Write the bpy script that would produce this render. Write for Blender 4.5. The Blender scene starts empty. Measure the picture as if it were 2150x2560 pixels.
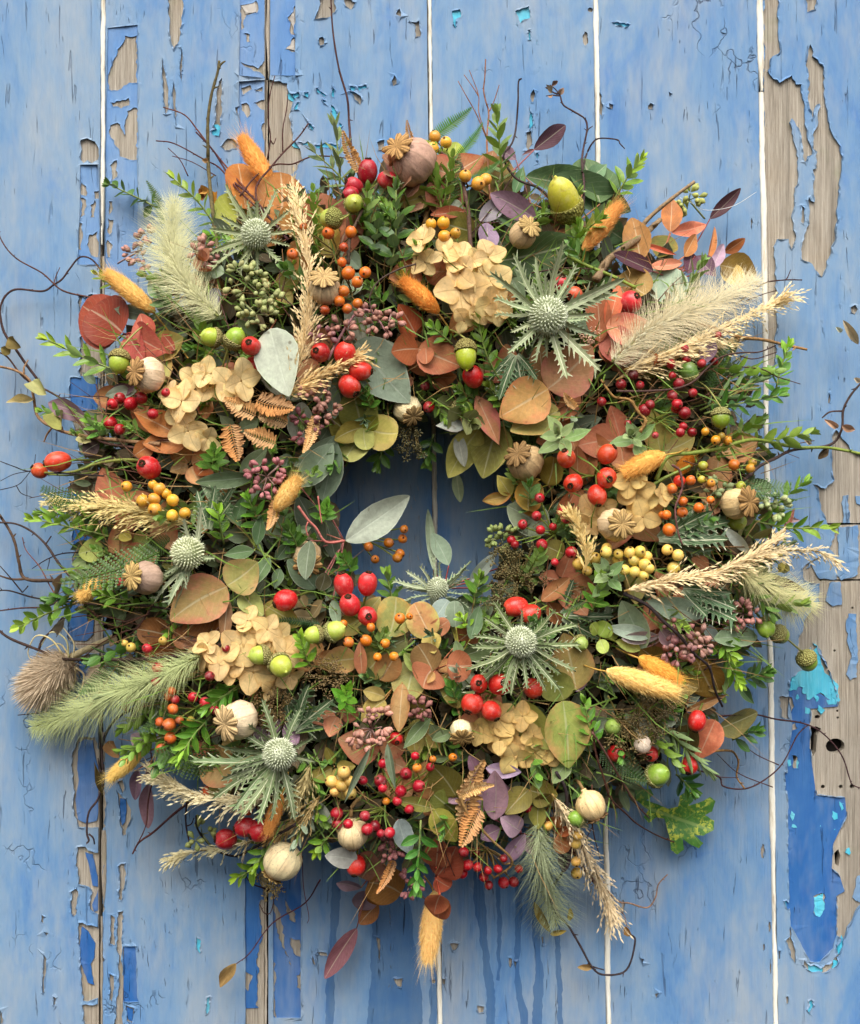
import bpy, math, random
import numpy as np
from mathutils import Vector, Matrix, geometry
R = random.Random(7)
NR = np.random.RandomState(7)
SC = bpy.context.scene
COL = SC.collection
# ---------------------------------------------------------------- camera, sky, sun, exposure
K = 0.00028            # metres per photograph pixel on the door's face
D = 3400.0             # camera distance from the door, in those pixels
CX, CY, ZC = 1075.0, 1280.0, 1.45
cam_d = bpy.data.cameras.new('camera'); cam = bpy.data.objects.new('camera', cam_d); COL.objects.link(cam)
cam.location = (0, -D*K, ZC); cam.rotation_euler = (math.radians(90), 0, 0)
cam_d.sensor_fit = 'VERTICAL'; cam_d.sensor_height = 24; cam_d.lens = 24*D/2560.0
cam_d.clip_start = 0.02; cam_d.clip_end = 100
SC.camera = cam
SUN_EL, SUN_AZ = math.radians(52), math.radians(-20)   # azimuth measured from straight out of the door, minus = left
world = bpy.data.worlds.new('World'); SC.world = world; world.use_nodes = True
wn = world.node_tree.nodes; wl = world.node_tree.links
sky = wn.new('ShaderNodeTexSky'); sky.sky_type = 'NISHITA'; sky.sun_disc = False
sky.sun_elevation = SUN_EL; sky.sun_rotation = math.pi + SUN_AZ
sky.air_density = 1.0; sky.dust_density = 6.0; sky.ozone_density = 1.0
hs = wn.new('ShaderNodeHueSaturation'); hs.inputs['Saturation'].default_value = 0.06   # cloud cover greys the sky
wl.new(sky.outputs[0], hs.inputs['Color'])
bg = wn['Background']; bg.inputs['Strength'].default_value = 0.071
wl.new(hs.outputs[0], bg.inputs['Color'])
sun_d = bpy.data.lights.new('sun', 'SUN'); sun_d.energy = 1.5; sun_d.angle = math.radians(42); sun_d.color = (1.0, 0.94, 0.83)
sun = bpy.data.objects.new('sun', sun_d); COL.objects.link(sun)
sdir = Vector((math.sin(SUN_AZ)*math.cos(SUN_EL), -math.cos(SUN_AZ)*math.cos(SUN_EL), math.sin(SUN_EL)))
sun.rotation_euler = (-sdir).to_track_quat('-Z', 'Y').to_euler(); sun.location = (-0.6, -1.5, 3.2)
SC.view_settings.view_transform = 'Standard'; SC.view_settings.look = 'None'
SC.view_settings.exposure = 1.32; SC.view_settings.gamma = 1.0; SC.view_settings.use_curve_mapping = False
SC.render.engine = 'CYCLES'
SC.cycles.max_bounces = 6; SC.cycles.diffuse_bounces = 4; SC.cycles.glossy_bounces = 2; SC.cycles.transmission_bounces = 3
SC.cycles.use_denoising = True

# ---------------------------------------------------------------- helpers
def lin(h):
    h = h.lstrip('#'); c = [int(h[i:i+2], 16)/255 for i in (0, 2, 4)]
    return tuple((x/12.92 if x <= 0.04045 else ((x+0.055)/1.055)**2.4) for x in c) + (1.0,)
def P(px, py, h=0.0):
    f = (D-h)/D
    return Vector(((px-CX)*K*f, -h*K, ZC-(py-CY)*K*f))
B3 = Matrix(((1, 0, 0), (0, 0, -1), (0, 1, 0)))       # local right / up / out of the door -> world
def sc(h): return K*(D-h)/D
def frame(xd, nrm=Vector((0, 0, 1)), roll=0.0):
    x = Vector(xd).normalized(); n = Vector(nrm)
    n = n - x*n.dot(x)
    if n.length < 1e-4: n = Vector((0, 1, 0)) - x*x.y
    n.normalize(); y = n.cross(x)
    m = Matrix((x, y, n)).transposed()
    return m @ Matrix.Rotation(roll, 3, 'X')
def place(px, py, h, rot=None, s=1.0):
    m = B3 @ (rot if rot is not None else Matrix.Identity(3))
    k = sc(h)
    S = Matrix.Diagonal(Vector((s, s, s) if isinstance(s, (int, float)) else s))*k
    return Matrix.Translation(P(px, py, h)) @ (m @ S).to_4x4()
WC = (1058.0, 1290.0)
def rad(px, py): return math.hypot(px-WC[0], py-WC[1])
def dome(px, py):
    r = rad(px, py)
    t = 1-((r-560)/(415 if r > 560 else 520))**2
    return 48 + 290*math.sqrt(max(0.0, t))
WM = {}
def empty(name, px, py, h):
    o = bpy.data.objects.new(name, None); COL.objects.link(o); o.empty_display_size = 0.005
    o.location = P(px, py, h); WM[o.name] = Matrix.Translation(o.location); return o
def add(name, mesh, parent, M, color=None, tint=None, kind=None):
    o = bpy.data.objects.new(name, mesh); COL.objects.link(o)
    if parent is not None:
        o.parent = parent; o.matrix_basis = WM[parent.name].inverted() @ M
    else: o.matrix_basis = M
    WM[o.name] = M
    if color is not None: o.color = color if len(color) == 4 else tuple(color)+(1,)
    o['tint'] = [float(c) for c in (tint if tint is not None else (color if color is not None else (1, 1, 1, 1)))[:3]]
    if kind: o['kind'] = kind
    return o
THINGS = []
def tag(o, label, cat, group=None, px=None, py=None):
    o['label'] = label; o['category'] = cat
    if group: o['group'] = group
    THINGS.append([o, px, py]); return o
def jit(c, a=0.12, hue=0.05, rnd=R):
    k = 1+rnd.uniform(-a, a)
    return tuple(max(0.0, c[i]*k*(1+rnd.uniform(-hue, hue))) for i in range(3))+(1.0,)

class MB:
    def __init__(s): s.v = []; s.f = []; s.uv = []
    def add(s, vs, fs, uvs=None):
        b = len(s.v); s.v.extend([tuple(p) for p in vs]); s.f.extend([tuple(i+b for i in f) for f in fs])
        s.uv.extend(uvs if uvs is not None else [(0.5, 0.5)]*len(vs))
    def build(s, name, mat, smooth=True):
        me = bpy.data.meshes.new(name); me.from_pydata(s.v, [], s.f)
        uvl = me.uv_layers.new(name='UVMap')
        idx = np.empty(len(me.loops), dtype=np.int32); me.loops.foreach_get('vertex_index', idx)
        uvl.data.foreach_set('uv', np.asarray(s.uv, dtype=np.float32)[idx].ravel())
        if smooth: me.polygons.foreach_set('use_smooth', [True]*len(me.polygons))
        me.materials.append(mat); me.update(); return me

def catmull(pts, n=6):
    pts = [Vector(p) for p in pts]
    if len(pts) < 3: 
        a, b = pts[0], pts[-1]; return [a.lerp(b, i/n) for i in range(n+1)]
    out = []; q = [pts[0]*2-pts[1]]+pts+[pts[-1]*2-pts[-2]]
    for i in range(1, len(q)-2):
        p0, p1, p2, p3 = q[i-1:i+3]
        for j in range(n):
            t = j/n
            out.append(0.5*((2*p1)+(p2-p0)*t+(2*p0-5*p1+4*p2-p3)*t*t+(3*p1-p0-3*p2+p3)*t**3))
    out.append(pts[-1]); return out
def tube(mb, pts, r0, r1=None, ns=6, wob=0.0, cap=True, rnd=R):
    r1 = r0 if r1 is None else r1
    n = len(pts); vs = []; uvs = []; fs = []
    up = Vector((0.31, 0.2, 0.93))
    for i, p in enumerate(pts):
        d = (pts[min(i+1, n-1)]-pts[max(i-1, 0)])
        d = d.normalized() if d.length > 1e-9 else Vector((1, 0, 0))
        a = d.cross(up); a = a.normalized() if a.length > 1e-5 else Vector((1, 0, 0)); b = d.cross(a)
        rr = (r0+(r1-r0)*i/(n-1))*(1+rnd.uniform(-wob, wob))
        for j in range(ns):
            t = 2*math.pi*j/ns; vs.append(p+(a*math.cos(t)+b*math.sin(t))*rr); uvs.append((i/(n-1), j/ns))
    for i in range(n-1):
        for j in range(ns):
            k = (j+1) % ns; fs.append((i*ns+j, i*ns+k, (i+1)*ns+k, (i+1)*ns+j))
    if cap: fs.append(tuple(range(ns))[::-1]); fs.append(tuple((n-1)*ns+j for j in range(ns)))
    mb.add(vs, fs, uvs)
def lathe(mb, prof, ns=16, rib=None, M=None):
    """prof: (x along axis, radius) points; axis = +x"""
    vs = []; uvs = []; fs = []; n = len(prof)
    for i, (x, r) in enumerate(prof):
        for j in range(ns):
            t = 2*math.pi*j/ns; q = r*(rib(i/(n-1), t) if rib else 1)
            vs.append(Vector((x, q*math.cos(t), q*math.sin(t)))); uvs.append((i/(n-1), j/ns))
    for i in range(n-1):
        for j in range(ns):
            k = (j+1) % ns; fs.append((i*ns+k, i*ns+j, (i+1)*ns+j, (i+1)*ns+k))
    fs.append(tuple(range(ns))); fs.append(tuple((n-1)*ns+j for j in range(ns))[::-1])
    if M is not None: vs = [M @ v for v in vs]
    mb.add(vs, fs, uvs)
def hairs(mb, p, d, L, w, bend, rs=NR, out=None):
    """numpy: p,d,bend (N,3), L (N,), w width"""
    N = len(p); rv = rs.normal(size=(N, 3)); s = np.cross(d, rv if out is None else out+rv*.25); s /= np.linalg.norm(s, axis=1, keepdims=True)+1e-9
    s = s*w*0.5; L = L[:, None]
    p1 = p+d*L*0.5+bend*L*0.25; p2 = p+d*L+bend*L
    V = np.stack([p-s, p+s, p1-s*.8, p1+s*.8, p2], axis=1).reshape(-1, 3)
    b = len(mb.v); mb.v.extend(map(tuple, V.tolist()))
    mb.uv.extend([(0, 0), (0, 1), (.5, 0), (.5, 1), (1, .5)]*N)
    for i in range(N):
        o = b+i*5; mb.f.append((o, o+1, o+3, o+2)); mb.f.append((o+2, o+3, o+4))

# ---------------------------------------------------------------- materials
class NT:
    def __init__(s, name):
        s.m = bpy.data.materials.new(name); s.m.use_nodes = True; s.t = s.m.node_tree; s.n = s.t.nodes; s.l = s.t.links
        s.b = s.n['Principled BSDF']; s.out = s.n['Material Output']
    def node(s, typ, **kw):
        x = s.n.new(typ)
        for k, v in kw.items():
            if k.startswith('i_'): 
                key = k[2:]; key = int(key) if key.isdigit() else key.replace('_', ' ')
                s.set(x.inputs[key], v)
            else: setattr(x, k, v)
        return x
    def set(s, inp, v):
        if hasattr(v, 'is_linked') or isinstance(v, bpy.types.NodeSocket): s.l.new(v, inp)
        else: inp.default_value = v
    def math(s, op, a, b=0.0, c=None, clamp=False):
        x = s.n.new('ShaderNodeMath'); x.operation = op; x.use_clamp = clamp
        s.set(x.inputs[0], a); s.set(x.inputs[1], b)
        if c is not None: s.set(x.inputs[2], c)
        return x.outputs[0]
    def mix(s, f, a, b, bt='MIX'):
        x = s.n.new('ShaderNodeMixRGB'); x.blend_type = bt; s.set(x.inputs[0], f); s.set(x.inputs[1], a); s.set(x.inputs[2], b); return x.outputs[0]
    def noise(s, vec, scale, detail=4, rough=0.6, dist=0.0):
        x = s.n.new('ShaderNodeTexNoise'); s.l.new(vec, x.inputs['Vector']); x.inputs['Scale'].default_value = scale
        x.inputs['Detail'].default_value = detail; x.inputs['Roughness'].default_value = rough; x.inputs['Distortion'].default_value = dist; return x.outputs['Fac']
    def ramp(s, f, stops):
        x = s.n.new('ShaderNodeValToRGB'); s.l.new(f, x.inputs[0]); e = x.color_ramp.elements
        while len(e) < len(stops): e.new(0.5)
        for i, (p, c) in enumerate(stops):
            e[i].position = p; e[i].color = c if not isinstance(c, (int, float)) else (c, c, c, 1)
        return x.outputs[0]
    def mapr(s, f, a, b, c=0.0, d=1.0):
        x = s.n.new('ShaderNodeMapRange'); s.l.new(f, x.inputs[0])
        for i, v in enumerate((a, b, c, d)): x.inputs[i+1].default_value = v
        return x.outputs[0]
    def bump(s, h, strength=0.3, dist=0.001, nrm=None):
        x = s.n.new('ShaderNodeBump'); s.l.new(h, x.inputs['Height']); x.inputs['Strength'].default_value = strength; x.inputs['Distance'].default_value = dist
        if nrm is not None: s.l.new(nrm, x.inputs['Normal'])
        return x.outputs[0]
    def vmul(s, v, k):
        x = s.n.new('ShaderNodeVectorMath'); x.operation = 'MULTIPLY'; s.l.new(v, x.inputs[0]); x.inputs[1].default_value = k; return x.outputs[0]
    def pos(s): return s.n.new('ShaderNodeNewGeometry').outputs['Position']
    def objcol(s):
        s.oi = s.n.new('ShaderNodeObjectInfo'); return s.oi.outputs['Color']
    def tintcol(s):
        x = s.n.new('ShaderNodeAttribute'); x.attribute_type = 'OBJECT'; x.attribute_name = 'tint'; return x.outputs['Color']
    def uv(s):
        t = s.n.new('ShaderNodeTexCoord'); sp = s.n.new('ShaderNodeSeparateXYZ'); s.l.new(t.outputs['UV'], sp.inputs[0]); return sp.outputs[0], sp.outputs[1]
    def fin(s, col=None, rough=0.5, nrm=None, spec=None, trans=0.0, sss=0.0):
        if col is not None: s.set(s.b.inputs['Base Color'], col)
        s.set(s.b.inputs['Roughness'], rough)
        if spec is not None: s.set(s.b.inputs['Specular IOR Level'], spec)
        if nrm is not None: s.l.new(nrm, s.b.inputs['Normal'])
        if sss: 
            s.b.inputs['Subsurface Weight'].default_value = sss; s.b.inputs['Subsurface Radius'].default_value = (1.0, 0.5, 0.3); s.b.inputs['Subsurface Scale'].default_value = 0.0015
        if trans:
            t = s.n.new('ShaderNodeBsdfTranslucent'); s.set(t.inputs[0], col)
            m = s.n.new('ShaderNodeMixShader'); m.inputs[0].default_value = trans
            s.l.new(s.b.outputs[0], m.inputs[1]); s.l.new(t.outputs[0], m.inputs[2]); s.l.new(m.outputs[0], s.out.inputs[0])
        return s.m

def mat_leaf(name, vein=0.25, rough=0.5, spec=0.35, trans=0.18, edge=(0.25, 0.5), blot=0.5, veinpale=(0.75, 0.72, 0.5, 1), nveins=9.0, rimpale=0.0, waxy=0.0):
    n = NT(name); c = n.objcol(); t = n.tintcol(); u, v = n.uv(); p = n.pos()
    n1 = n.noise(p, 95, 4, 0.65, 0.4); n2 = n.noise(p, 420, 4, 0.6)
    av = n.math('ABSOLUTE', n.math('SUBTRACT', v, 0.5))
    em = n.mapr(n.math('ADD', av, n.math('MULTIPLY', n.math('SUBTRACT', n1, 0.5), 0.6)), edge[0], edge[1])
    col = n.mix(em, c, t)
    col = n.mix(n.mapr(n1, 0.48, 0.72, 0, blot), col, t)
    col = n.mix(1.0, col, n.ramp(n1, [(0.25, 0.80), (0.75, 1.25)]), 'MULTIPLY')
    col = n.mix(1.0, col, n.ramp(n2, [(0.3, 0.9), (0.7, 1.14)]), 'MULTIPLY')
    mid = n.mapr(av, 0.012, 0.035, 1.0, 0.0)
    sv = n.math('SINE', n.math('MULTIPLY', n.math('SUBTRACT', n.math('MULTIPLY', u, nveins), n.math('MULTIPLY', av, nveins*0.8)), 6.283))
    svm = n.mapr(sv, 0.93, 1.0, 0.0, 0.3)
    vm = n.math('MAXIMUM', mid, svm)
    col = n.mix(n.math('MULTIPLY', vm, vein), col, veinpale)
    if rimpale: col = n.mix(n.mapr(av, 0.46, 0.495, 0, rimpale), col, (0.75, 0.75, 0.6, 1))
    # small brown spots and blemishes
    vo = n.node('ShaderNodeTexVoronoi', i_Scale=150.0); n.l.new(p, vo.inputs['Vector'])
    spot = n.math('MULTIPLY', n.mapr(vo.outputs['Distance'], 0.10, 0.22, 1, 0), n.mapr(n.noise(p, 60, 2), 0.55, 0.68))
    col = n.mix(n.math('MULTIPLY', spot, 0.65), col, (0.09, 0.05, 0.02, 1))
    bk = n.n.new('ShaderNodeNewGeometry').outputs['Backfacing']
    col = n.mix(n.math('MULTIPLY', bk, 0.35), col, n.mix(0.5, col, (0.42, 0.46, 0.36, 1)))
    h = n.math('SUBTRACT', n.math('MULTIPLY', n2, 0.5), n.math('MULTIPLY', vm, 0.5))
    rg = n.mapr(n1, 0.3, 0.7, rough-0.1, rough+0.15)
    return n.fin(col, rg, n.bump(h, 0.35, 0.0006), spec, trans)
M = {}
M['euc'] = mat_leaf('eucalyptus_leaf', 0.26, 0.55, 0.28, 0.12, (0.28, 0.6), 0.6)
M['sage'] = mat_leaf('sage_leaf', 0.22, 0.62, 0.22, 0.1, (0.35, 0.7), 0.35, (0.62, 0.66, 0.55, 1), 8, 0.3)
M['box'] = mat_leaf('small_glossy_leaf', 0.3, 0.36, 0.5, 0.15, (0.3, 0.7), 0.3, (0.4, 0.5, 0.12, 1), 6)
M['fern'] = mat_leaf('fern_leaf', 0.12, 0.5, 0.3, 0.2, (0.3, 0.7), 0.3, (0.4, 0.5, 0.15, 1), 3)
M['dry'] = mat_leaf('dry_leaf', 0.25, 0.7, 0.15, 0.15, (0.3, 0.6), 0.6, (0.5, 0.35, 0.18, 1), 8)
M['petal'] = mat_leaf('papery_petal', 0.45, 0.8, 0.08, 0.3, (0.34, 0.62), 0.45, (0.40, 0.26, 0.11, 1), 7)
def mat_bract():
    n = NT('spiny_bract'); c = n.objcol(); u, v = n.uv(); p = n.pos()
    av = n.math('ABSOLUTE', n.math('SUBTRACT', v, 0.5)); n1 = n.noise(p, 260, 4)
    sv = n.math('SINE', n.math('MULTIPLY', n.math('SUBTRACT', n.math('MULTIPLY', u, 7.0), n.math('MULTIPLY', av, 4.0)), 6.283))
    m = n.math('MAXIMUM', n.mapr(av, 0.02, 0.07, 1, 0), n.mapr(av, 0.42, 0.48, 0, 1))
    m = n.math('MAXIMUM', m, n.mapr(sv, 0.9, 1.0, 0, 0.45))
    col = n.mix(1.0, c, n.ramp(n1, [(0.3, 0.7), (0.7, 1.2)]), 'MULTIPLY')
    col = n.mix(n.math('MULTIPLY', m, 0.9), col, lin('d8d8b8'))
    col = n.mix(n.mapr(u, 0.0, 0.2, 0.6, 0), col, lin('c9d2b2'))
    return n.fin(col, 0.5, n.bump(m, 0.3, 0.0006), 0.3, 0.1)
M['bract'] = mat_bract()
def mat_simple(name, rough=0.5, spec=0.4, nscale=300, lo=0.75, hi=1.2, bump=0.2, bd=0.0005, sss=0.0, trans=0.0, stretch=None, detail=4):
    n = NT(name); c = n.objcol(); p = n.pos()
    if stretch: p = n.vmul(n.n.new('ShaderNodeTexCoord').outputs['Object'], stretch)
    n1 = n.noise(p, nscale, detail)
    col = n.mix(1.0, c, n.ramp(n1, [(0.3, lo), (0.7, hi)]), 'MULTIPLY')
    return n.fin(col, rough, n.bump(n1, bump, bd), spec, trans, sss)
def mat_fruit(name, rough, spec, gloss_var=0.1):
    n = NT(name); c = n.objcol(); t = n.tintcol(); p = n.pos(); u, v = n.uv()
    n1 = n.noise(p, 60, 3); n2 = n.noise(p, 700, 3)
    col = n.mix(n.mapr(n1, 0.45, 0.75, 0, 0.7), c, t)
    col = n.mix(n.mapr(u, 0.72, 1.0, 0, 0.55), col, t)
    col = n.mix(1.0, col, n.ramp(n2, [(0.3, 0.88), (0.7, 1.08)]), 'MULTIPLY')
    col = n.mix(n.mapr(n.noise(p, 240, 4, 0.7), 0.5, 0.75, 0, 0.22), col, (0.62, 0.55, 0.52, 1))
    col = n.mix(n.mapr(n.noise(p, 130, 3), 0.62, 0.72, 0, 0.45), col, n.mix(1.0, col, (0.45, 0.32, 0.3, 1), 'MULTIPLY'))
    sp = n.mapr(n.noise(p, 1500, 1), 0.70, 0.76, 0, 0.6)
    col = n.mix(sp, col, (0.75, 0.5, 0.3, 1))
    return n.fin(col, n.mapr(n1, 0.3, 0.7, rough-gloss_var, rough+gloss_var), n.bump(n2, 0.06, 0.0004), spec, 0, 0.12)
M['hip'] = mat_fruit('rose_hip_skin', 0.36, 0.42, 0.12)
M['berry'] = mat_fruit('berry_skin', 0.36, 0.42, 0.14)
M['acorn'] = mat_fruit('acorn_skin', 0.34, 0.42)
M['calyx'] = mat_simple('dry_calyx', 0.85, 0.1, 900, 0.5, 1.4, 0.5)
M['stem'] = mat_simple('green_stem', 0.5, 0.3, 500, 0.7, 1.25, 0.25)
M['bark'] = mat_simple('twig_bark', 0.7, 0.25, 420, 0.55, 1.35, 0.6, 0.0012)
M['pod'] = mat_simple('seed_pod', 0.6, 0.25, 500, 0.75, 1.2, 0.2)
M['straw'] = mat_simple('dry_straw', 0.65, 0.25, 350, 0.7, 1.2, 0.15, 0.0004, 0, 0.15)
M['fluff'] = mat_simple('soft_fluff', 0.9, 0.05, 700, 0.85, 1.12, 0.0, 0.001, 0, 0.2)
M['grass'] = mat_simple('grass_bristle', 0.7, 0.15, 130, 0.85, 1.15, 0.0, 0.0004, 0, 0.25)
M['moss'] = mat_simple('moss', 0.95, 0.05, 380, 0.4, 1.5, 1.0, 0.004)
def mat_poppy():
    n = NT('dry_poppy_pod'); c = n.objcol(); t = n.tintcol(); p = n.pos()
    tc = n.n.new('ShaderNodeTexCoord').outputs['Object']
    st = n.noise(n.vmul(tc, (1.0, 5, 5)), 1.6, 6, 0.65); bl = n.noise(p, 55, 4, 0.6); sp = n.noise(p, 900, 3)
    col = n.mix(n.mapr(bl, 0.38, 0.68, 0, 0.9), c, t)
    col = n.mix(1.0, col, n.ramp(st, [(0.3, 0.8), (0.72, 1.14)]), 'MULTIPLY')
    u, v = n.uv(); rb = n.math('COSINE', n.math('MULTIPLY', v, 62.83)); col = n.mix(n.mapr(rb, 0.80, 1.0, 0, 0.35), col, (0.16, 0.10, 0.05, 1))
    col = n.mix(n.mapr(sp, 0.62, 0.7, 0, 0.5), col, (0.12, 0.07, 0.03, 1))
    return n.fin(col, 0.62, n.bump(st, 0.4, 0.0015), 0.3)
M['poppy'] = mat_poppy()
def mat_crown():
    n = NT('poppy_crown_disc'); c = n.objcol(); u, v = n.uv(); p = n.pos()
    d = n.math('MAXIMUM', n.mapr(v, 0.06, 0.26, 1.0, 0.0), n.mapr(v, 0.8, 1.0, 0.0, 0.8))
    col = n.mix(n.math('MULTIPLY', d, 0.8), c, (0.085, 0.045, 0.018, 1))
    col = n.mix(1.0, col, n.ramp(n.noise(p, 700, 4), [(0.3, 0.7), (0.7, 1.2)]), 'MULTIPLY')
    return n.fin(col, 0.7, n.bump(n.noise(p, 900, 3), 0.4, 0.0006), 0.2)
M['crown'] = mat_crown()
def mat_cap():
    n = NT('acorn_cup'); c = n.objcol(); tc = n.n.new('ShaderNodeTexCoord').outputs['Object']
    vo = n.node('ShaderNodeTexVoronoi', i_Scale=6.5); n.l.new(tc, vo.inputs['Vector']); d = vo.outputs['Distance']
    col = n.mix(n.mapr(d, 0.1, 0.6), n.mix(1.0, c, (1.9, 1.85, 1.7, 1), 'MULTIPLY'), n.mix(1.0, c, (0.7, 0.62, 0.5, 1), 'MULTIPLY'))
    return n.fin(col, 0.8, n.bump(n.math('MULTIPLY', d, -1.0), 0.9, 0.0016), 0.15)
M['cap'] = mat_cap()
# --- door
def mat_wood():
    n = NT('weathered_wood'); p = n.pos()
    g = n.noise(n.vmul(p, (1.0, 1.0, 0.022)), 1500, 5, 0.7, 0.1); g2 = n.noise(n.vmul(p, (1, 1, 0.02)), 150, 3, 0.6, 0.3); b = n.noise(p, 14, 5, 0.62)
    col = n.ramp(g, [(0.25, lin('5c544a')), (0.38, lin('958b7e')), (0.58, lin('b4aa9c')), (0.8, lin('cdc5b8'))])
    col = n.mix(n.mapr(b, 0.5, 0.75, 0, 0.4), col, n.mix(1.0, col, (1.1, 0.92, 0.7, 1), 'MULTIPLY'))
    col = n.mix(n.mapr(n.noise(p, 30, 4), 0.58, 0.75, 0, 0.45), col, n.mix(1.0, col, (0.62, 0.78, 0.55, 1), 'MULTIPLY'))
    col = n.mix(1.0, col, n.ramp(g2, [(0.3, 0.72), (0.6, 1.1)]), 'MULTIPLY')
    return n.fin(col, 0.9, n.bump(n.math('ADD', g, g2), 0.75, 0.0018), 0.1)
M['wood'] = mat_wood()
def mat_paint(name, stops, crack=0.5, wet=1.0, rough=0.55, chalk=0.72, ck=0.0):
    n = NT(name); p = n.pos()
    b = n.noise(n.vmul(p, (1.0, 1.0, 0.5)), 11, 5, 0.68, 0.8); f = n.noise(n.vmul(p, (1, 1, 0.25)), 60, 4, 0.7, 0.4)
    s = n.math('ADD', n.math('MULTIPLY', b, 0.72), n.math('MULTIPLY', f, 0.28))
    col = n.ramp(s, stops)
    st_ = n.noise(n.vmul(p, (1, 1, 0.10)), 130, 6, 0.75, 0.3); col = n.mix(n.mapr(st_, 0.46, 0.70, 0, 0.8), col, n.mix(1.0, col, (0.80, 0.88, 0.98, 1), 'MULTIPLY'))
    rub = n.math('MULTIPLY', n.mapr(n.noise(n.vmul(p, (1, 1, 0.6)), 17, 6, 0.72, 1.2), 0.58, 0.68), 0.45); col = n.mix(rub, col, n.mix(1.0, col, (0.62, 0.80, 1.06, 1), 'MULTIPLY'))
    # chalky scuffs
    col = n.mix(n.mapr(n.noise(n.vmul(p, (1, 1, 0.3)), 26, 4, 0.72), 0.46, 0.68, 0, chalk), col, lin('97a3b0'))
    col = n.mix(n.mapr(n.noise(p, 900, 2), 0.70, 0.76, 0, 0.6), col, lin('5d6f92'))
    # hairline cracks that follow the grain
    c1 = n.noise(n.vmul(p, (1, 1, 0.075)), 300, 3, 0.55, 0.9); c2 = n.noise(p, 24, 3)
    cm = n.math('MULTIPLY', n.mapr(c1, 0.658-ck, 0.70-ck, 0, 1), n.mapr(c2, 0.38, 0.56, 0.2, 1))
    col = n.mix(n.math('MULTIPLY', cm, crack), col, lin('2f3a52'))
    vo = n.node('ShaderNodeTexVoronoi', feature='DISTANCE_TO_EDGE', i_Scale=55.0)
    wv = n.node('ShaderNodeVectorMath', operation='ADD'); n.l.new(n.vmul(p, (1, 1, 0.5)), wv.inputs[0])
    nx = n.node('ShaderNodeTexNoise', i_Scale=70.0); n.l.new(p, nx.inputs['Vector']); n.l.new(n.vmul(nx.outputs['Color'], (0.02, 0.02, 0.02)), wv.inputs[1]); n.l.new(wv.outputs[0], vo.inputs['Vector'])
    vm = n.math('MULTIPLY', n.mapr(vo.outputs['Distance'], 0.008, 0.022, 1, 0), n.mapr(n.noise(p, 12, 3), 0.60, 0.68))
    col = n.mix(n.math('MULTIPLY', vm, 0.5), col, lin('39465f'))
    col = n.mix(1.0, col, (0.99, 0.95, 0.90, 1), 'MULTIPLY')
    if wet != 1.0: col = n.mix(1.0, col, (wet*0.82, wet*0.95, wet*1.1, 1), 'MULTIPLY')
    gr = n.noise(n.vmul(p, (1, 1, 0.035)), 420, 5, 0.68)
    h = n.math('SUBTRACT', n.math('ADD', n.math('MULTIPLY', gr, 0.5), n.math('MULTIPLY', f, 0.4)), n.math('MULTIPLY', n.math('ADD', cm, vm), 0.9))
    return n.fin(col, rough, n.bump(h, 0.85, 0.0015), 0.3)
M['paint'] = mat_paint('blue_paint', [(0.32, lin('4c78b2')), (0.42, lin('5f88b8')), (0.51, lin('7092b8')), (0.60, lin('7f99b6')), (0.70, lin('8d9eb2'))])
M['paint_wet'] = mat_paint('wet_blue_paint', [(0.32, lin('4c78b2')), (0.42, lin('5f88b8')), (0.51, lin('7092b8')), (0.60, lin('7f99b6')), (0.70, lin('8d9eb2'))], 0.8, 0.66, 0.3, 0.25)
M['paint_mid'] = mat_paint('older_blue_paint', [(0.30, lin('4272b2')), (0.5, lin('5a86be')), (0.7, lin('7898c0'))], 0.5, 1.0, 0.5, 0.35)
M['paint_deep'] = mat_paint('deep_blue_paint', [(0.30, lin('22549a')), (0.5, lin('2f64a8')), (0.7, lin('4a78b2'))], 0.45, 1.0, 0.42, 0.38)
M['paint_turq'] = mat_paint('turquoise_paint', [(0.30, lin('28a0c8')), (0.5, lin('46b8d8')), (0.7, lin('8fd4e4'))], 0.35, 1.0, 0.5, 0.2)
M['primer'] = mat_paint('pale_primer', [(0.30, lin('9a948c')), (0.5, lin('b8b2ac')), (0.7, lin('ccd0d6'))], 0.35, 1.0, 0.7, 0.3)
def mat_caulk():
    n = NT('white_filler'); p = n.pos(); f = n.noise(n.vmul(p, (1, 1, 0.15)), 260, 5, 0.65)
    col = n.ramp(f, [(0.3, lin('b9ab95')), (0.45, lin('e2dccd')), (0.7, lin('f2eee4'))])
    return n.fin(col, 0.7, n.bump(f, 0.5, 0.001), 0.25)
M['caulk'] = mat_caulk()
n = NT('dark_gap'); M['dark'] = n.fin((0.012, 0.010, 0.009, 1), 0.9, None, 0.1)
# ---------------------------------------------------------------- the door
DR = random.Random(21)
def rag(poly, amp=3.0, step=8.0, rnd=DR):
    out = []
    n = len(poly)
    for i in range(n):
        a = poly[i]; b = poly[(i+1) % n]; L = math.hypot(b[0]-a[0], b[1]-a[1]); k = max(1, int(L/step))
        nx, ny = (-(b[1]-a[1])/max(L, 1e-6), (b[0]-a[0])/max(L, 1e-6))
        w = 0.0
        for j in range(k):
            t = j/k; w = w*0.55+rnd.uniform(-1, 1)*amp
            if j == 0: w *= 0.3
            out.append((a[0]+(b[0]-a[0])*t+nx*w, a[1]+(b[1]-a[1])*t+ny*w))
    return out
def xf(s, ox, oy, pts): return [(ox+s*x, oy+s*y) for x, y in pts]
def c1(*p): return xf(.3118, 0, 100, p)
def c2(*p): return xf(.3118, 500, 100, p)
def c4(*p): return xf(.3685, 1500, 100, p)
def d4(*p): return xf(.3685, 1500, 650, p)
def e4(*p): return xf(.3685, 1500, 1200, p)
def g1(*p): return xf(.3118, 150, 1750, p)
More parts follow.
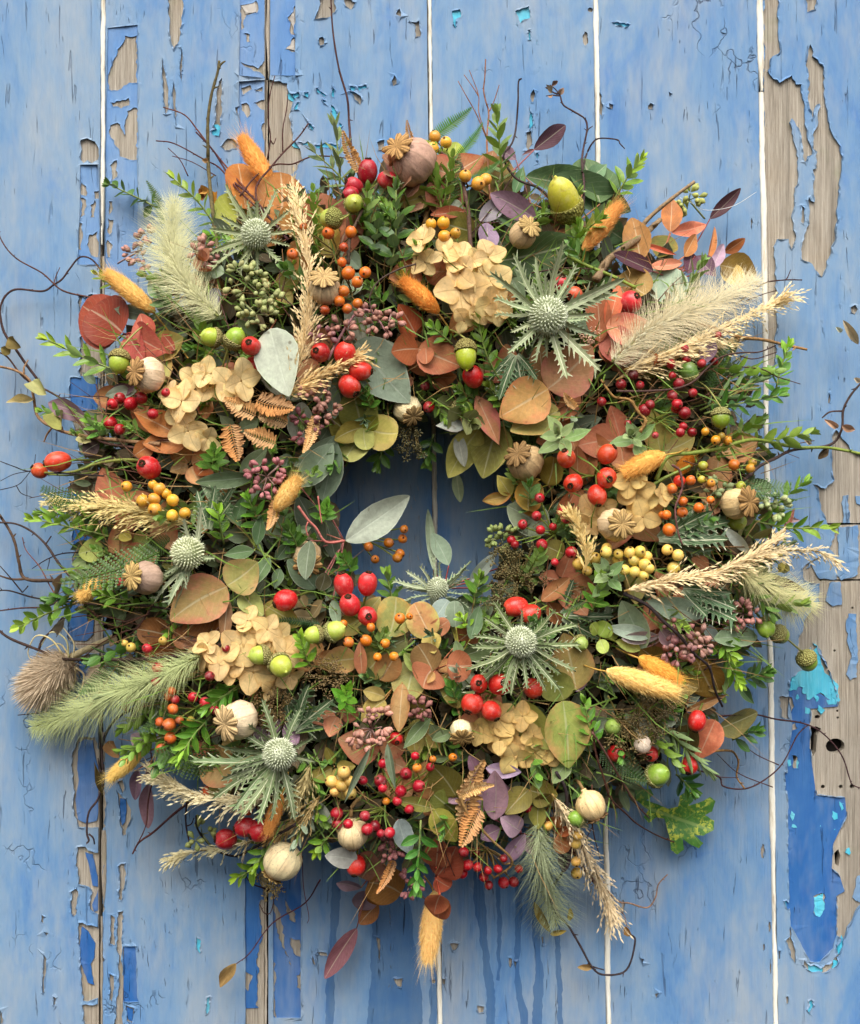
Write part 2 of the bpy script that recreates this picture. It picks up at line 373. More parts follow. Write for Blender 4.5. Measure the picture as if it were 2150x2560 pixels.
def g4(*p): return xf(.4095, 1600, 1700, p)
def bl(*p): return xf(.6094, 0, 2250, p)
def bt(*p): return xf(.6094, 0, 0, p)
def bm(*p): return xf(.5102, 800, 2200, p)
def sheet(name, mats, outer, holes, stains, ht, hb, grid=22, curl=0.0, amp=0.0, root=None, parent=None, bottom=None):
    polys = [outer]+holes+stains; ring = []
    xs = [p[0] for p in outer]; ys = [p[1] for p in outer]
    x0, x1, y0, y1 = min(xs), max(xs), min(ys), max(ys)
    verts = []; edges = []
    for k, pl in enumerate(polys):
        b = len(verts); verts += [Vector(p) for p in pl]; n = len(pl)
        edges += [(b+i, b+(i+1) % n) for i in range(n)]
        if curl and 1 <= k <= len(holes):     # a second ring of points keeps the lifted lip narrow
            cx = sum(p[0] for p in pl)/n; cy = sum(p[1] for p in pl)/n
            for i in range(n):
                a, c = pl[i-1], pl[(i+1) % n]; dx, dy = c[1]-a[1], -(c[0]-a[0]); L = math.hypot(dx, dy)+1e-6
                for sg in (4.5, -4.5): ring.append((pl[i][0]+dx/L*sg, pl[i][1]+dy/L*sg))
    verts += [Vector(p) for p in ring if x0+2 < p[0] < x1-2 and y0+2 < p[1] < y1-2]
    if grid:
        y = y0+grid*.5
        while y < y1:
            x = x0+grid*.5
            while x < x1:
                verts.append(Vector((x+DR.uniform(-.3, .3)*grid, y+DR.uniform(-.3, .3)*grid))); x += grid
            y += grid
    ov, oe, of, ovr, oer, ofr = geometry.delaunay_2d_cdt(verts, edges, [], 0, 1e-4, False)
    nh = len(holes)
    cen = np.array([[sum(ov[i].x for i in f)/len(f), sum(ov[i].y for i in f)/len(f)] for f in of])
    def inside(pl):
        p = np.array(pl); res = np.zeros(len(cen), bool)
        bx = (cen[:, 0] > p[:, 0].min()) & (cen[:, 0] < p[:, 0].max()) & (cen[:, 1] > p[:, 1].min()) & (cen[:, 1] < p[:, 1].max())
        idx = np.nonzero(bx)[0]
        if not len(idx): return res
        q = cen[idx]; c = np.zeros(len(idx), bool)
        for i in range(len(p)):
            a, b = p[i-1], p[i]
            if a[1] == b[1]: continue
            cr = ((a[1] > q[:, 1]) != (b[1] > q[:, 1])) & (q[:, 0] < (b[0]-a[0])*(q[:, 1]-a[1])/(b[1]-a[1])+a[0]); c ^= cr
        res[idx] = c; return res
    keep = inside(outer); st = np.zeros(len(cen), bool)
    for h in holes: keep &= ~inside(h)
    for h in stains: st |= inside(h)
    tris = [tuple(f) for f, k in zip(of, keep) if k]; mi = [int(x) for x, k in zip(st, keep) if k]
    # boundary edges -> little side walls, so the film has thickness
    cnt = {}
    for f in tris:
        for i in range(len(f)):
            a, b = f[i], f[(i+1) % len(f)]
            cnt[(a, b)] = cnt.get((a, b), 0)+1
    bnd = [(a, b) for (a, b) in cnt if (b, a) not in cnt]
    bset = set(); [bset.update(e) for e in bnd]
    hs_ = []
    for i, v in enumerate(ov):
        edge = (v.x-x0 < 1 or x1-v.x < 1 or v.y-y0 < 1 or y1-v.y < 1)
        h = ht+DR.uniform(-amp, amp)*.5
        if i in bset and not edge and (round(v.x, 1), round(v.y, 1)) not in ticks: h += curl*DR.random()**1.8
        hs_.append(h)
    used = sorted({i for f in tris for i in f}); mp = {k: i for i, k in enumerate(used)}
    V = [tuple(P2(ov[i].x, ov[i].y, hs_[i])-root) for i in used]
    F = [tuple(mp[i] for i in f)[::-1] for f in tris]; MI = list(mi)
    bb = {}
    for a, b in bnd:
        for q in (a, b):
            if q not in bb: bb[q] = len(V); V.append(tuple(P2(ov[q].x, ov[q].y, hb)-root))
        F.append((mp[a], mp[b], bb[b], bb[a])); MI.append(0)
    me = bpy.data.meshes.new(name); me.from_pydata(V, [], F)
    for m in mats: me.materials.append(m)
    me.polygons.foreach_set('material_index', MI); me.validate(); me.update()
    o = add(name, me, parent, Matrix.Translation(root)); return o
def P2(px, py, h): return Vector(((px-CX)*K, -h*K, ZC-(py-CY)*K))

EL = lambda cx, cy, rx, ry, n=10: [(cx+rx*math.cos(2*math.pi*i/n), cy+ry*math.sin(2*math.pi*i/n)) for i in range(n)]
# holes: the top coat is gone there.  layers: what older coat shows in them
holes = []; layers = []
def hole(p, amp=3, step=8): holes.append(rag(p, amp, step))
def layer(p, kind, amp=2.0, step=8, hol=()): layers.append((rag(p, amp, step), kind, [rag(h, 3.5, 7) for h in hol]))
# strap ghost by the first seam, upper part
za = [(269, 70), (344, 62), (344, 720), (262, 720), (264, 400)]
hole(za, .8, 20)
layer([(262, 55), (348, 55), (348, 728), (256, 728)], 'paint_mid', .5, 30, [c1((1000,-40),(1095,-40),(1097,340),(1060,345),(990,360),(940,400),(868,390),(866,280),(900,200),(940,100)), c1((1020,570),(1097,540),(1097,960),(1040,960),(960,930),(930,850),(890,780),(880,680),(940,660),(1000,760)),
      c1((880,1000),(935,960),(940,1090),(890,1130)), c1((870,1290),(900,1290),(905,1350),(870,1400)), c1((862,1420),(905,1440),(880,1560),(862,1540)), c1((980,480),(1030,460),(1035,520),(970,545),(905,530),(890,500)), c1((860,1600),(900,1640),(880,1740),(862,1740))])
hole(c1((650,800),(700,790),(760,810),(785,850),(785,960),(740,990),(700,960),(670,990),(650,960)))
zb = c1((645,1000),(785,1000),(800,1500),(790,1800),(620,1800),(640,1400)); hole(zb, .8, 20)
layer(c1((638,990),(806,990),(806,1820),(612,1820)), 'paint_mid', .5, 30, [c1((650,1140),(690,1170),(690,1250),(650,1240)), c1((640,1260),(690,1280),(680,1400),(640,1430)), c1((720,1320),(760,1280),(755,1420),(725,1420)), c1((715,1560),(780,1530),(790,1740),(730,1720),(700,1640)), c1((620,1440),(660,1470),(650,1680),(620,1680)), c1((750,1210),(800,1200),(800,1270),(760,1270))])
hole([(196, 740), (262, 735), (264, 960), (240, 940), (205, 950)], 5); layer([(205, 745), (235, 740), (232, 800), (210, 860), (200, 800)], 'paint_mid', 3)
hole([(176, 944), (246, 944), (262, 1030), (255, 1150), (200, 1130), (176, 1030)], 2); layer([(174, 940), (243, 940), (243, 1024), (174, 1030)], 'paint_deep', .6)
hole([(172, 1200), (250, 1180), (262, 1500), (235, 1480), (190, 1500), (180, 1350)], 5); layer([(180, 1230), (235, 1220), (232, 1300), (240, 1400), (200, 1450), (176, 1380)], 'paint_deep', 2)
hole([(170, 1505), (250, 1500), (262, 1640), (200, 1625), (170, 1600)], 3); layer([(168, 1505), (236, 1505), (232, 1585), (215, 1602), (180, 1600), (168, 1590)], 'paint_deep', 1)
hole([(190, 1640), (262, 1640), (262, 1790), (230, 1800), (205, 1720)], 5); layer([(195, 1650), (225, 1650), (225, 1760), (205, 1730)], 'paint_deep', 1.5)
hole(g1((100,420),(150,300),(280,300),(350,500),(365,1010),(340,1035),(150,1020),(115,930),(105,600)), 3)
layer(g1((150,340),(200,315),(260,325),(280,450),(310,560),(315,880),(290,970),(200,990),(140,960),(120,800),(140,700),(150,640),(135,560)), 'paint_deep', .8)
hole(g1((460,650),(500,640),(520,700),(500,750)), 2); hole(g1((450,720),(530,790),(570,880),(560,980),(530,1080),(500,1090),(480,960),(470,820)), 3)
layer(g1((480,790),(525,800),(530,900),(520,980),(495,1010),(475,900)), 'paint_deep', .8)
hole(g1((140,1180),(230,1200),(330,1240),(360,1300),(350,1700),(300,1720),(240,1680),(250,1520),(150,1480),(130,1300)), 4)
layer(g1((200,1225),(260,1240),(300,1420),(305,1500),(260,1490),(230,1320)), 'paint_deep', .8); layer(g1((255,1640),(310,1520),(315,1690),(270,1700)), 'paint_deep', 1)
hole(g1((85,1540),(130,1510),(150,1560),(120,1700),(95,1730)), 3); hole(g1((150,1780),(250,1800),(320,1870),(350,2100),(160,2060)), 4)
hole(g1((465,1330),(490,1310),(525,1310),(520,1480),(490,1610),(465,1600),(480,1450)), 3); hole(g1((470,1700),(510,1690),(500,1850),(480,1950),(460,1900)), 3)
hole(bl((325,100),(400,110),(415,200),(410,400),(340,415),(330,300)), 3)
layer(bl((335,110),(360,130),(390,180),(385,240),(370,265),(385,350),(360,340),(330,260),(325,190)), 'paint_deep', 1)
hole(bl((505,190),(556,188),(568,418),(500,418)), 1.5, 14); layer(bl((508,186),(560,184),(572,424),(504,424)), 'paint_deep', .5, 20)
hole(bl((485,60),(505,60),(500,180),(505,420),(500,520),(470,520),(490,350),(480,190)), 2.5); hole(bl((515,430),(550,440),(545,510),(520,500)), 3); layer(bl((520,440),(545,450),(540,500),(525,490)), 'paint_deep', 1)
hole(bl((335,430),(400,425),(415,520),(345,520)), 3); hole(bl((455,60),(470,70),(468,190),(450,180)), 2); hole(bl((450,300),(468,310),(462,420),(448,410)), 2)
# second seam, upper part
hole([(600, -60), (664, -60), (664, 195), (598, 190)], .8, 20); hole([(598, 205), (664, 200), (664, 420), (600, 420)], .8, 20)
layer([(594, -70), (668, -70), (668, 430), (594, 430)], 'paint_mid', .5, 30, [bt((985,20),(1050,0),(1055,50),(1010,60),(1000,110),(985,125)), bt((1000,135),(1025,140),(1025,170),(1012,170)), bt((985,250),(1000,260),(1060,280),(1090,230),(1090,320),(1040,290)),
      c2((330,380),(400,360),(415,390),(340,440)), c2((430,390),(500,370),(500,410)), c2((330,510),(370,500),(400,570),(380,620),(330,560)), c2((430,500),(520,480),(530,560),(470,540)), c2((490,690),(540,640),(540,830),(500,760))])
hole([(674, -60), (738, -60), (738, 190), (676, 188)], .8, 20)
layer([(670, -70), (742, -70), (742, 196), (670, 194)], 'paint_mid', .5, 30, [bt((1180,70),(1210,20),(1210,140),(1195,140)), bt((1170,200),(1205,150),(1213,210))])
layer(bt((1186,75),(1208,30),(1208,130)), 'primer', 1); layer(bt((1172,198),(1204,158),(1210,205)), 'primer', 1); layer(bt((988,22),(1046,4),(1050,46),(1008,56)), 'primer', 1.5)
hole([(655, -60), (681, -60), (684, 130), (690, 185), (660, 190), (652, 120)], 3)
hole(c2((520,240),(560,200),(640,180),(720,200),(750,230),(700,270),(600,260),(550,300)), 4); layer(c2((590,190),(640,180),(720,215),(700,262),(620,240)), 'primer', 3)
hole(c2((545,320),(600,330),(700,345),(715,420),(760,470),(730,560),(720,640),(745,760),(740,800),(800,870),(825,960),(780,1040),(710,1110),(640,1060),(560,1040),(545,900)), 3)
for pl in (((725,430),(790,415),(800,440),(760,470)), ((780,500),(800,500),(780,560),(755,560)), ((780,820),(830,845),(890,850),(860,810),(830,830)), ((920,840),(1000,825),(1110,835),(1110,860),(930,865)), ((1050,520),(1085,560),(1110,640),(1085,650),(1060,600)), ((930,385),(1010,440),(1000,455),(940,420)), ((1060,370),(1080,400),(1075,460),(1060,450)), ((1265,370),(1330,360),(1340,385),(1280,410)), ((865,650),(910,700),(905,725),(870,690)), ((835,420),(870,415),(865,460),(840,450)), ((980,480),(1015,490),(995,505)), ((1120,660),(1140,680),(1130,705),(1115,690)), ((1200,370),(1250,375),(1230,410)), ((90,730),(150,700),(150,770),(100,760))):
    q = c2(*pl); hole(q, 2.2, 5); layer([(x*1.0, y) for x, y in EL(sum(a for a, _ in q)/len(q), sum(b for _, b in q)/len(q), max(a for a, _ in q)-min(a for a, _ in q), max(b for _, b in q)-min(b for _, b in q))], 'paint_turq', 1)
for pl in (((1200,410),(1240,420),(1300,480),(1285,520),(1240,480)), ((1540,330),(1560,280),(1575,350),(1550,370)), ((950,0),(1000,-10),(995,40),(965,50)), ((170,850),(220,790),(290,810),(290,870),(200,885)), ((1420,820),(1480,800),(1460,880),(1430,890)), ((125,560),(150,330),(178,300),(172,520),(160,680),(155,770),(110,690)), ((280,540),(320,530),(310,590),(290,590))): hole(c2(*pl), 3)
for pl in (((690,-40),(752,-40),(750,60),(738,150),(712,205),(698,150),(690,60)), ((1290,80),(1310,0),(1330,-30),(1365,-30),(1375,50),(1340,75)), ((1308,155),(1322,150),(1330,180),(1312,190)), ((1410,-10),(1460,10),(1440,40),(1420,25)), ((1625,60),(1640,35),(1645,70)), ((1680,90),(1720,85),(1725,150),(1700,160),(1705,110))): hole(bt(*pl), 3)
for pl in (((1300,140),(1315,230),(1350,400),(1350,560),(1330,600),(1325,540),(1310,430),(1300,250)), ((1390,320),(1410,420),(1415,570),(1410,700),(1398,560),(1385,480)), ((1450,60),(1465,130),(1455,330),(1440,200))): hole(c1(*pl), 1.5)
# second seam, lower part
hole([(612, 2170), (664, 2170), (664, 2640), (614, 2640)], .8, 20); hole([(682, 2170), (752, 2170), (752, 2545), (684, 2545)], .8, 20)
layer([(606, 2160), (668, 2160), (668, 2520), (606, 2522)], 'paint_deep', .5, 30, [[(652, 2250), (670, 2250), (670, 2530), (640, 2515), (648, 2430), (640, 2400), (654, 2350), (650, 2310)], [(614, 2430), (632, 2440), (620, 2480), (612, 2470)], [(648, 2180), (668, 2180), (668, 2240), (655, 2235)]])
layer([(678, 2160), (758, 2160), (758, 2552), (678, 2552)], 'paint_deep', .5, 30, [[(682, 2255), (694, 2270), (705, 2310), (716, 2390), (726, 2410), (728, 2415), (704, 2360), (690, 2310)], [(712, 2250), (735, 2280), (738, 2308), (722, 2300)], [(726, 2345), (750, 2350), (750, 2395), (738, 2390)], [(740, 2440), (752, 2430), (752, 2480), (742, 2470)], [(682, 2400), (688, 2410), (690, 2560), (682, 2560)]])
# third / fourth plank specks
for pl in (((1045,430),(1070,400),(1085,430),(1070,490),(1055,500)), ((1010,740),(1050,730),(1060,800),(1030,890),(1010,830)), ((1590,430),(1605,420),(1630,530),(1600,600))): hole(xf(.3118, 1000, 100, pl), 3)
for pl in (((1040,570),(1060,590),(1065,680),(1040,720)), ((750,740),(785,735),(775,765)), ((1085,910),(1110,900),(1105,990))):
    q = xf(.3118, 1000, 100, pl); hole(q, 2, 5); layer(EL(sum(a for a, _ in q)/len(q), sum(b for _, b in q)/len(q), 14, 26), 'paint_turq', 1)
for pl in (((90,45),(122,38),(125,70),(105,80),(105,115),(95,75)), ((348,45),(375,35),(405,25),(408,75),(385,80),(372,95)), ((402,125),(412,120),(412,165),(404,165)), ((745,92),(820,100),(815,110),(770,105))):
    q = xf(.6094, 1075, 0, pl); hole(q, 2, 5); layer(EL(sum(a for a, _ in q)/len(q), sum(b for _, b in q)/len(q), 32, 36), 'paint_turq', 1)
for pl in (((325,450),(345,425),(362,440),(355,470),(328,472)), ((60,430),(90,440),(85,470),(65,460)), ((0,430),(20,440),(15,520),(0,500)), ((465,350),(482,365),(470,385))): hole(c4(*pl), 2)
for pl in (((365,480),(405,490),(400,525),(385,515)), ((635,310),(680,310),(665,345),(650,348)), ((770,615),(805,620),(800,650),(780,655)), ((925,380),(940,385),(935,430),(928,425)), ((1085,275),(1095,280),(1092,320)), ((1570,380),(1585,385),(1580,405)), ((950,395),(962,400),(958,430)), ((1640,560),(1660,550),(1650,580)), ((598,480),(615,485),(612,515),(600,510))): hole(bm(*pl), 1.5)
for pl in (((170,60),(180,65),(178,100),(168,90)), ((290,0),(310,0),(312,60),(298,70)), ((180,130),(200,135),(188,148)), ((178,220),(190,240),(180,390),(174,380)), ((218,395),(230,400),(228,435),(220,430)), ((0,450),(14,490),(10,510),(0,510)), ((1615,325),(1652,320),(1645,360),(1630,355)), ((1275,200),(1295,270),(1285,265)), ((1300,215),(1340,215),(1345,235),(1315,230)), ((1545,150),(1560,160),(1555,250))): hole(bl(*pl), 1.6)
for pl in (((805,150),(825,170),(820,220),(806,190)), ((850,400),(862,395),(858,450),(846,470))):
    q = bl(*pl); hole(q, 2, 5); layer(EL(sum(a for a, _ in q)/len(q), sum(b for _, b in q)/len(q), 14, 40), 'paint_turq', 1)
# last plank: large bare areas
hole(c4((1112,-320),(1210,-320),(1215,90),(1155,130),(1140,210),(1215,290),(1300,240),(1330,300),(1365,300),(1385,420),(1390,520),(1405,640),(1440,780),(1410,790),(1390,830),(1375,720),(1350,600),(1300,530),(1285,560),(1310,680),(1345,800),(1345,900),(1325,1000),(1320,1100),(1300,1200),(1330,1330),(1300,1420),(1280,1350),(1200,1350),(1180,1400),(1195,1628),(1190,2000),(1195,2120),(1180,2210),(1120,2210),(1112,1000)), 3)
hole(c4((1430,30),(1440,110),(1520,185),(1520,380),(1545,500),(1570,620),(1630,720),(1640,820),(1625,1000),(1610,1200),(1580,1380),(1570,1450),(1540,1500),(1510,1610),(1460,1560),(1440,1520),(1370,1490),(1370,1400),(1400,1300),(1420,1250),(1420,1180),(1415,1070),(1455,1100),(1445,1000),(1445,880),(1470,870),(1475,760),(1450,740),(1450,620),(1480,560),(1490,430),(1470,440),(1440,560),(1420,470),(1410,200),(1395,170)), 3)
hole(xf(.6094, 1075, 0, ((1540,0),(1555,-20),(1590,-20),(1580,40),(1548,50))), 3); hole(c4((1365,1120),(1385,1140),(1380,1250),(1362,1230)), 2)
hole(d4((1700,320),(1730,305),(1750,335),(1730,370),(1702,355)), 2); hole(d4((1548,900),(1562,920),(1560,970),(1548,970)), 1.5)
# large area of the right edge
wood_big = [(2082,1085),(2090,1074),(2112,1103),(2126,1125),(2160,1145),(2275,1150),(2275,2200),(2150,2265),(2125,2310),(2107,2350),(2091,2339),(2091,2240),(2112,2228),(2100,2191),(2079,2171),(2083,2110),(2117,2040),(2112,1993),(2041,1989),(2034,1929),(2026,1872),(2026,1772),(2095,1767),(2093,1731),(2079,1690),(2053,1627),(2034,1607),(2023,1624),(1994,1653),(1994,1616),(2009,1561),(2016,1543),(2045,1513),(2049,1458),(2012,1451),(2005,1421),(2023,1406),(2075,1370),(2093,1318),(2068,1311),(2053,1274),(2045,1222),(2031,1211),(2064,1222),(2086,1200),(2080,1166)]
hole(wood_big, 3, 9)
for pl in (((1620,320),(1750,305),(1752,640),(1640,680),(1600,640),(1620,560)), ((1560,700),(1630,690),(1640,850),(1580,860),(1535,820)), ((1690,905),(1740,910),(1745,1340),(1700,1360),(1675,1320),(1710,1200),(1670,980)), ((1650,110),(1690,100),(1700,290),(1650,290)), ((1735,110),(1800,110),(1800,170),(1745,160))): layer(e4(*pl), 'paint', 3)
layer(e4((1400,600),(1560,470),(1620,560),(1610,670),(1500,670),(1420,560)), 'paint', 4)
layer(e4((1450,1105),(1490,1180),(1560,1330),(1610,1440),(1612,1530),(1540,1500),(1470,1450),(1400,1490),(1360,1400),(1280,1430),(1300,1340),(1370,1290),(1430,1290)), 'paint_turq_top', 7, 6)
hole(e4((1450,1105),(1490,1180),(1560,1330),(1610,1440),(1612,1530),(1540,1500),(1470,1450),(1400,1490),(1360,1400),(1280,1430),(1300,1340),(1370,1290),(1430,1290)), 4)
deep = g4((905,60),(935,10),(1000,40),(1060,70),(1205,150),(1210,165),(1040,175),(1040,420),(1060,560),(1078,705),(1250,715),(1262,830),(1180,1000),(1170,1150),(1220,1200),(1250,1290),(1200,1320),(1200,1560),(1180,1640),(1100,1720),(1040,1720),(980,1600),(920,1500),(910,1300),(905,900),(900,500),(930,300))
hole(deep, 1.5, 10)
layer(g4((890,20),(940,0),(1000,30),(1060,60),(1208,148),(1208,163),(1038,176),(1038,420),(1058,560),(1076,707),(1252,717),(1264,830),(1182,1000),(1172,1150),(1222,1200),(1252,1290),(1202,1320),(1202,1560),(1190,1650),(1100,1735),(1040,1735),(970,1610),(905,1500),(895,1300),(890,900),(888,500),(915,300)), 'paint_deep', .6, 12, [g4((855,100),(930,110),(935,180),(900,240),(860,200)), g4((925,280),(950,260),(965,300),(935,310)), g4((930,460),(965,470),(970,540),(940,540)), g4((1185,1000),(1240,1000),(1240,1130),(1205,1170),(1180,1120)), g4((1060,1320),(1130,1310),(1130,1400),(1100,1450),(1060,1420))])
hole(g4((850,100),(910,100),(915,240),(860,220)), 3); hole(g4((885,560),(905,570),(905,680),(885,670)), 2)
for pl in (((1110,830),(1160,760),(1245,740),(1250,840),(1200,900),(1190,930),(1120,990),(1090,920)), ((1000,1070),(1035,1075),(1030,1110),(1008,1105)), ((1060,1330),(1120,1300),(1135,1380),(1110,1480),(1075,1450)), ((1100,1140),(1125,1130),(1120,1165)), ((960,490),(985,480),(965,560))): layer(g4(*pl), 'paint_turq', 3, 6)
hole(g4((880,1350),(930,1360),(940,1390),(900,1410)), 3, 5); layer(EL(1970, 2268, 18, 16), 'paint_turq', 1)
hole(g4((890,1590),(915,1560),(950,1680),(950,1730),(920,1690)), 3); hole(g4((845,1650),(858,1650),(855,1705),(846,1700)), 2); hole(g4((1000,1710),(1040,1740),(1100,1760),(1180,1700),(1200,1640),(1230,1560),(1240,1620),(1200,1740),(1120,1790),(1030,1770)), 5)
layer(g4((1010,1715),(1060,1750),(1100,1740),(1120,1780),(1040,1790)), 'paint_turq', 3); layer(g4((1195,1640),(1235,1560),(1240,1610),(1210,1680)), 'paint_turq', 3)
hole(g4((1030,1960),(1060,1960),(1050,2050),(1030,2040)), 4, 5); layer(EL(2026, 2525, 16, 30), 'paint_turq', 2); hole(g4((890,1935),(905,1930),(905,1980),(892,1975)), 1.5)
for k in range(15):     # scraps of turquoise left along the edge of the lock area
    x, y = DR.choice(((DR.uniform(1975, 1995), DR.uniform(1700, 2330)), (DR.uniform(2075, 2125), DR.uniform(2000, 2340)), (DR.uniform(1985, 2090), DR.uniform(1700, 1790)), (DR.uniform(1990, 2100), DR.uniform(2380, 2440)))); layer([(x+DR.uniform(-9, -2), y-DR.uniform(3, 14)), (x+DR.uniform(0, 6), y-DR.uniform(0, 9)), (x+DR.uniform(2, 10), y+DR.uniform(0, 8)), (x+DR.uniform(-3, 3), y+DR.uniform(4, 18)), (x-DR.uniform(3, 10), y+DR.uniform(0, 6))], 'paint_turq_top', 1.2, 5)
layer(g4((1330,1200),(1360,1190),(1360,1380),(1300,1330)), 'paint', 3)
# random small flakes and splits that follow the grain
SE = [(-120, -120), (258, 250), (668, 665), (1073, 1100), (1489, 1521), (1899, 1940), (2290, 2300)]
def seam(i, y): return SE[i][0]+(SE[i][1]-SE[i][0])*(y/2560)
ticks = set()
def tick(x, y, L, w):
    t = DR.uniform(-3, 3); q = [(x-w, y-L*.2), (x+t*.3, y-L), (x+w, y-L*.1), (x+w*.8+t, y+L*.5), (x+t*1.5, y+L), (x-w+t*.6, y+L*.4)]
    holes.append(q); ticks.update((round(a, 1), round(c, 1)) for a, c in q)
for k in range(60):            # splits gather in patches along the grain
    x0 = DR.uniform(0, 2150); y0 = DR.choice((DR.uniform(0, 2560), DR.uniform(1500, 2560))); sx = DR.uniform(8, 45); sy = DR.uniform(60, 220)
    for m in range(DR.randint(3, 16)):
        x = DR.gauss(x0, sx); y = DR.gauss(y0, sy)
        if rad(x, y) < 800 and not rad(x, y) < 200: continue
        tick(x, y, DR.uniform(3, 11)*DR.choice((1, 1, 1, 2.6)), DR.uniform(.35, .8))
for k in range(46):
    i_ = DR.randint(1, 5); y = DR.uniform(0, 2560); x = seam(i_, y)+DR.choice((-1, 1))*abs(DR.gauss(6, 22)); holes.append(rag(EL(x, y, DR.uniform(2, 7), DR.uniform(4, 22), 7), 1.6, 4)); ticks.update((round(a, 1), round(c, 1)) for a, c in holes[-1])
stains = [bm(*p) for p in (((60,-60),(100,-60),(95,160),(75,330),(70,470),(75,600),(70,760),(30,760),(25,550),(40,420),(50,250)), ((260,20),(430,20),(470,350),(500,600),(500,760),(225,760),(240,560),(250,400)), ((745,-80),(800,-80),(810,120),(820,300),(830,400),(850,470),(860,600),(855,760),(820,760),(815,560),(800,420),(790,330),(760,150)), ((860,-60),(885,-60),(890,300),(890,420),(880,495),(862,490),(872,430),(866,300)), ((960,-60),(995,-60),(990,200),(985,350),(975,440),(990,560),(1020,650),(1020,760),(985,760),(970,600),(950,500),(955,300)), ((1035,-60),(1075,-60),(1080,350),(1095,450),(1090,600),(1090,760),(1040,760),(1045,560),(1055,400),(1040,280)), ((1150,-60),(1175,-60),(1180,420),(1185,560),(1195,760),(1170,760),(1160,600),(1155,420)), ((540,440),(572,420),(574,760),(535,760)))]
stains = [rag(p, 2.2, 9) for p in stains]
def bbox(p): return min(a for a, _ in p), min(b for _, b in p), max(a for a, _ in p), max(b for _, b in p)
door = empty('plank_door', CX, 2620, 0)
tag(door, 'weathered blue door of vertical boards with peeling paint behind the wreath', 'door', None, CX, CY)
YT, YB = -70, 2640
# screw holes and lock holes sunk into the bare wood
bores = [rag([(2058, 1308), (2270, 1306), (2270, 1310), (2058, 1312)], .8, 9), rag([(2050, 1449), (2270, 1448), (2270, 1452), (2050, 1453)], .8, 9), EL(2090, 1866, 24, 19, 14), g4((1045,290),(1080,285),(1112,300),(1085,340),(1078,440),(1060,470),(1046,420)), EL(1987, 2130, 9, 9), EL(1986, 1893, 7, 12), EL(2044, 2363, 9, 9), EL(2059, 1968, 5, 5), EL(2104, 1968, 5, 5), EL(2132, 1967, 6, 6), EL(2095, 1778, 3, 3), EL(2096, 1795, 3, 3), EL(2045, 1793, 7, 5), g4((1190,1060),(1215,1035),(1228,1080),(1215,1140),(1195,1130)), EL(2133, 1520, 3, 3), EL(2088, 1627, 3, 3), EL(1968, 1656, 4, 4)]
for i in range(6):
    g0, gw = (5.0, 5.0)
    outer = [(seam(i, YT)+g0, YT), (seam(i+1, YT)-gw, YT), (seam(i+1, YB)-gw, YB), (seam(i, YB)+g0, YB)]
    x0, y0, x1, y1 = bbox(outer)
    inb = lambda p: bbox(p)[0] < x1 and bbox(p)[2] > x0 and bbox(p)[1] < y1 and bbox(p)[3] > y0
    root = P2((x0+x1)/2, CY, -4)
    pl = sheet('plank', [M['wood']], outer, [b for b in bores if inb(b)], [], -6, -60, 60, 0, .4, root, door)
    sheet('paint_film', [M['paint'], M['paint_wet']], [(outer[0][0]+1, YT+1), (outer[1][0]-1, YT+1), (outer[2][0]-1, YB-1), (outer[3][0]+1, YB-1)], [h for h in holes if inb(h)], [s for s in stains if inb(s)], 0, -5.6, 24, 5.0, .5, root, pl)
    for lp, kind, hl in layers:
        cxm = sum(a for a, _ in lp)/len(lp); cym = sum(b for _, b in lp)/len(lp)
        if not (seam(i, cym) <= cxm < seam(i+1, cym)): continue
        q = [(min(max(a, seam(i, b)+g0+2), seam(i+1, b)-gw-2), b) for a, b in lp]
        lift = {'paint_turq': -4.2, 'primer': -3.6, 'paint_turq_top': -1.6}.get(kind, -2.8); kind = kind.replace('_top', '')
        sheet('older_paint_coat', [M[kind]], q, hl, [], lift, -5.8, 40, 1.6, .2, root, pl)
# backing behind the gaps
mb = MB()
a = P2(-130, -80, -34); b = P2(2310, -80, -34); c = P2(2310, 2650, -34); d = P2(-130, 2650, -34); e = Vector((0, 0.012, 0))
rt = P2(CX, CY, -34)
mb.add([a-rt, b-rt, c-rt, d-rt, a-rt+e, b-rt+e, c-rt+e, d-rt+e], [(3, 2, 1, 0), (4, 5, 6, 7), (0, 1, 5, 4), (1, 2, 6, 5), (2, 3, 7, 6), (3, 0, 4, 7)])
add('backing_board', mb.build('backing', M['dark'], False), door, Matrix.Translation(rt))
# white filler strips in the seams
def strip(i, ya, yb, w, mat, dx=0, hgt=5.0, wob=1.5):
    mb = MB(); n = int((yb-ya)/9); root = P2(seam(i, (ya+yb)/2), (ya+yb)/2, 0); vs = []; fs = []
    w1 = w2 = 0
    for k in range(n+1):
        y = ya+(yb-ya)*k/n; x = seam(i, y)+dx; w1 = w1*.93+DR.uniform(-1, 1)*wob*.5; w2 = w2*.93+DR.uniform(-1, 1)*wob*.5
        tp = min(1, (n-k)/10+.15) if yb < 2500 else 1
        for q, (u, h) in enumerate(((-1, -7), (-.9, hgt*.35), (-.45, hgt*.9), (.1, hgt), (.6, hgt*.8), (.95, hgt*.2), (1, -7))):
            vs.append(P2(x+(u*w*.5)*tp+(w1 if u < 0 else w2), y, h+DR.uniform(-.4, .4))-root)
    for k in range(n):
        for q in range(6): fs.append((k*7+q, k*7+q+1, (k+1)*7+q+1, (k+1)*7+q))
    mb.add(vs, [f[::-1] for f in fs]); add('seam_filler', mb.build('filler', mat), door, Matrix.Translation(root))
strip(1, -60, 612, 12, M['caulk'], 0, 5)
strip(3, -60, 2640, 11, M['caulk'], 0); strip(4, -60, 2640, 12, M['caulk'], 0)
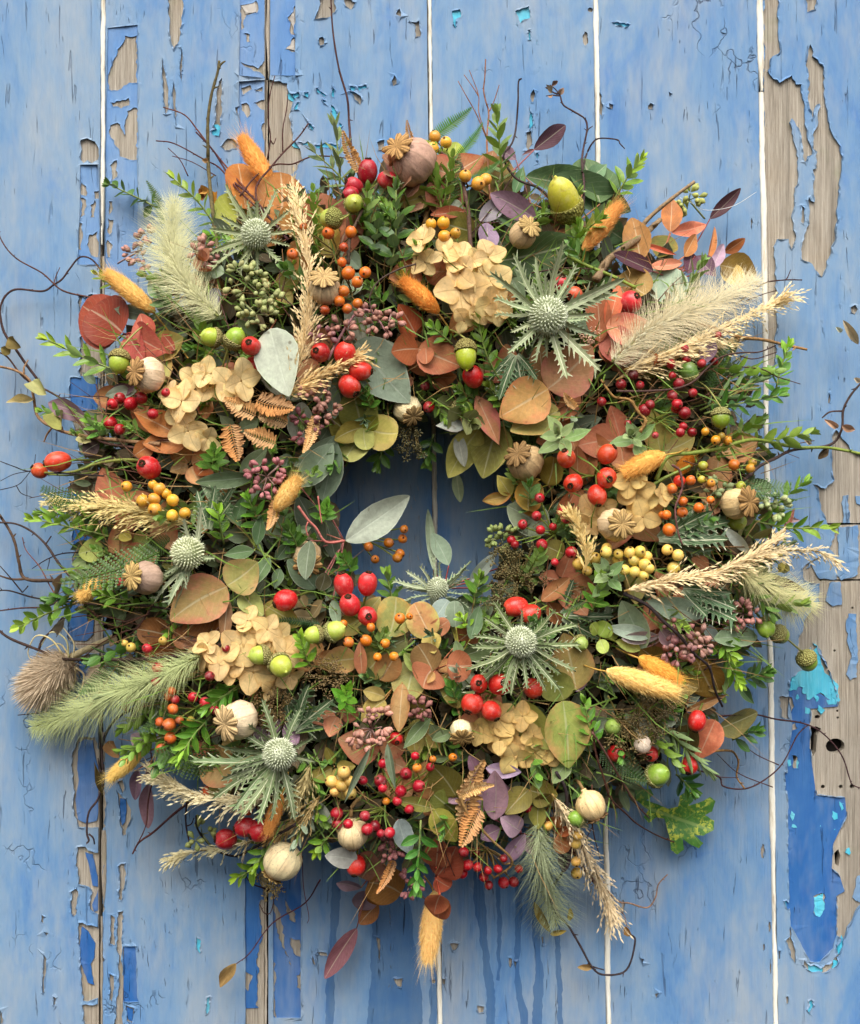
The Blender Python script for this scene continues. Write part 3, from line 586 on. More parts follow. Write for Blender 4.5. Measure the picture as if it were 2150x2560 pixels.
strip(5, -60, 228, 14, M['caulk'], 0); strip(5, 231, 2640, 13, M['caulk'], 0)
strip(1, 1830, 1975, 9, M['wood'], 6, 3); strip(1, 2075, 2270, 13, M['wood'], 8, 3); strip(1, 2290, 2640, 7, M['wood'], 4, 2); strip(2, 2165, 2640, 6, M['wood'], -1, -1); strip(2, -60, 200, 7, M['wood'], 3, 2); strip(1, 640, 1830, 6, M['wood'], 1, -2); strip(2, 200, 2160, 5, M['wood'], 0, -2)
# ---------------------------------------------------------------- plant builders (shared meshes, unit sized)
MR = random.Random(5)
def leaf_mesh(name, mat, shape, fold=0.12, curl=0.15, wave=0.05, nu=10, nv=6, seed=0):
    r = random.Random(seed); mb = MB(); vs = []; uv = []; fs = []
    ph = r.uniform(0, 6); cu = curl*r.uniform(.5, 1.4)*(1 if r.random() < .75 else -1); tw = r.uniform(-.18, .18); asym = r.uniform(-.06, .06)
    for i in range(nu+1):
        u = i/nu; uu = 0.5-0.5*math.cos(math.pi*u) if shape != 'lance' else u
        if shape == 'round': w = math.sqrt(max(0, 1-(2*uu-1)**2))**0.9*(1+.05*math.sin(3*uu+ph))
        elif shape == 'oval': w = (math.sin(math.pi*uu**0.92))**0.72
        elif shape == 'egg': w = (math.sin(math.pi*uu**0.72))**0.75
        elif shape == 'box': w = (math.sin(math.pi*uu**0.95))**0.85
        elif shape == 'point': w = (math.sin(math.pi*uu**0.85))**1.05
        elif shape == 'petal': w = (math.sin(math.pi*min(1, uu**0.8*.93+.04)))**0.7
        else: w = (math.sin(math.pi*u**0.8))**0.95
        for j in range(nv+1):
            v = j/nv*2-1; y = v*w*.5+asym*math.sin(math.pi*uu)
            z = fold*abs(v)*w*.9 + cu*(uu-.35)**2*(1 if True else 0) + wave*math.sin(6*uu+ph+2.2*v)*abs(v)*w + tw*v*(uu-.3)*w*.5
            vs.append(Vector((uu, y, z))); uv.append((uu, j/nv))
    for i in range(nu):
        for j in range(nv):
            a = i*(nv+1)+j; fs.append((a, a+nv+1, a+nv+2, a+1))
    mb.add(vs, fs, uv); return mb.build(name, mat)
LEAF = {}
for key, mat, shp, fo, cu, wv in (('round', 'euc', 'round', .05, .16, .05), ('egg', 'euc', 'egg', .07, .18, .05), ('oval', 'euc', 'oval', .12, .18, .05), ('point', 'euc', 'point', .14, .18, .04),
                          ('soval', 'sage', 'oval', .08, .16, .04), ('spoint', 'sage', 'point', .10, .16, .04), ('sround', 'sage', 'round', .05, .14, .05), ('segg', 'sage', 'egg', .06, .14, .05),
                          ('lance', 'sage', 'lance', .15, .22, .03), ('box', 'box', 'box', .16, .22, .03), ('dry', 'dry', 'oval', .5, .5, .22), ('petal', 'petal', 'petal', .08, -.16, .10)):
    LEAF[key] = [leaf_mesh(key+'_leaf', M[mat], shp, fo, cu, wv, 10 if key not in ('box',) else 6, 6 if key != 'box' else 4, seed=hash_ix) for hash_ix in range(11, 15)]
def put_leaf(parent, name, key, bx, by, tx, ty, w, col, tint=None, hb=None, ht=None, roll=None, dh=0.0, rnd=R):
    cxm, cym = (bx+tx)/2, (by+ty)/2
    h0 = (dome(bx, by)-12 if hb is None else hb)+dh; h1 = (dome(tx, ty)+10 if ht is None else ht)+dh
    L2 = math.hypot(tx-bx, ty-by); dz = max(-.75*L2, min(.75*L2, h1-h0))
    d = Vector((tx-bx, -(ty-by), dz)); L = d.length
    rot = frame(d, (0, 0, 1), rnd.uniform(-.35, .35) if roll is None else roll)
    return add(name, rnd.choice(LEAF[key]), parent, place(bx, by, h0, rot, (L, w, (L+w)*.5)), jit(lin(col) if isinstance(col, str) else col, .10, .05, rnd), lin(tint) if isinstance(tint, str) else tint)
def wire(parent, name, pts, r0, r1, mat, col, ns=6, wob=.06, n=5, kind=None):
    """pts: (px,py,h) list -> tube part"""
    root = WM[parent.name].to_translation() if parent is not None else P(*pts[0])
    q = catmull([P(*p)-root for p in pts], n); mb = MB()
    k = sc(sum(p[2] for p in pts)/len(pts)); tube(mb, q, r0*k, r1*k, ns, wob)
    return add(name, mb.build(name, mat), parent, Matrix.Translation(root), col, kind=kind)

# --- poppy seed head: axis +x from stalk end (x=-1) to crown (x=+1)
def poppy_meshes(seed):
    r = random.Random(seed); k = r.randint(9, 11)
    mb = MB(); ph = r.uniform(0, 6)
    prof = [(-1.28, .17), (-1.22, .21), (-1.15, .18), (-1.06, .24), (-.98, .42), (-.85, .66), (-.6, .88), (-.3, .985), (0, 1.0), (.3, .94), (.58, .8), (.78, .6), (.9, .42), (.98, .32)]
    lathe(mb, prof, 28, lambda u, t: 1+.05*math.cos(10*t)*math.sin(math.pi*u)+.035*math.sin(2*t+ph)+.03*math.sin(3*t+5*u)+.03*math.sin(t+ph*2+3*u))
    pod = mb.build('poppy_pod', M['poppy'])
    mb = MB(); ns = k*8; vs = []; uv = []; fs = []
    rings = [(0.0, .02), (.25, .10), (.5, .12), (.72, .07), (.9, -.02), (1.0, -.08)]
    for i, (rr, z) in enumerate(rings):
        for j in range(ns):
            t = 2*math.pi*j/ns; c = math.cos(k*t); lob = (.5+.5*c); 
            edge = (0.70+.30*lob**.45) if rr > .3 else 1
            rad_ = .98*rr*(edge if rr > .6 else 1-(1-edge)*.4)*(1+.03*math.sin(t*2+ph)); 
            dz = -.09*(1-abs(math.cos(k*t*.5))**.6)*rr if False else 0
            rid = math.exp(-((((t*k/(2*math.pi)) % 1)-.5)*0+0))*0
            g = abs(math.sin(k*t/2))            # 0 at the lobe's mid line, 1 between lobes
            zz = z+.10*rr*(1-abs(2*g-1.0))*.9-.10*rr*g**4+(-.03 if g < .12 and rr > .15 else 0)
            vs.append(Vector((1.02+zz, rad_*math.cos(t), rad_*math.sin(t)))); uv.append((rr, min(1, g*1.0)))
    for i in range(len(rings)-1):
        for j in range(ns):
            q = (j+1) % ns; fs.append((i*ns+q, i*ns+j, (i+1)*ns+j, (i+1)*ns+q))
    n0 = len(vs)
    for (rr, z) in ((.9, -.14), (.4, -.10)):
        for j in range(ns):
            t = 2*math.pi*j/ns; lob = .5+.5*math.cos(k*t); edge = .70+.30*lob**.45
            vs.append(Vector((1.02+z, rr*edge*math.cos(t), rr*edge*math.sin(t)))); uv.append((.9, .05))
    last = (len(rings)-1)*ns
    for a, b in ((last, n0), (n0, n0+ns)):
        for j in range(ns):
            q = (j+1) % ns; fs.append((a+q, a+j, b+j, b+q))
    mb.add(vs, fs, uv); return pod, mb.build('poppy_crown', M['crown'])
POPPY = [poppy_meshes(s) for s in (1, 2, 3, 4)]
def poppy(px, py, r, cxp, cyp, cd, label, col='c9a777', tint='b08a5c', ccol='c9a468', stem=None, dh=30, var=0, facing=None):
    """px,py pod centre; cxp,cyp crown centre; r pod radius; cd crown diameter"""
    h = dome(px, py)+dh; t = empty('poppy_seed_head', px, py, h-r); tag(t, label, 'poppy head', 'dried poppy seed heads', px, py)
    dx, dy = cxp-px, -(cyp-py); q = math.hypot(dx, dy)/(r*1.02)
    if facing is None:
        q2 = min(q, .64); k_ = q2/max(q, 1e-6); d = Vector((dx/(r*1.02)*k_, dy/(r*1.02)*k_, math.sqrt(1-q2*q2))).normalized()
        px, py = px+(dx-d.x*r)*.6, py-(dy-d.y*r)*.6
    else: d = Vector((dx/(r*1.02), dy/(r*1.02), facing)).normalized()
    d = d; rot = frame(d, (0.2, .3, .9), R.uniform(0, 6))
    pod, cr = POPPY[var % 4]
    lf = lambda h_: tuple(min(.9, v*1.35+.02) for v in lin(h_)[:3])+(1,)
    add('pod', pod, t, place(px, py, h, rot, (r*R.uniform(.92, 1.06), r*R.uniform(.95, 1.04), r)), jit(lf(col), .06), lf(tint))
    ck = cd*.5/r*1.22
    Mx = place(px, py, h, rot, r) @ Matrix.Translation((1.0-1.02*.7*ck-.0, 0, 0)) @ Matrix.Diagonal((ck*.7, ck, ck, 1))
    add('crown', cr, t, Mx, jit(lin(ccol), .05))
    b = Vector((px, -py, h))-d*r*1.25
    if stem is None: e = b-Vector((d.x, d.y, max(.35, d.z)))*r*2.2
    else: e = Vector((stem[0], -stem[1], dome(*stem)-60))
    m = b-d*r*.8
    wire(t, 'stalk', [(b.x, -b.y, b.z), ((m.x*.6+(b.x+e.x)*.2), -(m.y*.6+(b.y+e.y)*.2), m.z*.6+(b.z+e.z)*.2), (e.x, -e.y, e.z)], r*.13, r*.12, M['straw'], lin('9a7a4e'))
    return t

# --- acorn: axis +x from cup to tip
def acorn_meshes(seed):
    r = random.Random(seed); mb = MB()
    prof = [(-.35, .80), (-.1, .94), (.2, 1.0), (.55, .985), (.9, .88), (1.15, .70), (1.33, .48), (1.44, .25), (1.48, .13), (1.56, .10), (1.60, .04)]
    lathe(mb, prof, 22, lambda u, t: 1+.012*math.sin(3*t+u*4)); nut = mb.build('acorn_nut', M['acorn'])
    mb = MB(); prof = []
    for i in range(11):
        a = math.pi/2*i/10; prof.append((-.95*math.cos(a)+.02, 1.13*max(.06, math.sin(a))))
    prof += [(.10, 1.10), (.10, 1.0), (.0, .95)]
    rr = random.Random(seed+9)
    lathe(mb, prof, 30, lambda u, t: 1+.035*math.sin(15*t+u*40)*math.sin(u*38)+rr.uniform(-.02, .02)); return nut, mb.build('acorn_cup', M['cap'])
ACORN = [acorn_meshes(s) for s in (1, 2)]
def acorn(px, py, r, dx, dy, z, label, col='9db03a', tint='c0c24a', stalk=None, dh=35, lenk=1.0, cap='9a9868'):
    """dx,dy: picture direction from cup towards tip (y down); z: how far the tip turns to the viewer"""
    h = dome(px, py)+dh; t = empty('acorn', px, py, h-r); tag(t, label, 'acorn', 'green acorns', px, py)
    d = Vector((dx, -dy, z)).normalized(); rot = frame(d, (.3, .2, .9), R.uniform(0, 6)); a, c = R.choice(ACORN)
    Mx = place(px, py, h, rot, (r*lenk, r, r)) @ Matrix.Translation((-.35, 0, 0))
    add('nut', a, t, Mx, jit(lin(col), .08), lin(tint)); add('cup', c, t, Mx, jit(lin(cap), .08))
    b = Vector((px, -py, h))-d*r*1.25*lenk
    e = Vector((stalk[0], -stalk[1], dome(*stalk)-15)) if stalk else b-Vector((d.x, d.y, .8))*r*2
    m = (b+e)*.5-d*r*.5
    wire(t, 'stalk', [(b.x, -b.y, b.z), (m.x, -m.y, m.z), (e.x, -e.y, e.z)], r*.10, r*.09, M['stem'], lin('8d8c4a'))
    return t

# --- rose hip: axis +x to calyx
def hip_meshes(seed):
    r = random.Random(seed); mb = MB(); n = 14; prof = []
    for i in range(n+1):
        a = math.pi*i/n; x = -math.cos(a); prof.append((x*1.08, max(.05, math.sin(a)**.92*(1+.04*x))))
    lathe(mb, prof, 22, lambda u, t: 1+.035*math.sin(2*t+seed+u)+.018*math.sin(5*t+3*u)+.03*math.sin(t+seed*2+3*u)); body = mb.build('hip_body', M['hip'])
    mb = MB(); vs = []; fs = []; ns = 14
    for (x, q) in ((1.02, .30), (1.10, .33), (1.15, .28), (1.10, .16), (1.06, .02)):
        for j in range(ns):
            t = 2*math.pi*j/ns; k = q*(1+r.uniform(-.2, .2)); vs.append(Vector((x+r.uniform(-.03, .03), k*math.cos(t), k*math.sin(t))))
    for i in range(4):
        for j in range(ns):
            k = (j+1) % ns; fs.append((i*ns+k, i*ns+j, (i+1)*ns+j, (i+1)*ns+k))
    mb.add(vs, fs)
    for j in range(r.randint(12, 18)):     # dry sepal and stamen remains
        t = r.uniform(0, 6.28); q = r.uniform(.1, .3); b = Vector((1.05, q*math.cos(t), q*math.sin(t))); e = b+Vector((r.uniform(.06, .26), r.uniform(-.22, .22), r.uniform(-.22, .22)))
        s = Vector((0, -math.sin(t), math.cos(t)))*.05
        mb.add([b-s, b+s, e], [(0, 1, 2)])
    return body, mb.build('hip_calyx', M['calyx'], False)
HIP = [hip_meshes(s) for s in (1, 2, 3)]
def hip_part(t, px, py, h, r, d, col, tint, lenk, st=None, name='hip'):
    d = Vector(d).normalized(); rot = frame(d, (.1, .3, .9), R.uniform(0, 6)); b, c = R.choice(HIP)
    Mx = place(px, py, h, rot, (r*lenk, r, r)); o = add(name, b, t, Mx, jit(lin(col), .08, .04), lin(tint)); add('calyx', c, o, Mx, jit(lin('3e2a1c'), .2))
    bb = Vector((px, -py, h))-d*r*lenk*1.0
    e = Vector((st[0], -st[1], dome(*st)-40)) if st else bb-Vector((d.x*.8, d.y*.8, .9))*r*2.4
    m = bb.lerp(e, .45)-d*r*.5
    wire(t, 'stalk', [(bb.x, -bb.y, bb.z), (m.x, -m.y, m.z), (e.x, -e.y, e.z)], r*.11, r*.13, M['stem'], jit(lin('6f7a35'), .15))
def hips(label, items, col='c0241e', tint='d8452a', group='red rose hips', dh=35):
    """items: (px,py,r,dx,dy,z[,len,[stalk]])"""
    px = sum(i[0] for i in items)/len(items); py = sum(i[1] for i in items)/len(items)
    t = empty('rose_hip_cluster' if len(items) > 1 else 'rose_hip', px, py, dome(px, py)); tag(t, label, 'rose hips' if len(items) > 1 else 'rose hip', group, px, py)
    j = None
    for it in items:
        x, y, r, dx, dy, z = it[:6]; lk = it[6] if len(it) > 6 and it[6] else 1.05; st = it[7] if len(it) > 7 else None
        cc = it[8] if len(it) > 8 else col
        hip_part(t, x, y, dome(x, y)+dh+R.uniform(-4, 4), r, (dx, -dy, z), cc, tint, lk, st)
    return t
# --- small round berries
def berry_meshes(seed):
    q_ = random.Random(seed+50); a1, a2, a3 = q_.uniform(0, 6), q_.uniform(0, 6), q_.uniform(.02, .05); mb = MB(); prof = []; n = 10
    for i in range(n+1):
        a = math.pi*i/n; prof.append((-math.cos(a)*1.0, max(.04, math.sin(a))))
    prof[-1] = (.93, .04); lathe(mb, prof, 16, lambda u, t: 1+a3*math.sin(t+a1+u*2)+a3*.6*math.sin(3*t+a2-4*u)); b = mb.build('berry_body', M['berry'])
    r = random.Random(seed); mb = MB()
    for j in range(6):
        t = j/6*6.28+r.uniform(-.2, .2); p0 = Vector((.955, .05*math.cos(t), .05*math.sin(t))); e = Vector((1.06, .27*math.cos(t), .27*math.sin(t))); s = Vector((0, -math.sin(t), math.cos(t)))*.09
        m = p0.lerp(e, .5)+Vector((.02, 0, 0)); mb.add([p0, m-s, m+s, e], [(0, 1, 3), (0, 3, 2)])
    lathe(mb, [(.93, .15), (.99, .13), (1.0, .03)], 8); return b, mb.build('berry_calyx', M['calyx'], False)
BERRY = [berry_meshes(s) for s in (1, 2, 3, 4, 5)]
def berries(label, items, join, col, tint, stemcol='7d8a3c', group=None, dh=25, cat='berries', name='berry_cluster', stalk_to=None, oval=1.0, bh=None):
    px = sum(i[0] for i in items)/len(items); py = sum(i[1] for i in items)/len(items)
    t = empty(name, px, py, dome(px, py)); tag(t, label, cat, group, px, py)
    jh = (dome(*join)-30) if bh is None else bh-25
    for it in items:
        x, y, r = it[:3]; c = it[3] if len(it) > 3 else col
        h = (dome(x, y) if bh is None else bh)+dh+R.uniform(-14, 12)
        away = Vector((x-join[0], -(y-join[1]), 0)); away = away.normalized() if away.length > 1 else Vector((0, 0, 1))
        d = (away*R.uniform(.2, 1)+Vector((R.uniform(-.5, .5), R.uniform(-.5, .5), R.uniform(.1, 1.1)))).normalized()
        b, k = R.choice(BERRY); rot = frame(d, (.1, .3, .9), R.uniform(0, 6)); Mx = place(x, y, h, rot, (r*oval*R.uniform(.97, 1.08), r, r*R.uniform(.95, 1.03)))
        o = add('berry', b, t, Mx, jit(lin(c), .22, .10), jit(lin(tint), .2, .1)); add('calyx', k, o, Mx, jit(lin('4a3320'), .2))
        bb = Vector((x, -y, h))-d*r*.95; e = Vector((join[0]+R.uniform(-4, 4), -(join[1]+R.uniform(-4, 4)), jh)); m = bb.lerp(e, .5)+Vector((R.uniform(-5, 5), R.uniform(-5, 5), R.uniform(-8, 8)))
        wire(t, 'stalk', [(bb.x, -bb.y, bb.z), (m.x, -m.y, m.z), (e.x, -e.y, e.z)], 1.9, 2.2, M['stem'], jit(lin(stemcol), .15), ns=5)
    if stalk_to:
        wire(t, 'stem', [(join[0], join[1], jh)]+[(a, b, (dome(a, b) if bh is None else bh)-35-20*i) for i, (a, b) in enumerate(stalk_to)], 3.2, 3.8, M['stem'], jit(lin(stemcol), .15))
    return t

# --- soft oval grass heads
def tail_mesh(seed, n=3000):
    rs = np.random.RandomState(seed); mb = MB(); prof = [(-.5+i/12, .5*max(.05, math.sin(math.pi*(i/12*.94+.03)))**.6*.84) for i in range(13)]
    lathe(mb, prof, 14)
    u = rs.uniform(0.01, .99, n); t = rs.uniform(0, 2*np.pi, n); rr = .5*np.sin(np.pi*(u*.94+.03))**.6*.78
    p = np.stack([u-.5, rr*np.cos(t), rr*np.sin(t)], 1); d = np.stack([.85+.4*rs.rand(n)+u*.5, np.cos(t)*(.9+.5*rs.rand(n)), np.sin(t)*(.9+.5*rs.rand(n))], 1)+rs.normal(size=(n, 3))*.16
    d /= np.linalg.norm(d, axis=1, keepdims=True); L = rs.uniform(.10, .26, n)*(1-.2*u)
    hairs(mb, p, d*np.array([.62, 1, 1]), L, .016, rs.normal(size=(n, 3))*.06, rs, np.stack([0*t, np.cos(t), np.sin(t)], 1))
    m = 620; u = rs.uniform(.05, .95, m); t = rs.uniform(0, 2*np.pi, m); p = np.stack([u-.5, .2*np.cos(t), .2*np.sin(t)], 1); d = np.stack([.9+0*u, np.cos(t), np.sin(t)], 1)+rs.normal(size=(m, 3))*.2; d /= np.linalg.norm(d, axis=1, keepdims=True)
    hairs(mb, p, d, rs.uniform(.28, .62, m), .008, rs.normal(size=(m, 3))*.08, rs, np.stack([0*t, np.cos(t), np.sin(t)], 1))
    return mb.build('tail_fluff', M['fluff'])
TAILS = [tail_mesh(s) for s in (1, 2, 3)]
def tail(bx, by, tx, ty, w, label, col='e0962f', stem=None, dh=45, hz=0):
    """from the stalk end (bx,by) to the soft tip"""
    cx, cy = (bx+tx)/2, (by+ty)/2; h = dome(cx, cy)+dh; t = empty('bunny_tail_grass', cx, cy, h-w*.4); tag(t, label, 'grass head', 'dyed fluffy grass heads', cx, cy)
    d = Vector((tx-bx, -(ty-by), hz)); L = d.length
    add('fluff', R.choice(TAILS), t, place(cx, cy, h, frame(d, (0, .2, 1), R.uniform(0, 6)), (L*1.05, w*1.08, w*1.08)), jit(lin(col), .05, .03), kind='stuff')
    if stem is None: stem = (bx-(tx-bx)*.7, by-(ty-by)*.7)
    wire(t, 'stalk', [(bx+(tx-bx)*.05, by+(ty-by)*.05, h-hz*.5), ((bx+stem[0])/2+4, (by+stem[1])/2+4, h-14), (stem[0], stem[1], dome(*stem)-30)], 2.4, 2.2, M['straw'], lin('c9a04e'), ns=5)
# --- foxtail grass plume along a curve
def plume(label, pts, w, col, n=3600, dh=40, hair=1.0, name='foxtail_grass', seed=1, group='feathery foxtail grasses', hw=1.0, seeds=True, fall=None):
    n = int(n*.5); rs = np.random.RandomState(seed); hs_ = [dome(x, y)+dh if fall is None else fall[i] for i, (x, y) in enumerate(pts)]
    t = empty(name, pts[0][0], pts[0][1], hs_[0]); tag(t, label, 'grass', group, pts[len(pts)//2][0], pts[len(pts)//2][1])
    root = WM[t.name].to_translation()
    cv = catmull([P(x, y, h)-root for (x, y), h in zip(pts, hs_)], 10); k = sc(hs_[0])
    A = np.array([list(v) for v in cv]); seg = np.gradient(A, axis=0); seg /= np.linalg.norm(seg, axis=1, keepdims=True)
    mb = MB(); u = rs.uniform(0, 1, n)**.9; idx = u*(len(A)-1); i0 = np.clip(idx.astype(int), 0, len(A)-2); f = (idx-i0)[:, None]
    p = A[i0]*(1-f)+A[i0+1]*f; tg = seg[i0]
    rv = rs.normal(size=(n, 3)); rv -= (rv*tg).sum(1, keepdims=True)*tg; rv /= np.linalg.norm(rv, axis=1, keepdims=True)+1e-9
    env = np.clip(np.sin(np.pi*(u*.93+.05)), .05, 1)**.55
    d = rv*(.8+.45*rs.rand(n)[:, None])+tg*(.55+.4*rs.rand(n)[:, None]); d /= np.linalg.norm(d, axis=1, keepdims=True)
    hairs(mb, p+rv*w*.06*k, d, rs.uniform(.4, 1.1, n)*w*k*env*hair, hw*.75*k, rs.normal(size=(n, 3))*.05+np.array([0, 0, -.10]), rs, rv*.6+np.array([0, -.8, .45]))
    add('bristles', mb.build('bristles', M['grass']), t, Matrix.Translation(root), jit(tuple(min(.95, v) for v in lin(col)[:3]), .04), kind='stuff')
    mb = MB(); tube(mb, cv, w*.03*k, w*.018*k, 5)
    add('stalk', mb.build('stalk', M['stem']), t, Matrix.Translation(root), lin('8f9455'))
    if seeds:
        mb = MB(); m = int(n/5); u = rs.uniform(0, 1, m); idx = u*(len(A)-1); i0 = np.clip(idx.astype(int), 0, len(A)-2)
        for q in range(m):
            c = Vector(A[i0[q]]).lerp(Vector(A[i0[q]+1]), float(idx[q]-i0[q])); tg = Vector(seg[i0[q]]); r_ = Vector(rs.normal(size=3)); r_ = (r_-tg*r_.dot(tg)).normalized(); dd = (tg*.8+r_*.75).normalized(); e_ = max(.25, math.sin(math.pi*(u[q]*.93+.05))**.5)
            L = w*.24*k*e_; s = dd.cross(r_).normalized()*L*.15; q2 = dd.cross(s).normalized()*L*.15; b = c+r_*w*.03*k; m_ = b+dd*L*.45
            mb.add([b, m_+s, m_+q2, m_-s, m_-q2, b+dd*L], [(0, 1, 2), (0, 2, 3), (0, 3, 4), (0, 4, 1), (5, 2, 1), (5, 3, 2), (5, 4, 3), (5, 1, 4)])
        add('spikelets', mb.build('spikelets', M['grass']), t, Matrix.Translation(root), jit(tuple(min(.95, v*.8) for v in lin(col)[:3]), .04), kind='stuff')
    return t
# --- arching straw-coloured plume with long strands
def feather(label, pts, w, col, n=90, dh=45, seed=1, name='straw_plume', group='straw coloured grass plumes'):
    rs = random.Random(seed); t = empty(name, pts[0][0], pts[0][1], dome(*pts[0])); tag(t, label, 'grass', group, pts[len(pts)//2][0], pts[len(pts)//2][1])
    root = WM[t.name].to_translation(); cv = catmull([P(x, y, dome(x, y)+dh)-root for x, y in pts], 10); k = sc(200); N = len(cv)
    mb = MB(); tube(mb, cv, 2.6*k, 1.2*k, 5)
    add('stalk', mb.build('stalk', M['straw']), t, Matrix.Translation(root), lin('b08f52'))
    mb = MB()
    for q in range(int(n*1.5)):
        u = rs.random()**.85*.93; i = int(u*(N-2)); p = cv[i].copy(); tg = (cv[min(N-1, i+2)]-cv[i]).normalized()
        r_ = Vector((rs.gauss(0, 1), rs.gauss(0, 1), rs.gauss(0, 1))); r_ = (r_-tg*r_.dot(tg)).normalized()
        L = w*k*rs.uniform(.9, 2.3)*(1-.35*u); spread = rs.uniform(.15, .62); ns = 6; pp = []; d = (tg+r_*spread*.6).normalized(); g = Vector((0, 0, -1))*rs.uniform(.02, .10)
        for s in range(ns+1):
            pp.append(p.copy()); p = p+d*L/ns; d = (d+r_*spread*.13+g).normalized()
        s = tg.cross(r_*.5+Vector((0, -.8, .5))).normalized()*k*rs.uniform(.8, 1.5); vs = []
        for j, x in enumerate(pp): vs += [x-s*(1-j/ns*.8), x+s*(1-j/ns*.8)]
        mb.add(vs, [(2*j, 2*j+1, 2*j+3, 2*j+2) for j in range(ns)])
        for j in range(1, ns+1):       # narrow seeds clasping the strand
            if rs.random() < .9:
                c = pp[j]; dd = ((pp[j]-pp[j-1]).normalized()+Vector((rs.uniform(-.35, .35), rs.uniform(-.35, .35), rs.uniform(-.35, .35)))).normalized(); l = k*rs.uniform(11, 21); e = dd.cross(Vector((rs.gauss(0, .5), rs.gauss(0, .5)-.8, rs.gauss(0, .5)+.5))).normalized()*k*2.2
                mb.add([c, c+dd*l*.4+e, c+dd*l, c+dd*l*.4-e], [(0, 1, 2, 3)])
    add('strands', mb.build('strands', M['grass']), t, Matrix.Translation(root), jit(tuple(min(.95, v) for v in lin(col)[:3]), .05), kind='stuff')
    return t
# --- sea holly
def bract_mesh(seed):
    r = random.Random(seed); mb = MB(); n = 16; nv = 4; vs = []; uv = []; fs = []; cu = r.uniform(-.12, .22)
    wf = lambda u: .050*(math.sin(math.pi*min(1, u*.9+.1)))**.6*(1-.25*u)+.012
    zf = lambda u: cu*u*u+.02*math.sin(7*u+seed)
    for i in range(n+1):
        u = i/n
        for j in range(nv+1):
            v = j/nv*2-1; vs.append(Vector((u, v*wf(u)*(1 if u < .97 else .3), zf(u)+abs(v)*.03))); uv.append((u, .5+v*.46))
    for i in range(n):
        for j in range(nv):
            a = i*(nv+1)+j; fs.append((a, a+nv+1, a+nv+2, a+1))
    mb.add(vs, fs, uv)
    for sgn in (-1, 1):
        u = .24+r.uniform(0, .05)
        while u < .95:
            big = r.random() < .55; t = r.uniform(.06, .12)*(1.35 if big else .6)*(1.15-.5*u); b0 = max(.02, u-.035); b1 = min(.99, u+.025); e = u+t*r.uniform(.7, 1.2)
            mb.add([(b0, sgn*wf(b0)*.9, zf(b0)+.028), (b1, sgn*wf(b1)*.9, zf(b1)+.028), (min(1.02, e), sgn*(wf(u)+t), zf(u)+.05+r.uniform(-.03, .04)), ((b0+b1)/2, sgn*wf(u)*.6, zf(u)+.02)], [(0, 1, 2) if sgn < 0 else (1, 0, 2)], [(b0, .5+sgn*.34), (b1, .5+sgn*.34), (u, .5+sgn*.5), (u, .5+sgn*.3)])
            u += r.uniform(.085, .13)
    return mb.build('bract', M['bract'])
BRACT = [bract_mesh(s) for s in (1, 2, 3, 4)]
def cone_mesh(seed, n=230):
    r = random.Random(seed); rs = np.random.RandomState(seed); mb = MB()
    lathe(mb, [(-.75+1.6*i/10, (.78)*max(.05, math.sin(math.pi*(i/10*.86+.12)))**.6) for i in range(11)], 16)
    ga = math.pi*(3-math.sqrt(5))
    for i in range(n):
        q = (i+.5)/n; a = math.acos(1-1.72*q); t = i*ga; d = Vector((math.cos(a), math.sin(a)*math.cos(t), math.sin(a)*math.sin(t))); b = Vector((d.x*.82+.02, d.y*.82, d.z*.82)); 
        dd = (d+Vector((.18, 0, 0))).normalized(); L = .30*r.uniform(.75, 1.25); s = dd.cross(Vector((.3, .5, .8))).normalized()*.050; s2 = dd.cross(s).normalized()*.050
        m = b+dd*L*.6; mb.add([b+s, b+s2, b-s, b-s2, m+s*1.15, m+s2*1.15, m-s*1.15, m-s2*1.15, b+dd*L], [(0, 1, 5, 4), (1, 2, 6, 5), (2, 3, 7, 6), (3, 0, 4, 7), (4, 5, 8), (5, 6, 8), (6, 7, 8), (7, 4, 8)], [(.6, .5)]*4+[(.8, .5)]*4+[(1, .5)])
    m = 520; q = rs.rand(m); a = np.arccos(1-1.75*q); t = rs.rand(m)*6.283; d = np.stack([np.cos(a), np.sin(a)*np.cos(t), np.sin(a)*np.sin(t)], 1)
    dd = d+rs.normal(size=(m, 3))*.25+np.array([.15, 0, 0]); dd /= np.linalg.norm(dd, axis=1, keepdims=True); hairs(mb, d*.86, dd, rs.uniform(.22, .42, m), .022, rs.normal(size=(m, 3))*.03, rs, d)
    return mb.build('thistle_cone', M['cone'])
n = NT('thistle_cone'); cc = n.objcol(); uu, vv = n.uv(); M['cone'] = n.fin(n.mix(n.mapr(uu, .45, .95), n.mix(1.0, cc, (.42, .46, .34, 1), 'MULTIPLY'), cc), .8, None, .1, .25)
CONES = [cone_mesh(s) for s in (1, 2)]
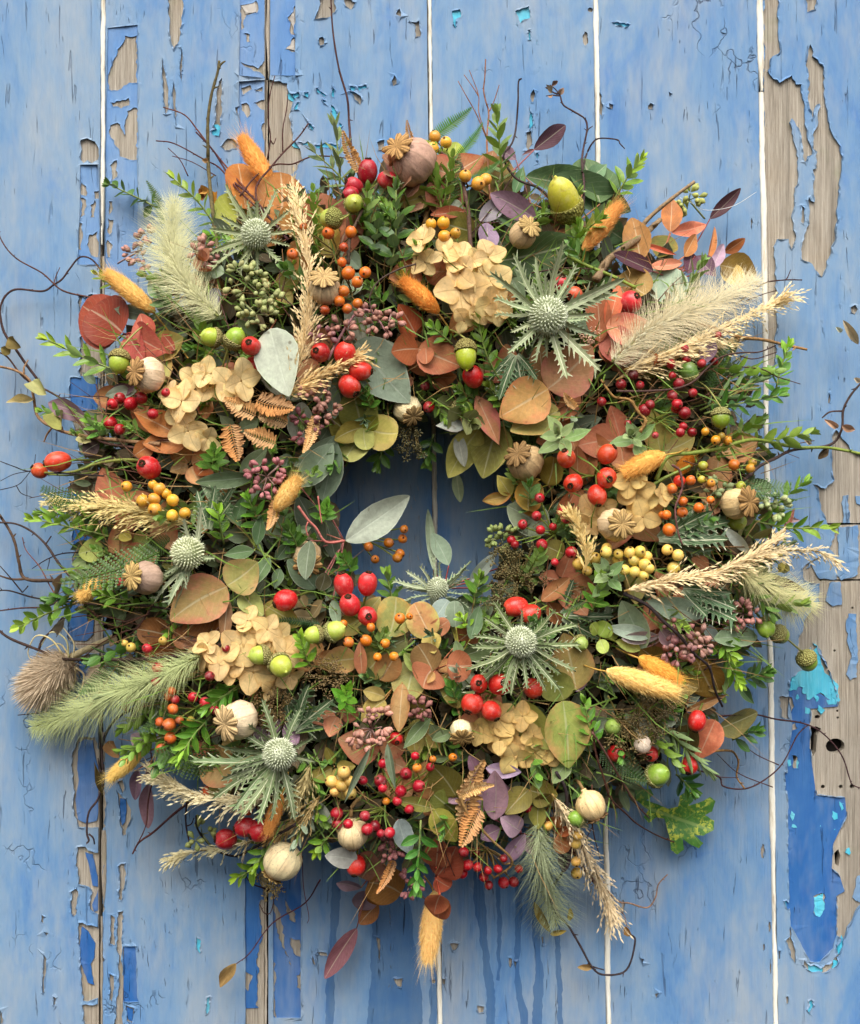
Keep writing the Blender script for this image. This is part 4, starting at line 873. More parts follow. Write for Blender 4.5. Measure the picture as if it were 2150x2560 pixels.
def thistle(px, py, r, ax, blen, label, angs, col='6f8a5f', ccol='c9ccb6', dh=45, tilt=0.25, name='sea_holly'):
    """r cone radius, ax = picture direction + depth of the head's axis, angs: (degrees clockwise from up, length factor)"""
    h = dome(px, py)+dh; t = empty(name, px, py, h-r*.9); tag(t, label, 'thistle', 'spiky sea holly heads', px, py)
    d = Vector((ax[0], -ax[1], ax[2])).normalized(); add('flower_cone', R.choice(CONES), t, place(px, py, h, frame(d, (.1, .3, .9), R.uniform(0, 6)), (r*1.15, r*R.uniform(.95, 1.1), r*R.uniform(.95, 1.1))), tuple(min(.95, v*1.5) for v in lin(ccol)[:3]), kind='stuff')
    b = Vector((px, -py, h))-d*r*.55
    for a, lk in angs:
        a = math.radians(a+R.uniform(-4, 4)); v = Vector((math.sin(a), math.cos(a), tilt+R.uniform(-.4, .35))); v = (v - d*v.dot(d)*.45).normalized()
        L = blen*lk*R.uniform(.85, 1.1); rot = frame(v, d, R.uniform(-.8, .8)); o = b+v*r*.45
        add('bract', R.choice(BRACT), t, place(o.x, -o.y, o.z, rot, (L, L*R.uniform(.78, 1.05), L)), jit(lin(col), .12))
    e = b-Vector((d.x*.6, d.y*.6, .9))*r*2.2
    wire(t, 'stalk', [(b.x, -b.y, b.z), (e.x, -e.y, e.z)], r*.14, r*.13, M['stem'], lin('7f8f5a'))
# --- hydrangea
def hydrangea(label, florets, col='c9a468', tint='a87f45', group='papery tan hydrangea heads', dh=20):
    px = sum(f[0] for f in florets)/len(florets); py = sum(f[1] for f in florets)/len(florets)
    t = empty('hydrangea_head', px, py, dome(px, py)-60); tag(t, label, 'hydrangea', group, px, py)
    for f in florets:
        x, y, dia = f[:3]; h = dome(x, y)+dh+R.uniform(-10, 16)
        d = Vector(((x-px)/160+R.uniform(-.35, .35), -(y-py)/160+R.uniform(-.35, .35), 1.0)).normalized()
        mb = MB(); base = P(x, y, h); k = sc(h)
        fl = frame(d, (.2, 1, .1)); 
        Mx = place(x, y, h, fl, dia*.5)
        o = add('floret', FLORET, t, Mx, jit(lin('9a7a45'), .1)); a0 = R.uniform(0, 6.28); np_ = 4 if R.random() < .8 else 3
        for q in range(np_):
            a = a0+q*2*math.pi/np_+R.uniform(-.14, .14); el = R.uniform(-.05, .4); v = fl @ Vector((el, math.cos(a), math.sin(a)))
            L = dia*.60*R.uniform(.88, 1.08); rot = frame(v, d, R.uniform(-.22, .22))
            add('petal', R.choice(LEAF['petal']), o, place(x+v.x*2, y-v.y*2, h+2+q*.8, rot, (L, L*R.uniform(.92, 1.12), L*.8)), jit(lin(col), .10, .04), jit(lin(tint), .1))
    return t
mb = MB(); lathe(mb, [(-.9, .02), (-.2, .03), (-.04, .07), (.06, .08), (.10, .04)], 8); FLORET = mb.build('floret_centre', M['pod'])
# --- small-leaved sprigs
def sprig_nodes(n, leafl, L, rnd, spread=1.0, bare=.12):
    out = []
    for i in range(n):
        u = bare+(1-bare)*i/(n-1); th = math.radians((66-38*u**1.5)*spread); l = leafl*(1-.38*u**2)*rnd.uniform(.85, 1.12)
        for s in (0, 1):
            ph = i*math.pi/2+s*math.pi+rnd.uniform(-.25, .25)
            rv = Vector((0, math.cos(ph), math.sin(ph))); d = Vector((math.cos(th), 0, 0))+rv*math.sin(th); nr = Vector((math.sin(th), 0, 0))-rv*math.cos(th)
            out.append((u*L, d, nr, l, u))
    for q in range(3):
        ph = rnd.uniform(0, 6.28); rv = Vector((0, math.cos(ph), math.sin(ph))); d = Vector((1, 0, 0))+rv*.28; out.append((L*1.0, d, Vector((.28, 0, 0))-rv, leafl*.55, 1.0))
    return out
def sprig(label, bx, by, tx, ty, n=8, leafl=46, wk=.36, cb='3f5f26', ct='86ac3c', dh=20, hz=40, key='box', name='box_sprig', group='leafy green sprigs', cat='sprig', spread=1.0, hb=None, stemcol='7d8a4a'):
    h0 = (dome(bx, by)-30 if hb is None else hb)+dh; L2 = math.hypot(tx-bx, ty-by); d = Vector((tx-bx, -(ty-by), hz)); L = d.length; rot = frame(d, (0, 0, 1), R.uniform(0, 6))
    t = empty(name, bx, by, h0); tag(t, label, cat, group, (bx+2*tx)/3, (by+2*ty)/3); k = sc(h0)
    base = Vector((bx, -by, h0)); A, Bc = lin(cb), lin(ct)
    A = (A[0]*1.75, A[1]*1.4, A[2]*.95); Bc = (Bc[0]*1.12, Bc[1]*.92, Bc[2]*.72); bend = Vector((R.uniform(-.06, .06), R.uniform(-.06, .06), 0))*L
    for x, dd, nr, l, u in sprig_nodes(n, leafl, L, R, spread):
        p = base+rot @ Vector((x, 0, 0))+bend*math.sin(math.pi*u); rr = frame(rot @ dd, (rot @ nr)*.55+Vector((0, .25, .8)), R.uniform(-.35, .35))
        m = u**2.2; c = tuple(A[i]*(1-m)+Bc[i]*m for i in range(3))+(1,)
        add('leaf', R.choice(LEAF[key]), t, place(p.x, -p.y, p.z, rr, (l*1.12, l*wk*1.3*R.uniform(.9, 1.1), l*.5)), jit(c, .14, .06), jit(Bc, .1))
    e = base+rot @ Vector((L, 0, 0)); mpt = base+rot @ Vector((L*.5, 0, 0))+bend
    wire(t, 'stem', [(bx, by, h0), (mpt.x, -mpt.y, mpt.z), (e.x, -e.y, e.z)], 3.0, 1.6, M['stem'], lin(stemcol), ns=5)
    return t
# --- fern fronds
def fern_mesh(seed, mat, pairs=20, curl=.15, spread=.30, fine=True, crisp=False):
    r = random.Random(seed); mb = MB(); ax = []
    for i in range(pairs*2+1):
        u = i/(pairs*2); ax.append(Vector((u, .10*math.sin(2.2*u+seed)*u, curl*u*u)))
    tube(mb, ax, .010, .003, 4)
    for i in range(1, pairs+1):
        u = i/(pairs+1); p = ax[int(u*pairs*2)]; W = spread*math.sin(math.pi*(u*.82+.14))**.8*(1-.45*u)
        for s in (-1, 1):
            d = Vector((.42, s, r.uniform(-.15, .25))).normalized(); sd = Vector((1, -s*.42, 0)).normalized()
            if fine:
                m = 6
                for q in range(m):
                    t = (q+.5)/m; c = p+d*W*t; l = .034*(1-t*.65)*(1+.2*r.random())*(spread/.3)
                    for s2 in (-1, 1):
                        e = c+(sd*s2+d*.55).normalized()*l; b1 = c-d*W*.06; b2 = c+d*W*.085
                        mb.add([b1, b2, e+d*W*.03, e-d*W*.02], [(0, 1, 2, 3)], [(t, .5), (t, .5), (t, .3), (t, .3)])
                tip = p+d*W*1.05; mb.add([p+sd*.004, p-sd*.004, tip], [(0, 1, 2)])
            else:
                e = p+d*W; w = .028
                if crisp:       # dry leaflets: wide, cupped and curling every way
                    w = .042; up = Vector((r.uniform(-.1, .1), r.uniform(-.1, .1), 1)); d2 = (d+Vector((r.uniform(-.5, .3), r.uniform(-.3, .3), r.uniform(-.1, .7)))).normalized()
                    m_ = p+d*W*.5+up*W*.12; e = m_+d2*W*.5+up*W*r.uniform(-.2, .35)
                    mb.add([p, m_-sd*w+up*.02, m_, m_+sd*w+up*.02, e-sd*w*.5+up*.03, e, e+sd*w*.5+up*.02], [(0, 1, 2), (0, 2, 3), (1, 4, 5, 2), (2, 5, 6, 3)], [(0, .5), (.5, .1), (.5, .5), (.5, .9), (1, .2), (1, .5), (1, .8)])
                    continue
                mb.add([p-sd*w*.6, p+sd*w*.6, p+d*W*.5+sd*w*.5+Vector((0, 0, .01)), e, p+d*W*.5-sd*w*.5+Vector((0, 0, .01))], [(0, 1, 2, 3, 4)], [(0, .2), (0, .8), (.5, .8), (1, .5), (.5, .2)])
    return mb.build('fern_frond', mat, False)
FERN = {'green': [fern_mesh(s, M['fern'], 18, .12, .30) for s in (1, 2)], 'narrow': [fern_mesh(s, M['fern'], 24, .1, .16, False) for s in (3, 4)], 'brown': [fern_mesh(s, M['dry'], 15, .45, .40, False, True) for s in (5, 6, 12)], 'browncurl': [fern_mesh(s, M['dry'], 20, .5, .24, False, True) for s in (7, 8)]}
def fern(label, bx, by, tx, ty, kind='green', wk=1.0, col='4a6b28', dh=15, hz=20, hb=None, name='fern_frond', group='fern fronds'):
    h0 = (dome(bx, by)-15 if hb is None else hb)+dh; d = Vector((tx-bx, -(ty-by), hz)); L = d.length
    t = empty(name, bx, by, h0); tag(t, label, 'fern', group, (bx+tx)/2, (by+ty)/2)
    add('frond', R.choice(FERN[kind]), t, place(bx, by, h0, frame(d, (0, 0, 1), R.uniform(-.35, .35)), (L, L*wk, L*.8)), jit(lin(col), .1), kind='stuff')
# --- seeded gum: branching stalks with pointed pods
def gumpod():
    mb = MB(); lathe(mb, [(0, .05), (.2, .14), (.5, .27), (.70, .28), (.80, .22), (1.0, .04)], 8); return mb.build('gum_pod', M['pod'])
GUMPOD = gumpod()
def pods(label, px, py, rx, ry, n, col, stem=None, size=23, dh=30, scol='9a7a72', name='gum_pod_cluster', group='seeded gum pods'):
    h = dome(px, py)+dh; t = empty(name, px, py, h-30); tag(t, label, 'seed pods', group, px, py); nb = max(3, n//5); k = 0
    c0 = Vector((px, -py, h-26)); e = stem or (px+R.uniform(-60, 60), py+R.uniform(-60, 60))
    wire(t, 'stem', [(px, py, h-26), ((px+e[0])/2, (py+e[1])/2, h-30), (e[0], e[1], dome(*e)-20)], 2.6, 2.6, M['stem'], lin(scol), ns=5)
    for b in range(nb):
        a = 2*math.pi*b/nb+R.uniform(-.4, .4); q = R.uniform(.35, .75); c = Vector((px+rx*q*math.cos(a), -(py+ry*q*math.sin(a)), h+R.uniform(-14, 8)))
        wire(t, 'stalk', [(px, py, h-26), (c.x, -c.y, c.z)], 1.7, 1.4, M['stem'], lin(scol), ns=4, n=2)
        for i in range(n//nb):
            v = Vector((math.cos(a)*.5+R.uniform(-1, 1), -math.sin(a)*.5+R.uniform(-1, 1), R.uniform(-.1, .9))).normalized(); l = size*R.uniform(.8, 1.1); p = c+v*R.uniform(3, 9)
            add('pod', GUMPOD, t, place(p.x, -p.y, p.z, frame(v, (.2, .3, .9)), (l, l*1.05, l*1.05)), jit(lin(col), .16, .06))
    return t
# --- dry umbel of tiny seeds
def umbel(label, px, py, rr, col, stem, n=26, dh=22, name='seed_umbel', group='dry seed umbels'):
    h = dome(px, py)+dh; t = empty(name, px, py, h-40); tag(t, label, 'seed head', group, px, py); root = WM[t.name].to_translation(); mb = MB(); ms = MB(); k = sc(h)
    b = P(px*.55+stem[0]*.45, py*.55+stem[1]*.45, h-45)-root
    for i in range(n):
        a = R.uniform(0, 6.28); q = math.sqrt(R.random()); c = P(px+rr*q*math.cos(a), py+rr*q*math.sin(a), h+R.uniform(-12, 14)-q*q*10)-root
        tube(ms, [b, b.lerp(c, .5)+Vector((0, -.001, 0)), c], .9*k, .7*k, 4)
        for j in range(11):
            v = Vector((R.gauss(0, 1), R.gauss(0, 1)-.5, R.gauss(0, 1))).normalized(); p = c+v*k*R.uniform(2, 9); l = k*R.uniform(7, 11); s = v.cross(Vector((.3, .6, .7))).normalized()*l*.24; s2 = v.cross(s).normalized()*l*.24; m = p+v*l*.5
            mb.add([p, m+s, m+s2, m-s, m-s2, p+v*l], [(0, 1, 2), (0, 2, 3), (0, 3, 4), (0, 4, 1), (5, 2, 1), (5, 3, 2), (5, 4, 3), (5, 1, 4)])
    add('seeds', mb.build('seeds', M['pod']), t, Matrix.Translation(root), lin(col), kind='stuff'); add('rays', ms.build('rays', M['straw']), t, Matrix.Translation(root), lin('8f7a48'), kind='stuff')
    e = P(stem[0], stem[1], dome(*stem)-20)-root; ms = MB(); tube(ms, catmull([b, b.lerp(e, .5), e], 4), 2.2*k, 2.4*k, 5); add('stem', ms.build('stem', M['straw']), t, Matrix.Translation(root), lin('9a8a50'))
# --- bare twigs
def twig(label, pts, w, col='4a3128', h=None, w1=None, branches=(), name='bare_twig', group='bare curling twigs', h0=None, h1=None, buds=True, cat='twig', mat='bark', tipleaf=None):
    """pts run from free end to where the twig enters the wreath"""
    n = len(pts)
    def H(i, x, y): 
        if h0 is not None: return h0+(h1-h0)*i/(n-1)
        return max(28, dome(x, y)+(10 if h is None else h))
    q = [(x, y, H(i, x, y)) for i, (x, y) in enumerate(pts)]
    t = empty(name, *q[-1]); tag(t, label, cat, group, sum(p[0] for p in pts)/n, sum(p[1] for p in pts)/n)
    c = jit(lin(col), .12); wire(t, 'stem', q, (w1 or w*.6)*.5, w*.5, M[mat], c, ns=7, wob=.10, n=6)
    for b in branches:
        hb_ = min(q, key=lambda s: math.hypot(s[0]-b[-1][0], s[1]-b[-1][1]))[2]
        wire(t, 'side_twig', [(x, y, hb_+i*3-3*(len(b)-1)+R.uniform(-6, 6)*(1 if i < len(b)-1 else 0)) for i, (x, y) in enumerate(b)], w*.2, w*.32, M[mat], c, ns=5, wob=.1, n=5)
    if buds:
        root = WM[t.name].to_translation(); cv = catmull([P(*p)-root for p in q], 6); k = sc(q[0][2])
        for i in range(3, len(cv)-3, R.randint(7, 10)):
            d = (cv[i+1]-cv[i]).normalized(); s = d.cross(Vector((R.gauss(0, 1), R.gauss(0, 1), R.gauss(0, 1)))).normalized()*(1 if i % 2 else -1); dd = (d*.5*R.choice((-1, -1, 1))+s).normalized(); mb = MB()
            b = cv[i]; l = k*w*R.uniform(1.0, 1.7); rr = w*k*.28
            tube(mb, [b, b+dd*l*.4, b+dd*l*.75, b+dd*l], rr, rr*.25, 5); add('bud', mb.build('bud', M[mat]), t, Matrix.Translation(root), c)
    if tipleaf:
        for (x0, y0, x1, y1, ww, cc) in tipleaf: put_leaf(t, 'withered_leaf', 'dry', x0, y0, x1, y1, ww, cc, None, q[0][2], q[0][2]+10)
    return t
def leaves(label, text, stemto=None, name='eucalyptus_sprig', group='eucalyptus sprigs', stemcol='9a6a4a', cat='sprig', dh=0):
    """text rows: bx by tx ty width colour tint shape [dh]"""
    rows = [r.split() for r in text.strip().split('\n')]; px = sum((float(r[0])+float(r[2]))/2 for r in rows)/len(rows); py = sum((float(r[1])+float(r[3]))/2 for r in rows)/len(rows)
    t = empty(name, px, py, dome(px, py)-40); tag(t, label, cat, group, px, py)
    sx, sy = stemto or (px, py); sh = dome(sx, sy)-35+dh
    for r in rows:
        bx, by, tx, ty, w = map(float, r[:5]); d = float(r[8]) if len(r) > 8 else 0
        if r[7] in ('egg', 'round', 'segg', 'oval', 'soval'): tx += (tx-bx)*.10; ty += (ty-by)*.10; w *= 1.14
        put_leaf(t, 'leaf', r[7], bx, by, tx, ty, w, r[5], r[6] if r[6] != '-' else None, dh=d+dh)
        h0 = dome(bx, by)-12+d+dh
        if math.hypot(bx-sx, by-sy) > 3 and math.hypot(bx-sx, by-sy) < 200: wire(t, 'leaf_stalk', [(bx, by, h0), ((bx+sx)/2, (by+sy)/2, (h0+sh)/2-4), (sx, sy, sh)], 1.6, 2.2, M['stem'], jit(lin(stemcol), .1), ns=5)
    return t

def holly_spray(label, bx, by, rows, col='4a6440', dh=-5):
    """rows: (angle deg clockwise from up, length px)"""
    t = empty('sea_holly_leaf_spray', bx, by, dome(bx, by)-30); tag(t, label, 'leaves', 'spiny sea holly leaves', bx, by)
    for a, L in rows:
        a = math.radians(a); v = Vector((math.sin(a), math.cos(a), R.uniform(-.1, .35))); h = dome(bx, by)+dh+R.uniform(-10, 10)
        add('leaf', R.choice(BRACT), t, place(bx+v.x*8, by-v.y*8, h, frame(v, (0, .1, 1), R.uniform(-.5, .5)), (L, L*R.uniform(1.5, 1.9), L)), jit(lin(col), .15))
    return t
# ---------------------------------------------------------------- poppy heads
poppy(1028,407,61,989,377,76,'large mauve-brown poppy head at the very top of the wreath','b08e74','86685a','b8905a',(1062,560),45,0)
poppy(1304,590,34,1326,567,58,'tan poppy head left of the big yellow acorn on a pale stalk','bfa27a','9a7c58','c29e66',(1255,660),40,1)
poppy(812,722,39,812,697,67,'buff poppy head facing up beside orange berries and straw plume','b59d78','9b8460','c6a66c',(800,830),40,2)
poppy(380,938,41,337,931,64,'smooth cream poppy head touching the left green acorn','cdb491','a8906c','b08a56',(450,965),50,3)
poppy(1014,1019,34,1037,1047,50,'ivory poppy head at the dark upper rim of the hole','cbbd96','a8966a','9a7a52',(1000,960),-10,0)
poppy(1315,1158,44,1290,1134,64,'wrinkled tan poppy head right of the hole below peach leaves','b09468','8f7450','8f6f45',(1390,1235),20,1)
poppy(1538,1313,42,1550,1309,66,'poppy head turned to the viewer above the pale yellow berries','c9b08a','b2966c','b8945e',(1560,1420),45,2,.97)
poppy(1832,1259,39,1873,1254,72,'cream poppy head near the right edge under green and orange berries','c9ad80','b0925e','a07a4a',(1780,1262),50,3)
poppy(371,1446,42,330,1438,66,'grey-brown poppy head left of the pale bristly thistle cone','a38a74','7f6858','be9a62',(440,1500),50,0)
poppy(608,1797,46,560,1806,80,'pale pink poppy head with a wide cream crown at lower left','d6bfa2','b89c7e','ccac80',(680,1840),45,1)
poppy(768,1392,38,772,1410,66,'tan poppy head half hidden behind a grey-green leaf left of the hole','bba078','96794f','b8935c',(760,1330),-15,2,.8)
poppy(1152,1818,26,1155,1847,54,'small white poppy head hanging from a straight stalk below centre','d8c6a0','b8a27a','b8935c',(1138,1740),35,3)
poppy(881,2087,40,884,2118,30,'ribbed cream poppy head turned away below the red berries','d0b78c','ab8f62','a07c4c',(912,1985),25,0,-.35)
poppy(705,2155,48,672,2203,52,'big buff poppy head hanging at the bottom left edge','dcc49e','bfa07a','b0935c',(745,2065),75,1,-.1)
poppy(1479,2015,35,1501,2058,50,'striped poppy head on a thick stalk at lower right','d0b684','b39763','7a6240',(1438,1950),45,2,.05)
poppy(1607,1862,22,1612,1885,36,'tiny whitish poppy head among seeds at the lower right','b8a494','a08a7a','6f4f3c',(1590,1800),40,3,.2)
# ---------------------------------------------------------------- soft grass heads
tail(684,478,606,346,50,'orange fluffy grass head standing up at the top left','fcbe6c',(705,545),50)
tail(384,778,270,684,46,'golden fluffy grass head above the dark red leaves on the left','fed27e',(470,895),50)
tail(1460,624,1548,514,44,'orange fluffy grass head below the big yellow acorn','fcc070',(1440,700),50)
tail(1095,780,1008,700,46,'deep orange fluffy grass head tucked under hydrangea petals','f6ae58',(1140,850),15)
tail(690,1275,745,1196,46,'yellow fluffy grass head on pink pods left of the hole','ffd986',(680,1330),50)
tail(1660,1136,1560,1182,52,'amber fluffy grass head over hydrangea on the right','fcc872',(1720,1120),45)
tail(1690,1185,1730,1140,34,'small amber fluffy grass head half hidden under the green stem','f0a644',(1660,1220),-15)
tail(1520,1678,1688,1732,54,'long yellow fluffy grass head at lower right, nearer of the pair','ffde90',(1450,1660),60)
tail(1600,1645,1698,1704,48,'amber fluffy grass head behind the long yellow one','f8bc5c',(1540,1620),25)
tail(355,1878,275,1946,40,'yellow fluffy grass head sticking out at the lower left','ffda86',(470,1842),110)
tail(1088,2232,1070,2400,54,'yellow fluffy grass head hanging lowest at the bottom','ffde90',(1060,2190),115)
tail(702,1985,670,2080,36,'orange fluffy grass head behind the lower left sea holly','fbba68',(720,1930),25)
tail(255,1450,200,1495,44,'yellow fluffy grass head under fern on the far left','ffda86',(300,1440),0)
# ---------------------------------------------------------------- acorns
acorn(885,508,23,.15,.1,.95,'green acorn facing out below the dark hips at top','a7ad42','b8bc58',(900,560))
acorn(826,546,25,-.75,-.1,-.55,'acorn showing its scaly cup beside the top straw plume','9fac40','b8bc58',(875,520),35,1,'8d9256')
acorn(1410,498,38,-.38,-.72,.55,'largest acorn, yellow-green, at the top right','b9b83a','cfc64a',(1450,640),55,1.42,'8a8a50')
acorn(297,905,25,-.12,1,.25,'green acorn hanging cup upwards under the dark red leaves','9fb03c','c3c64c',(390,800),60,1.1,'8f8a5c')
acorn(527,843,24,-.85,-.1,.5,'acorn pointing left, the left one of a pair above hydrangea','a2b83e','bccb60',(565,930),40)
acorn(588,845,25,.5,-.75,.2,'acorn with cup below, the right one of a pair beside a red hip','94ac3c','a9b850',(560,930),40)
acorn(1165,888,26,.04,1,.3,'bright acorn hanging in front of green leaves above the hole','a3ad28','c7c83c',(1095,830),55,1.35,'8a8455')
acorn(1158,1023,24,.7,.1,.4,'dark green acorn in shade at the upper rim of the hole','6f8a1e','8aa032',None,0)
acorn(1802,1046,23,0,1,.2,'acorn on a long thin stalk among dark red berries','7f9a2c','9db043',(1740,950),55)
acorn(1722,930,24,-.2,-.8,.3,'dull green acorn behind dark red berries on the right','62813a','7f9a4a',None,20)
acorn(784,1587,22,-.85,.1,.5,'acorn pointing left, in the pair under the four red hips','b0bd4a','c7ce6a',None,50)
acorn(838,1577,25,.8,-.35,.35,'acorn pointing right, in the pair under the four red hips','a8b94a','c3cd6a',(800,1620),50)
acorn(648,1638,24,-.95,.1,.3,'acorn pointing left over hydrangea petals at lower left','a8b94a','c3cd6a',(695,1620),55)
acorn(702,1665,28,.45,.35,.7,'plump acorn facing out over hydrangea petals at lower left','aebd44','c6cf62',(720,1720),58)
acorn(1915,1570,23,0,.75,.6,'green acorn at right end of a grey-green leaf','86a42e','a4b850',(1850,1440),55)
acorn(1951,1587,22,.7,.35,-.55,'acorn showing its scaly cup at the right edge','8aa038','a8b458',None,40,1,'a5a070')
acorn(2019,1653,24,.35,.6,-.35,'acorn on a bent stalk furthest right, over turquoise paint','8aa83a','a8b850',(1935,1580),60,1,'a8a268')
acorn(1645,1937,28,.55,-.4,.6,'round green acorn beside red hips at lower right','86a83a','a6bd54',(1530,1925),60,1,'8f9060')
acorn(1440,2046,20,-.8,-.2,.5,'small green acorn against a striped poppy head','7fa23c','9ab452',None,45)
acorn(1532,1817,20,-.2,-.3,.8,'green acorn behind seed umbels at lower right','8fae4c','a9bd62',None,-5)
acorn(1843,1303,23,.2,.2,.7,'green acorn under the right-hand cream poppy head','86982c','a4ae42',None,15)
acorn(1452,1608,18,.3,.3,.4,'small green acorn right of the lower thistle','93a850','aab868',None,10)
# ---------------------------------------------------------------- rose hips
hips('three dark hips beside the large mauve poppy head',[(919,430,24,.05,-.8,.3,1.25,(920,560)),(885,465,22,-.7,-.3,.4,1,(925,530)),(877,486,20,-.6,.2,.3,1,(915,540)),(968,450,22,.7,.3,.3,1.1,(930,520),'c8343c')],'a31828','b8303a')
hips('red hip with a brown calyx left of the big pale leaf',[(628,865,24,-.1,-.25,.9)],'bf1f20','d04030')
hips('red hip peeping out behind the big pale leaf',[(636,912,22,-.5,.3,.4)],'c62420','d04030',dh=-10)
hips('group of four red hips over a large grey-green leaf above the hole',[(862,884,27,.25,-.8,.3,1.05,(850,960)),(801,881,24,-.3,-.1,.8,1.05,(830,950),'a51d1e'),(901,926,25,.95,.1,.2,1.1,(850,945)),(873,965,28,.55,.65,.45,1.02,(850,930))],'c92a20','dc5030')
hips('bright red hip under the hanging acorn above the hole',[(1182,942,27,-.2,-.5,.6)],'c41a1e','d63a2c',dh=20)
hips('five orange-red hips right of the hole',[(1416,1146,23,-.2,-.6,.5,1.05,(1480,1190),'c0441e'),(1518,1136,25,.6,-.65,.35,1.0,(1490,1190),'c24222'),(1433,1207,24,-.35,.3,.85,1.0,(1485,1190)),(1516,1194,26,.15,.15,.95,1.0,(1490,1180)),(1493,1238,25,.05,.85,.35,1.02,(1490,1180))],'c8301e','d85028')
hips('pinkish red hip among orange leaves behind the big thistle',[(1574,757,28,.3,-.3,.5)],'cf2c34','dc5048',dh=15)
hips('two hips half hidden behind the big thistle',[(1402,712,20,.1,-.6,.4),(1436,736,20,-.4,.2,.5,1,None,'cf5a38')],'c02a34','d05848',dh=-15)
hips('shiny red hip at the left with a ringed calyx',[(373,1169,29,-.35,-.3,.85)],'bf1a20','d23a30')
hips('two orange-red hips sticking out furthest left',[(145,1155,26,-.9,.15,.1,1.2,(300,1155)),(99,1177,20,-.5,-.3,.3,1,(240,1180),'c94a26')],'d8402a','cf6a30',dh=10)
hips('single red hip below the hidden poppy head, calyx left',[(714,1501,28,-.85,.35,.35,1.02,(780,1480))],'c81e22','d8382c')
hips('four red hips in a bunch at the lower left of the hole',[(859,1463,25,-.15,-.9,.25,1.18,(905,1530)),(919,1460,25,.1,-.92,.25,1.15,(895,1540)),(874,1513,27,-.1,-.75,.65,1.05,(905,1530)),(919,1541,25,.15,-.05,.95,1,(890,1520))],'c8242a','d8403a')
hips('two scarlet hips above the lower thistle',[(1290,1517,26,-.6,.1,.2,1.15,(1380,1490)),(1326,1534,24,-.5,.2,.3,1.1,(1385,1500))],'cf3226','dc5434',dh=30)
hips('four red hips below the lower thistle',[(1198,1710,23,-.05,-.2,.95,1.05,(1240,1740)),(1248,1711,28,.3,-.25,.85,1,(1230,1750)),(1181,1758,27,-.35,.65,.6,1,(1230,1735)),(1229,1777,25,.45,.7,.5,1,(1225,1740))],'c8241e','d8442c')
hips('red hip partly covered by leaves right of the lower thistle',[(1332,1721,24,.3,.6,.3)],'c8301e','d84a2c',dh=5)
hips('two red hips at the lower right edge',[(1742,1802,23,-.2,.85,.2,1.1,(1770,1740)),(1723,1913,22,-.2,.5,.4,1,(1745,1860))],'cc2420','da4a2e')
hips('three dark red hips at the bottom left',[(615,2068,25,-.9,.1,.25,1.12,(690,2030)),(652,2077,26,-.8,.35,.4,1.12,(700,2040)),(565,2099,26,-.85,-.1,.3,1.0,(660,2110))],'b01a24','c43034')
hips('red hip with a black calyx under grey leaf at the bottom',[(889,2163,24,-.1,.75,.5)],'c42420','d6442c')
hips('small red hip behind the pink pods below centre',[(990,1847,17,.1,.2,.6)],'b81c20','cc3a2c',dh=5)
hips('two red hips in shadow behind the round green acorn',[(1540,1884,22,.2,-.2,.7),(1627,1884,20,-.2,.2,.6)],'b81a1c','cc3a2c',dh=0)
hips('dark red hip at the upper left rim of the hole',[(855,1152,16,.2,.3,.6)],'8a1418','a02020',dh=-30)
hips('tiny red hip under fern beside the grey-brown poppy',[(303,1459,14,-.3,-.2,.6)],'b01c22','c03a2c',dh=5)
# ---------------------------------------------------------------- berries
berries('dark red berries in a branching cluster at the right',[(1712,871,10),(1716,899,12),(1677,910,12),(1681,939,10),(1697,960,15,'7a1018'),(1681,989,14),(1732,982,12),(1786,904,10),(1754,908,11),(1795,838,9)],(1660,975),'a3121e','8a0e18',group='red berry clusters',stalk_to=[(1620,1030)],dh=40)
berries('wine red berries low in the right-hand cluster',[(1693,1011,14),(1690,1022,12),(1712,1033,16,'7a1018'),(1708,1066,11),(1701,1081,12),(1730,1081,12,'861018'),(1611,1026,16,'7a1018'),(1625,1012,13,'861018'),(1638,1088,9)],(1640,1050),'a3121e','8a0e18',group='red berry clusters',stalk_to=[(1580,1080)],dh=38)
berries('dark berries under the long foxtail on the right',[(1553,961,14,'861018'),(1583,937,14,'5f0c14'),(1600,963,11),(1504,1004,12,'861018'),(1570,1059,9)],(1600,1005),'960f1a','700c14',group='red berry clusters',dh=25)
berries('cherry red berries right of the hole beside the seed umbel',[(1306,1311,13),(1341,1290,13),(1349,1245,13),(1351,1325,12),(1279,1350,12),(1355,1362,15),(1408,1278,13),(1382,1317,10),(1287,1361,11,'8a1018'),(1415,1300,10)],(1385,1335),'b0121f','8f0e1a',group='red berry clusters',stalk_to=[(1410,1410)],dh=30)
berries('two cherry red berries beside the pale yellow bunch',[(1429,1381,16),(1387,1406,10)],(1410,1345),'a5121e','c02a30',group='red berry clusters',dh=38)
berries('red berries fanned out on green stalks at upper left',[(282,1010,14),(327,1009,17),(352,995,16),(415,982,12),(382,1035,14),(299,996,15,'8a1018')],(412,1020),'b01522','8c101a',group='red berry clusters',stalk_to=[(450,1040)],dh=30)
berries('pair of red berries on the left edge',[(276,1057,17),(299,1074,14)],(345,1050),'b5151f','8c101a',group='red berry clusters',stalk_to=[(400,1040)],dh=25)
berries('two red berries in the dark top of the hole',[(1072,1018,15),(1062,965,12,'70101a')],(1040,980),'b01820','8c101a',group='red berry clusters',dh=-20)
berries('upper spray of red berries below centre',[(957,1909,12),(907,1951,12),(951,1953,16,'7a0f1a'),(957,1970,12),(1015,1934,16,'7a0f1a'),(1038,1890,11),(1076,1918,11),(1047,1965,16),(1002,1978,15),(993,2003,12),(1023,2023,12)],(965,1995),'b5152a','96101e',group='red berry clusters',dh=32)
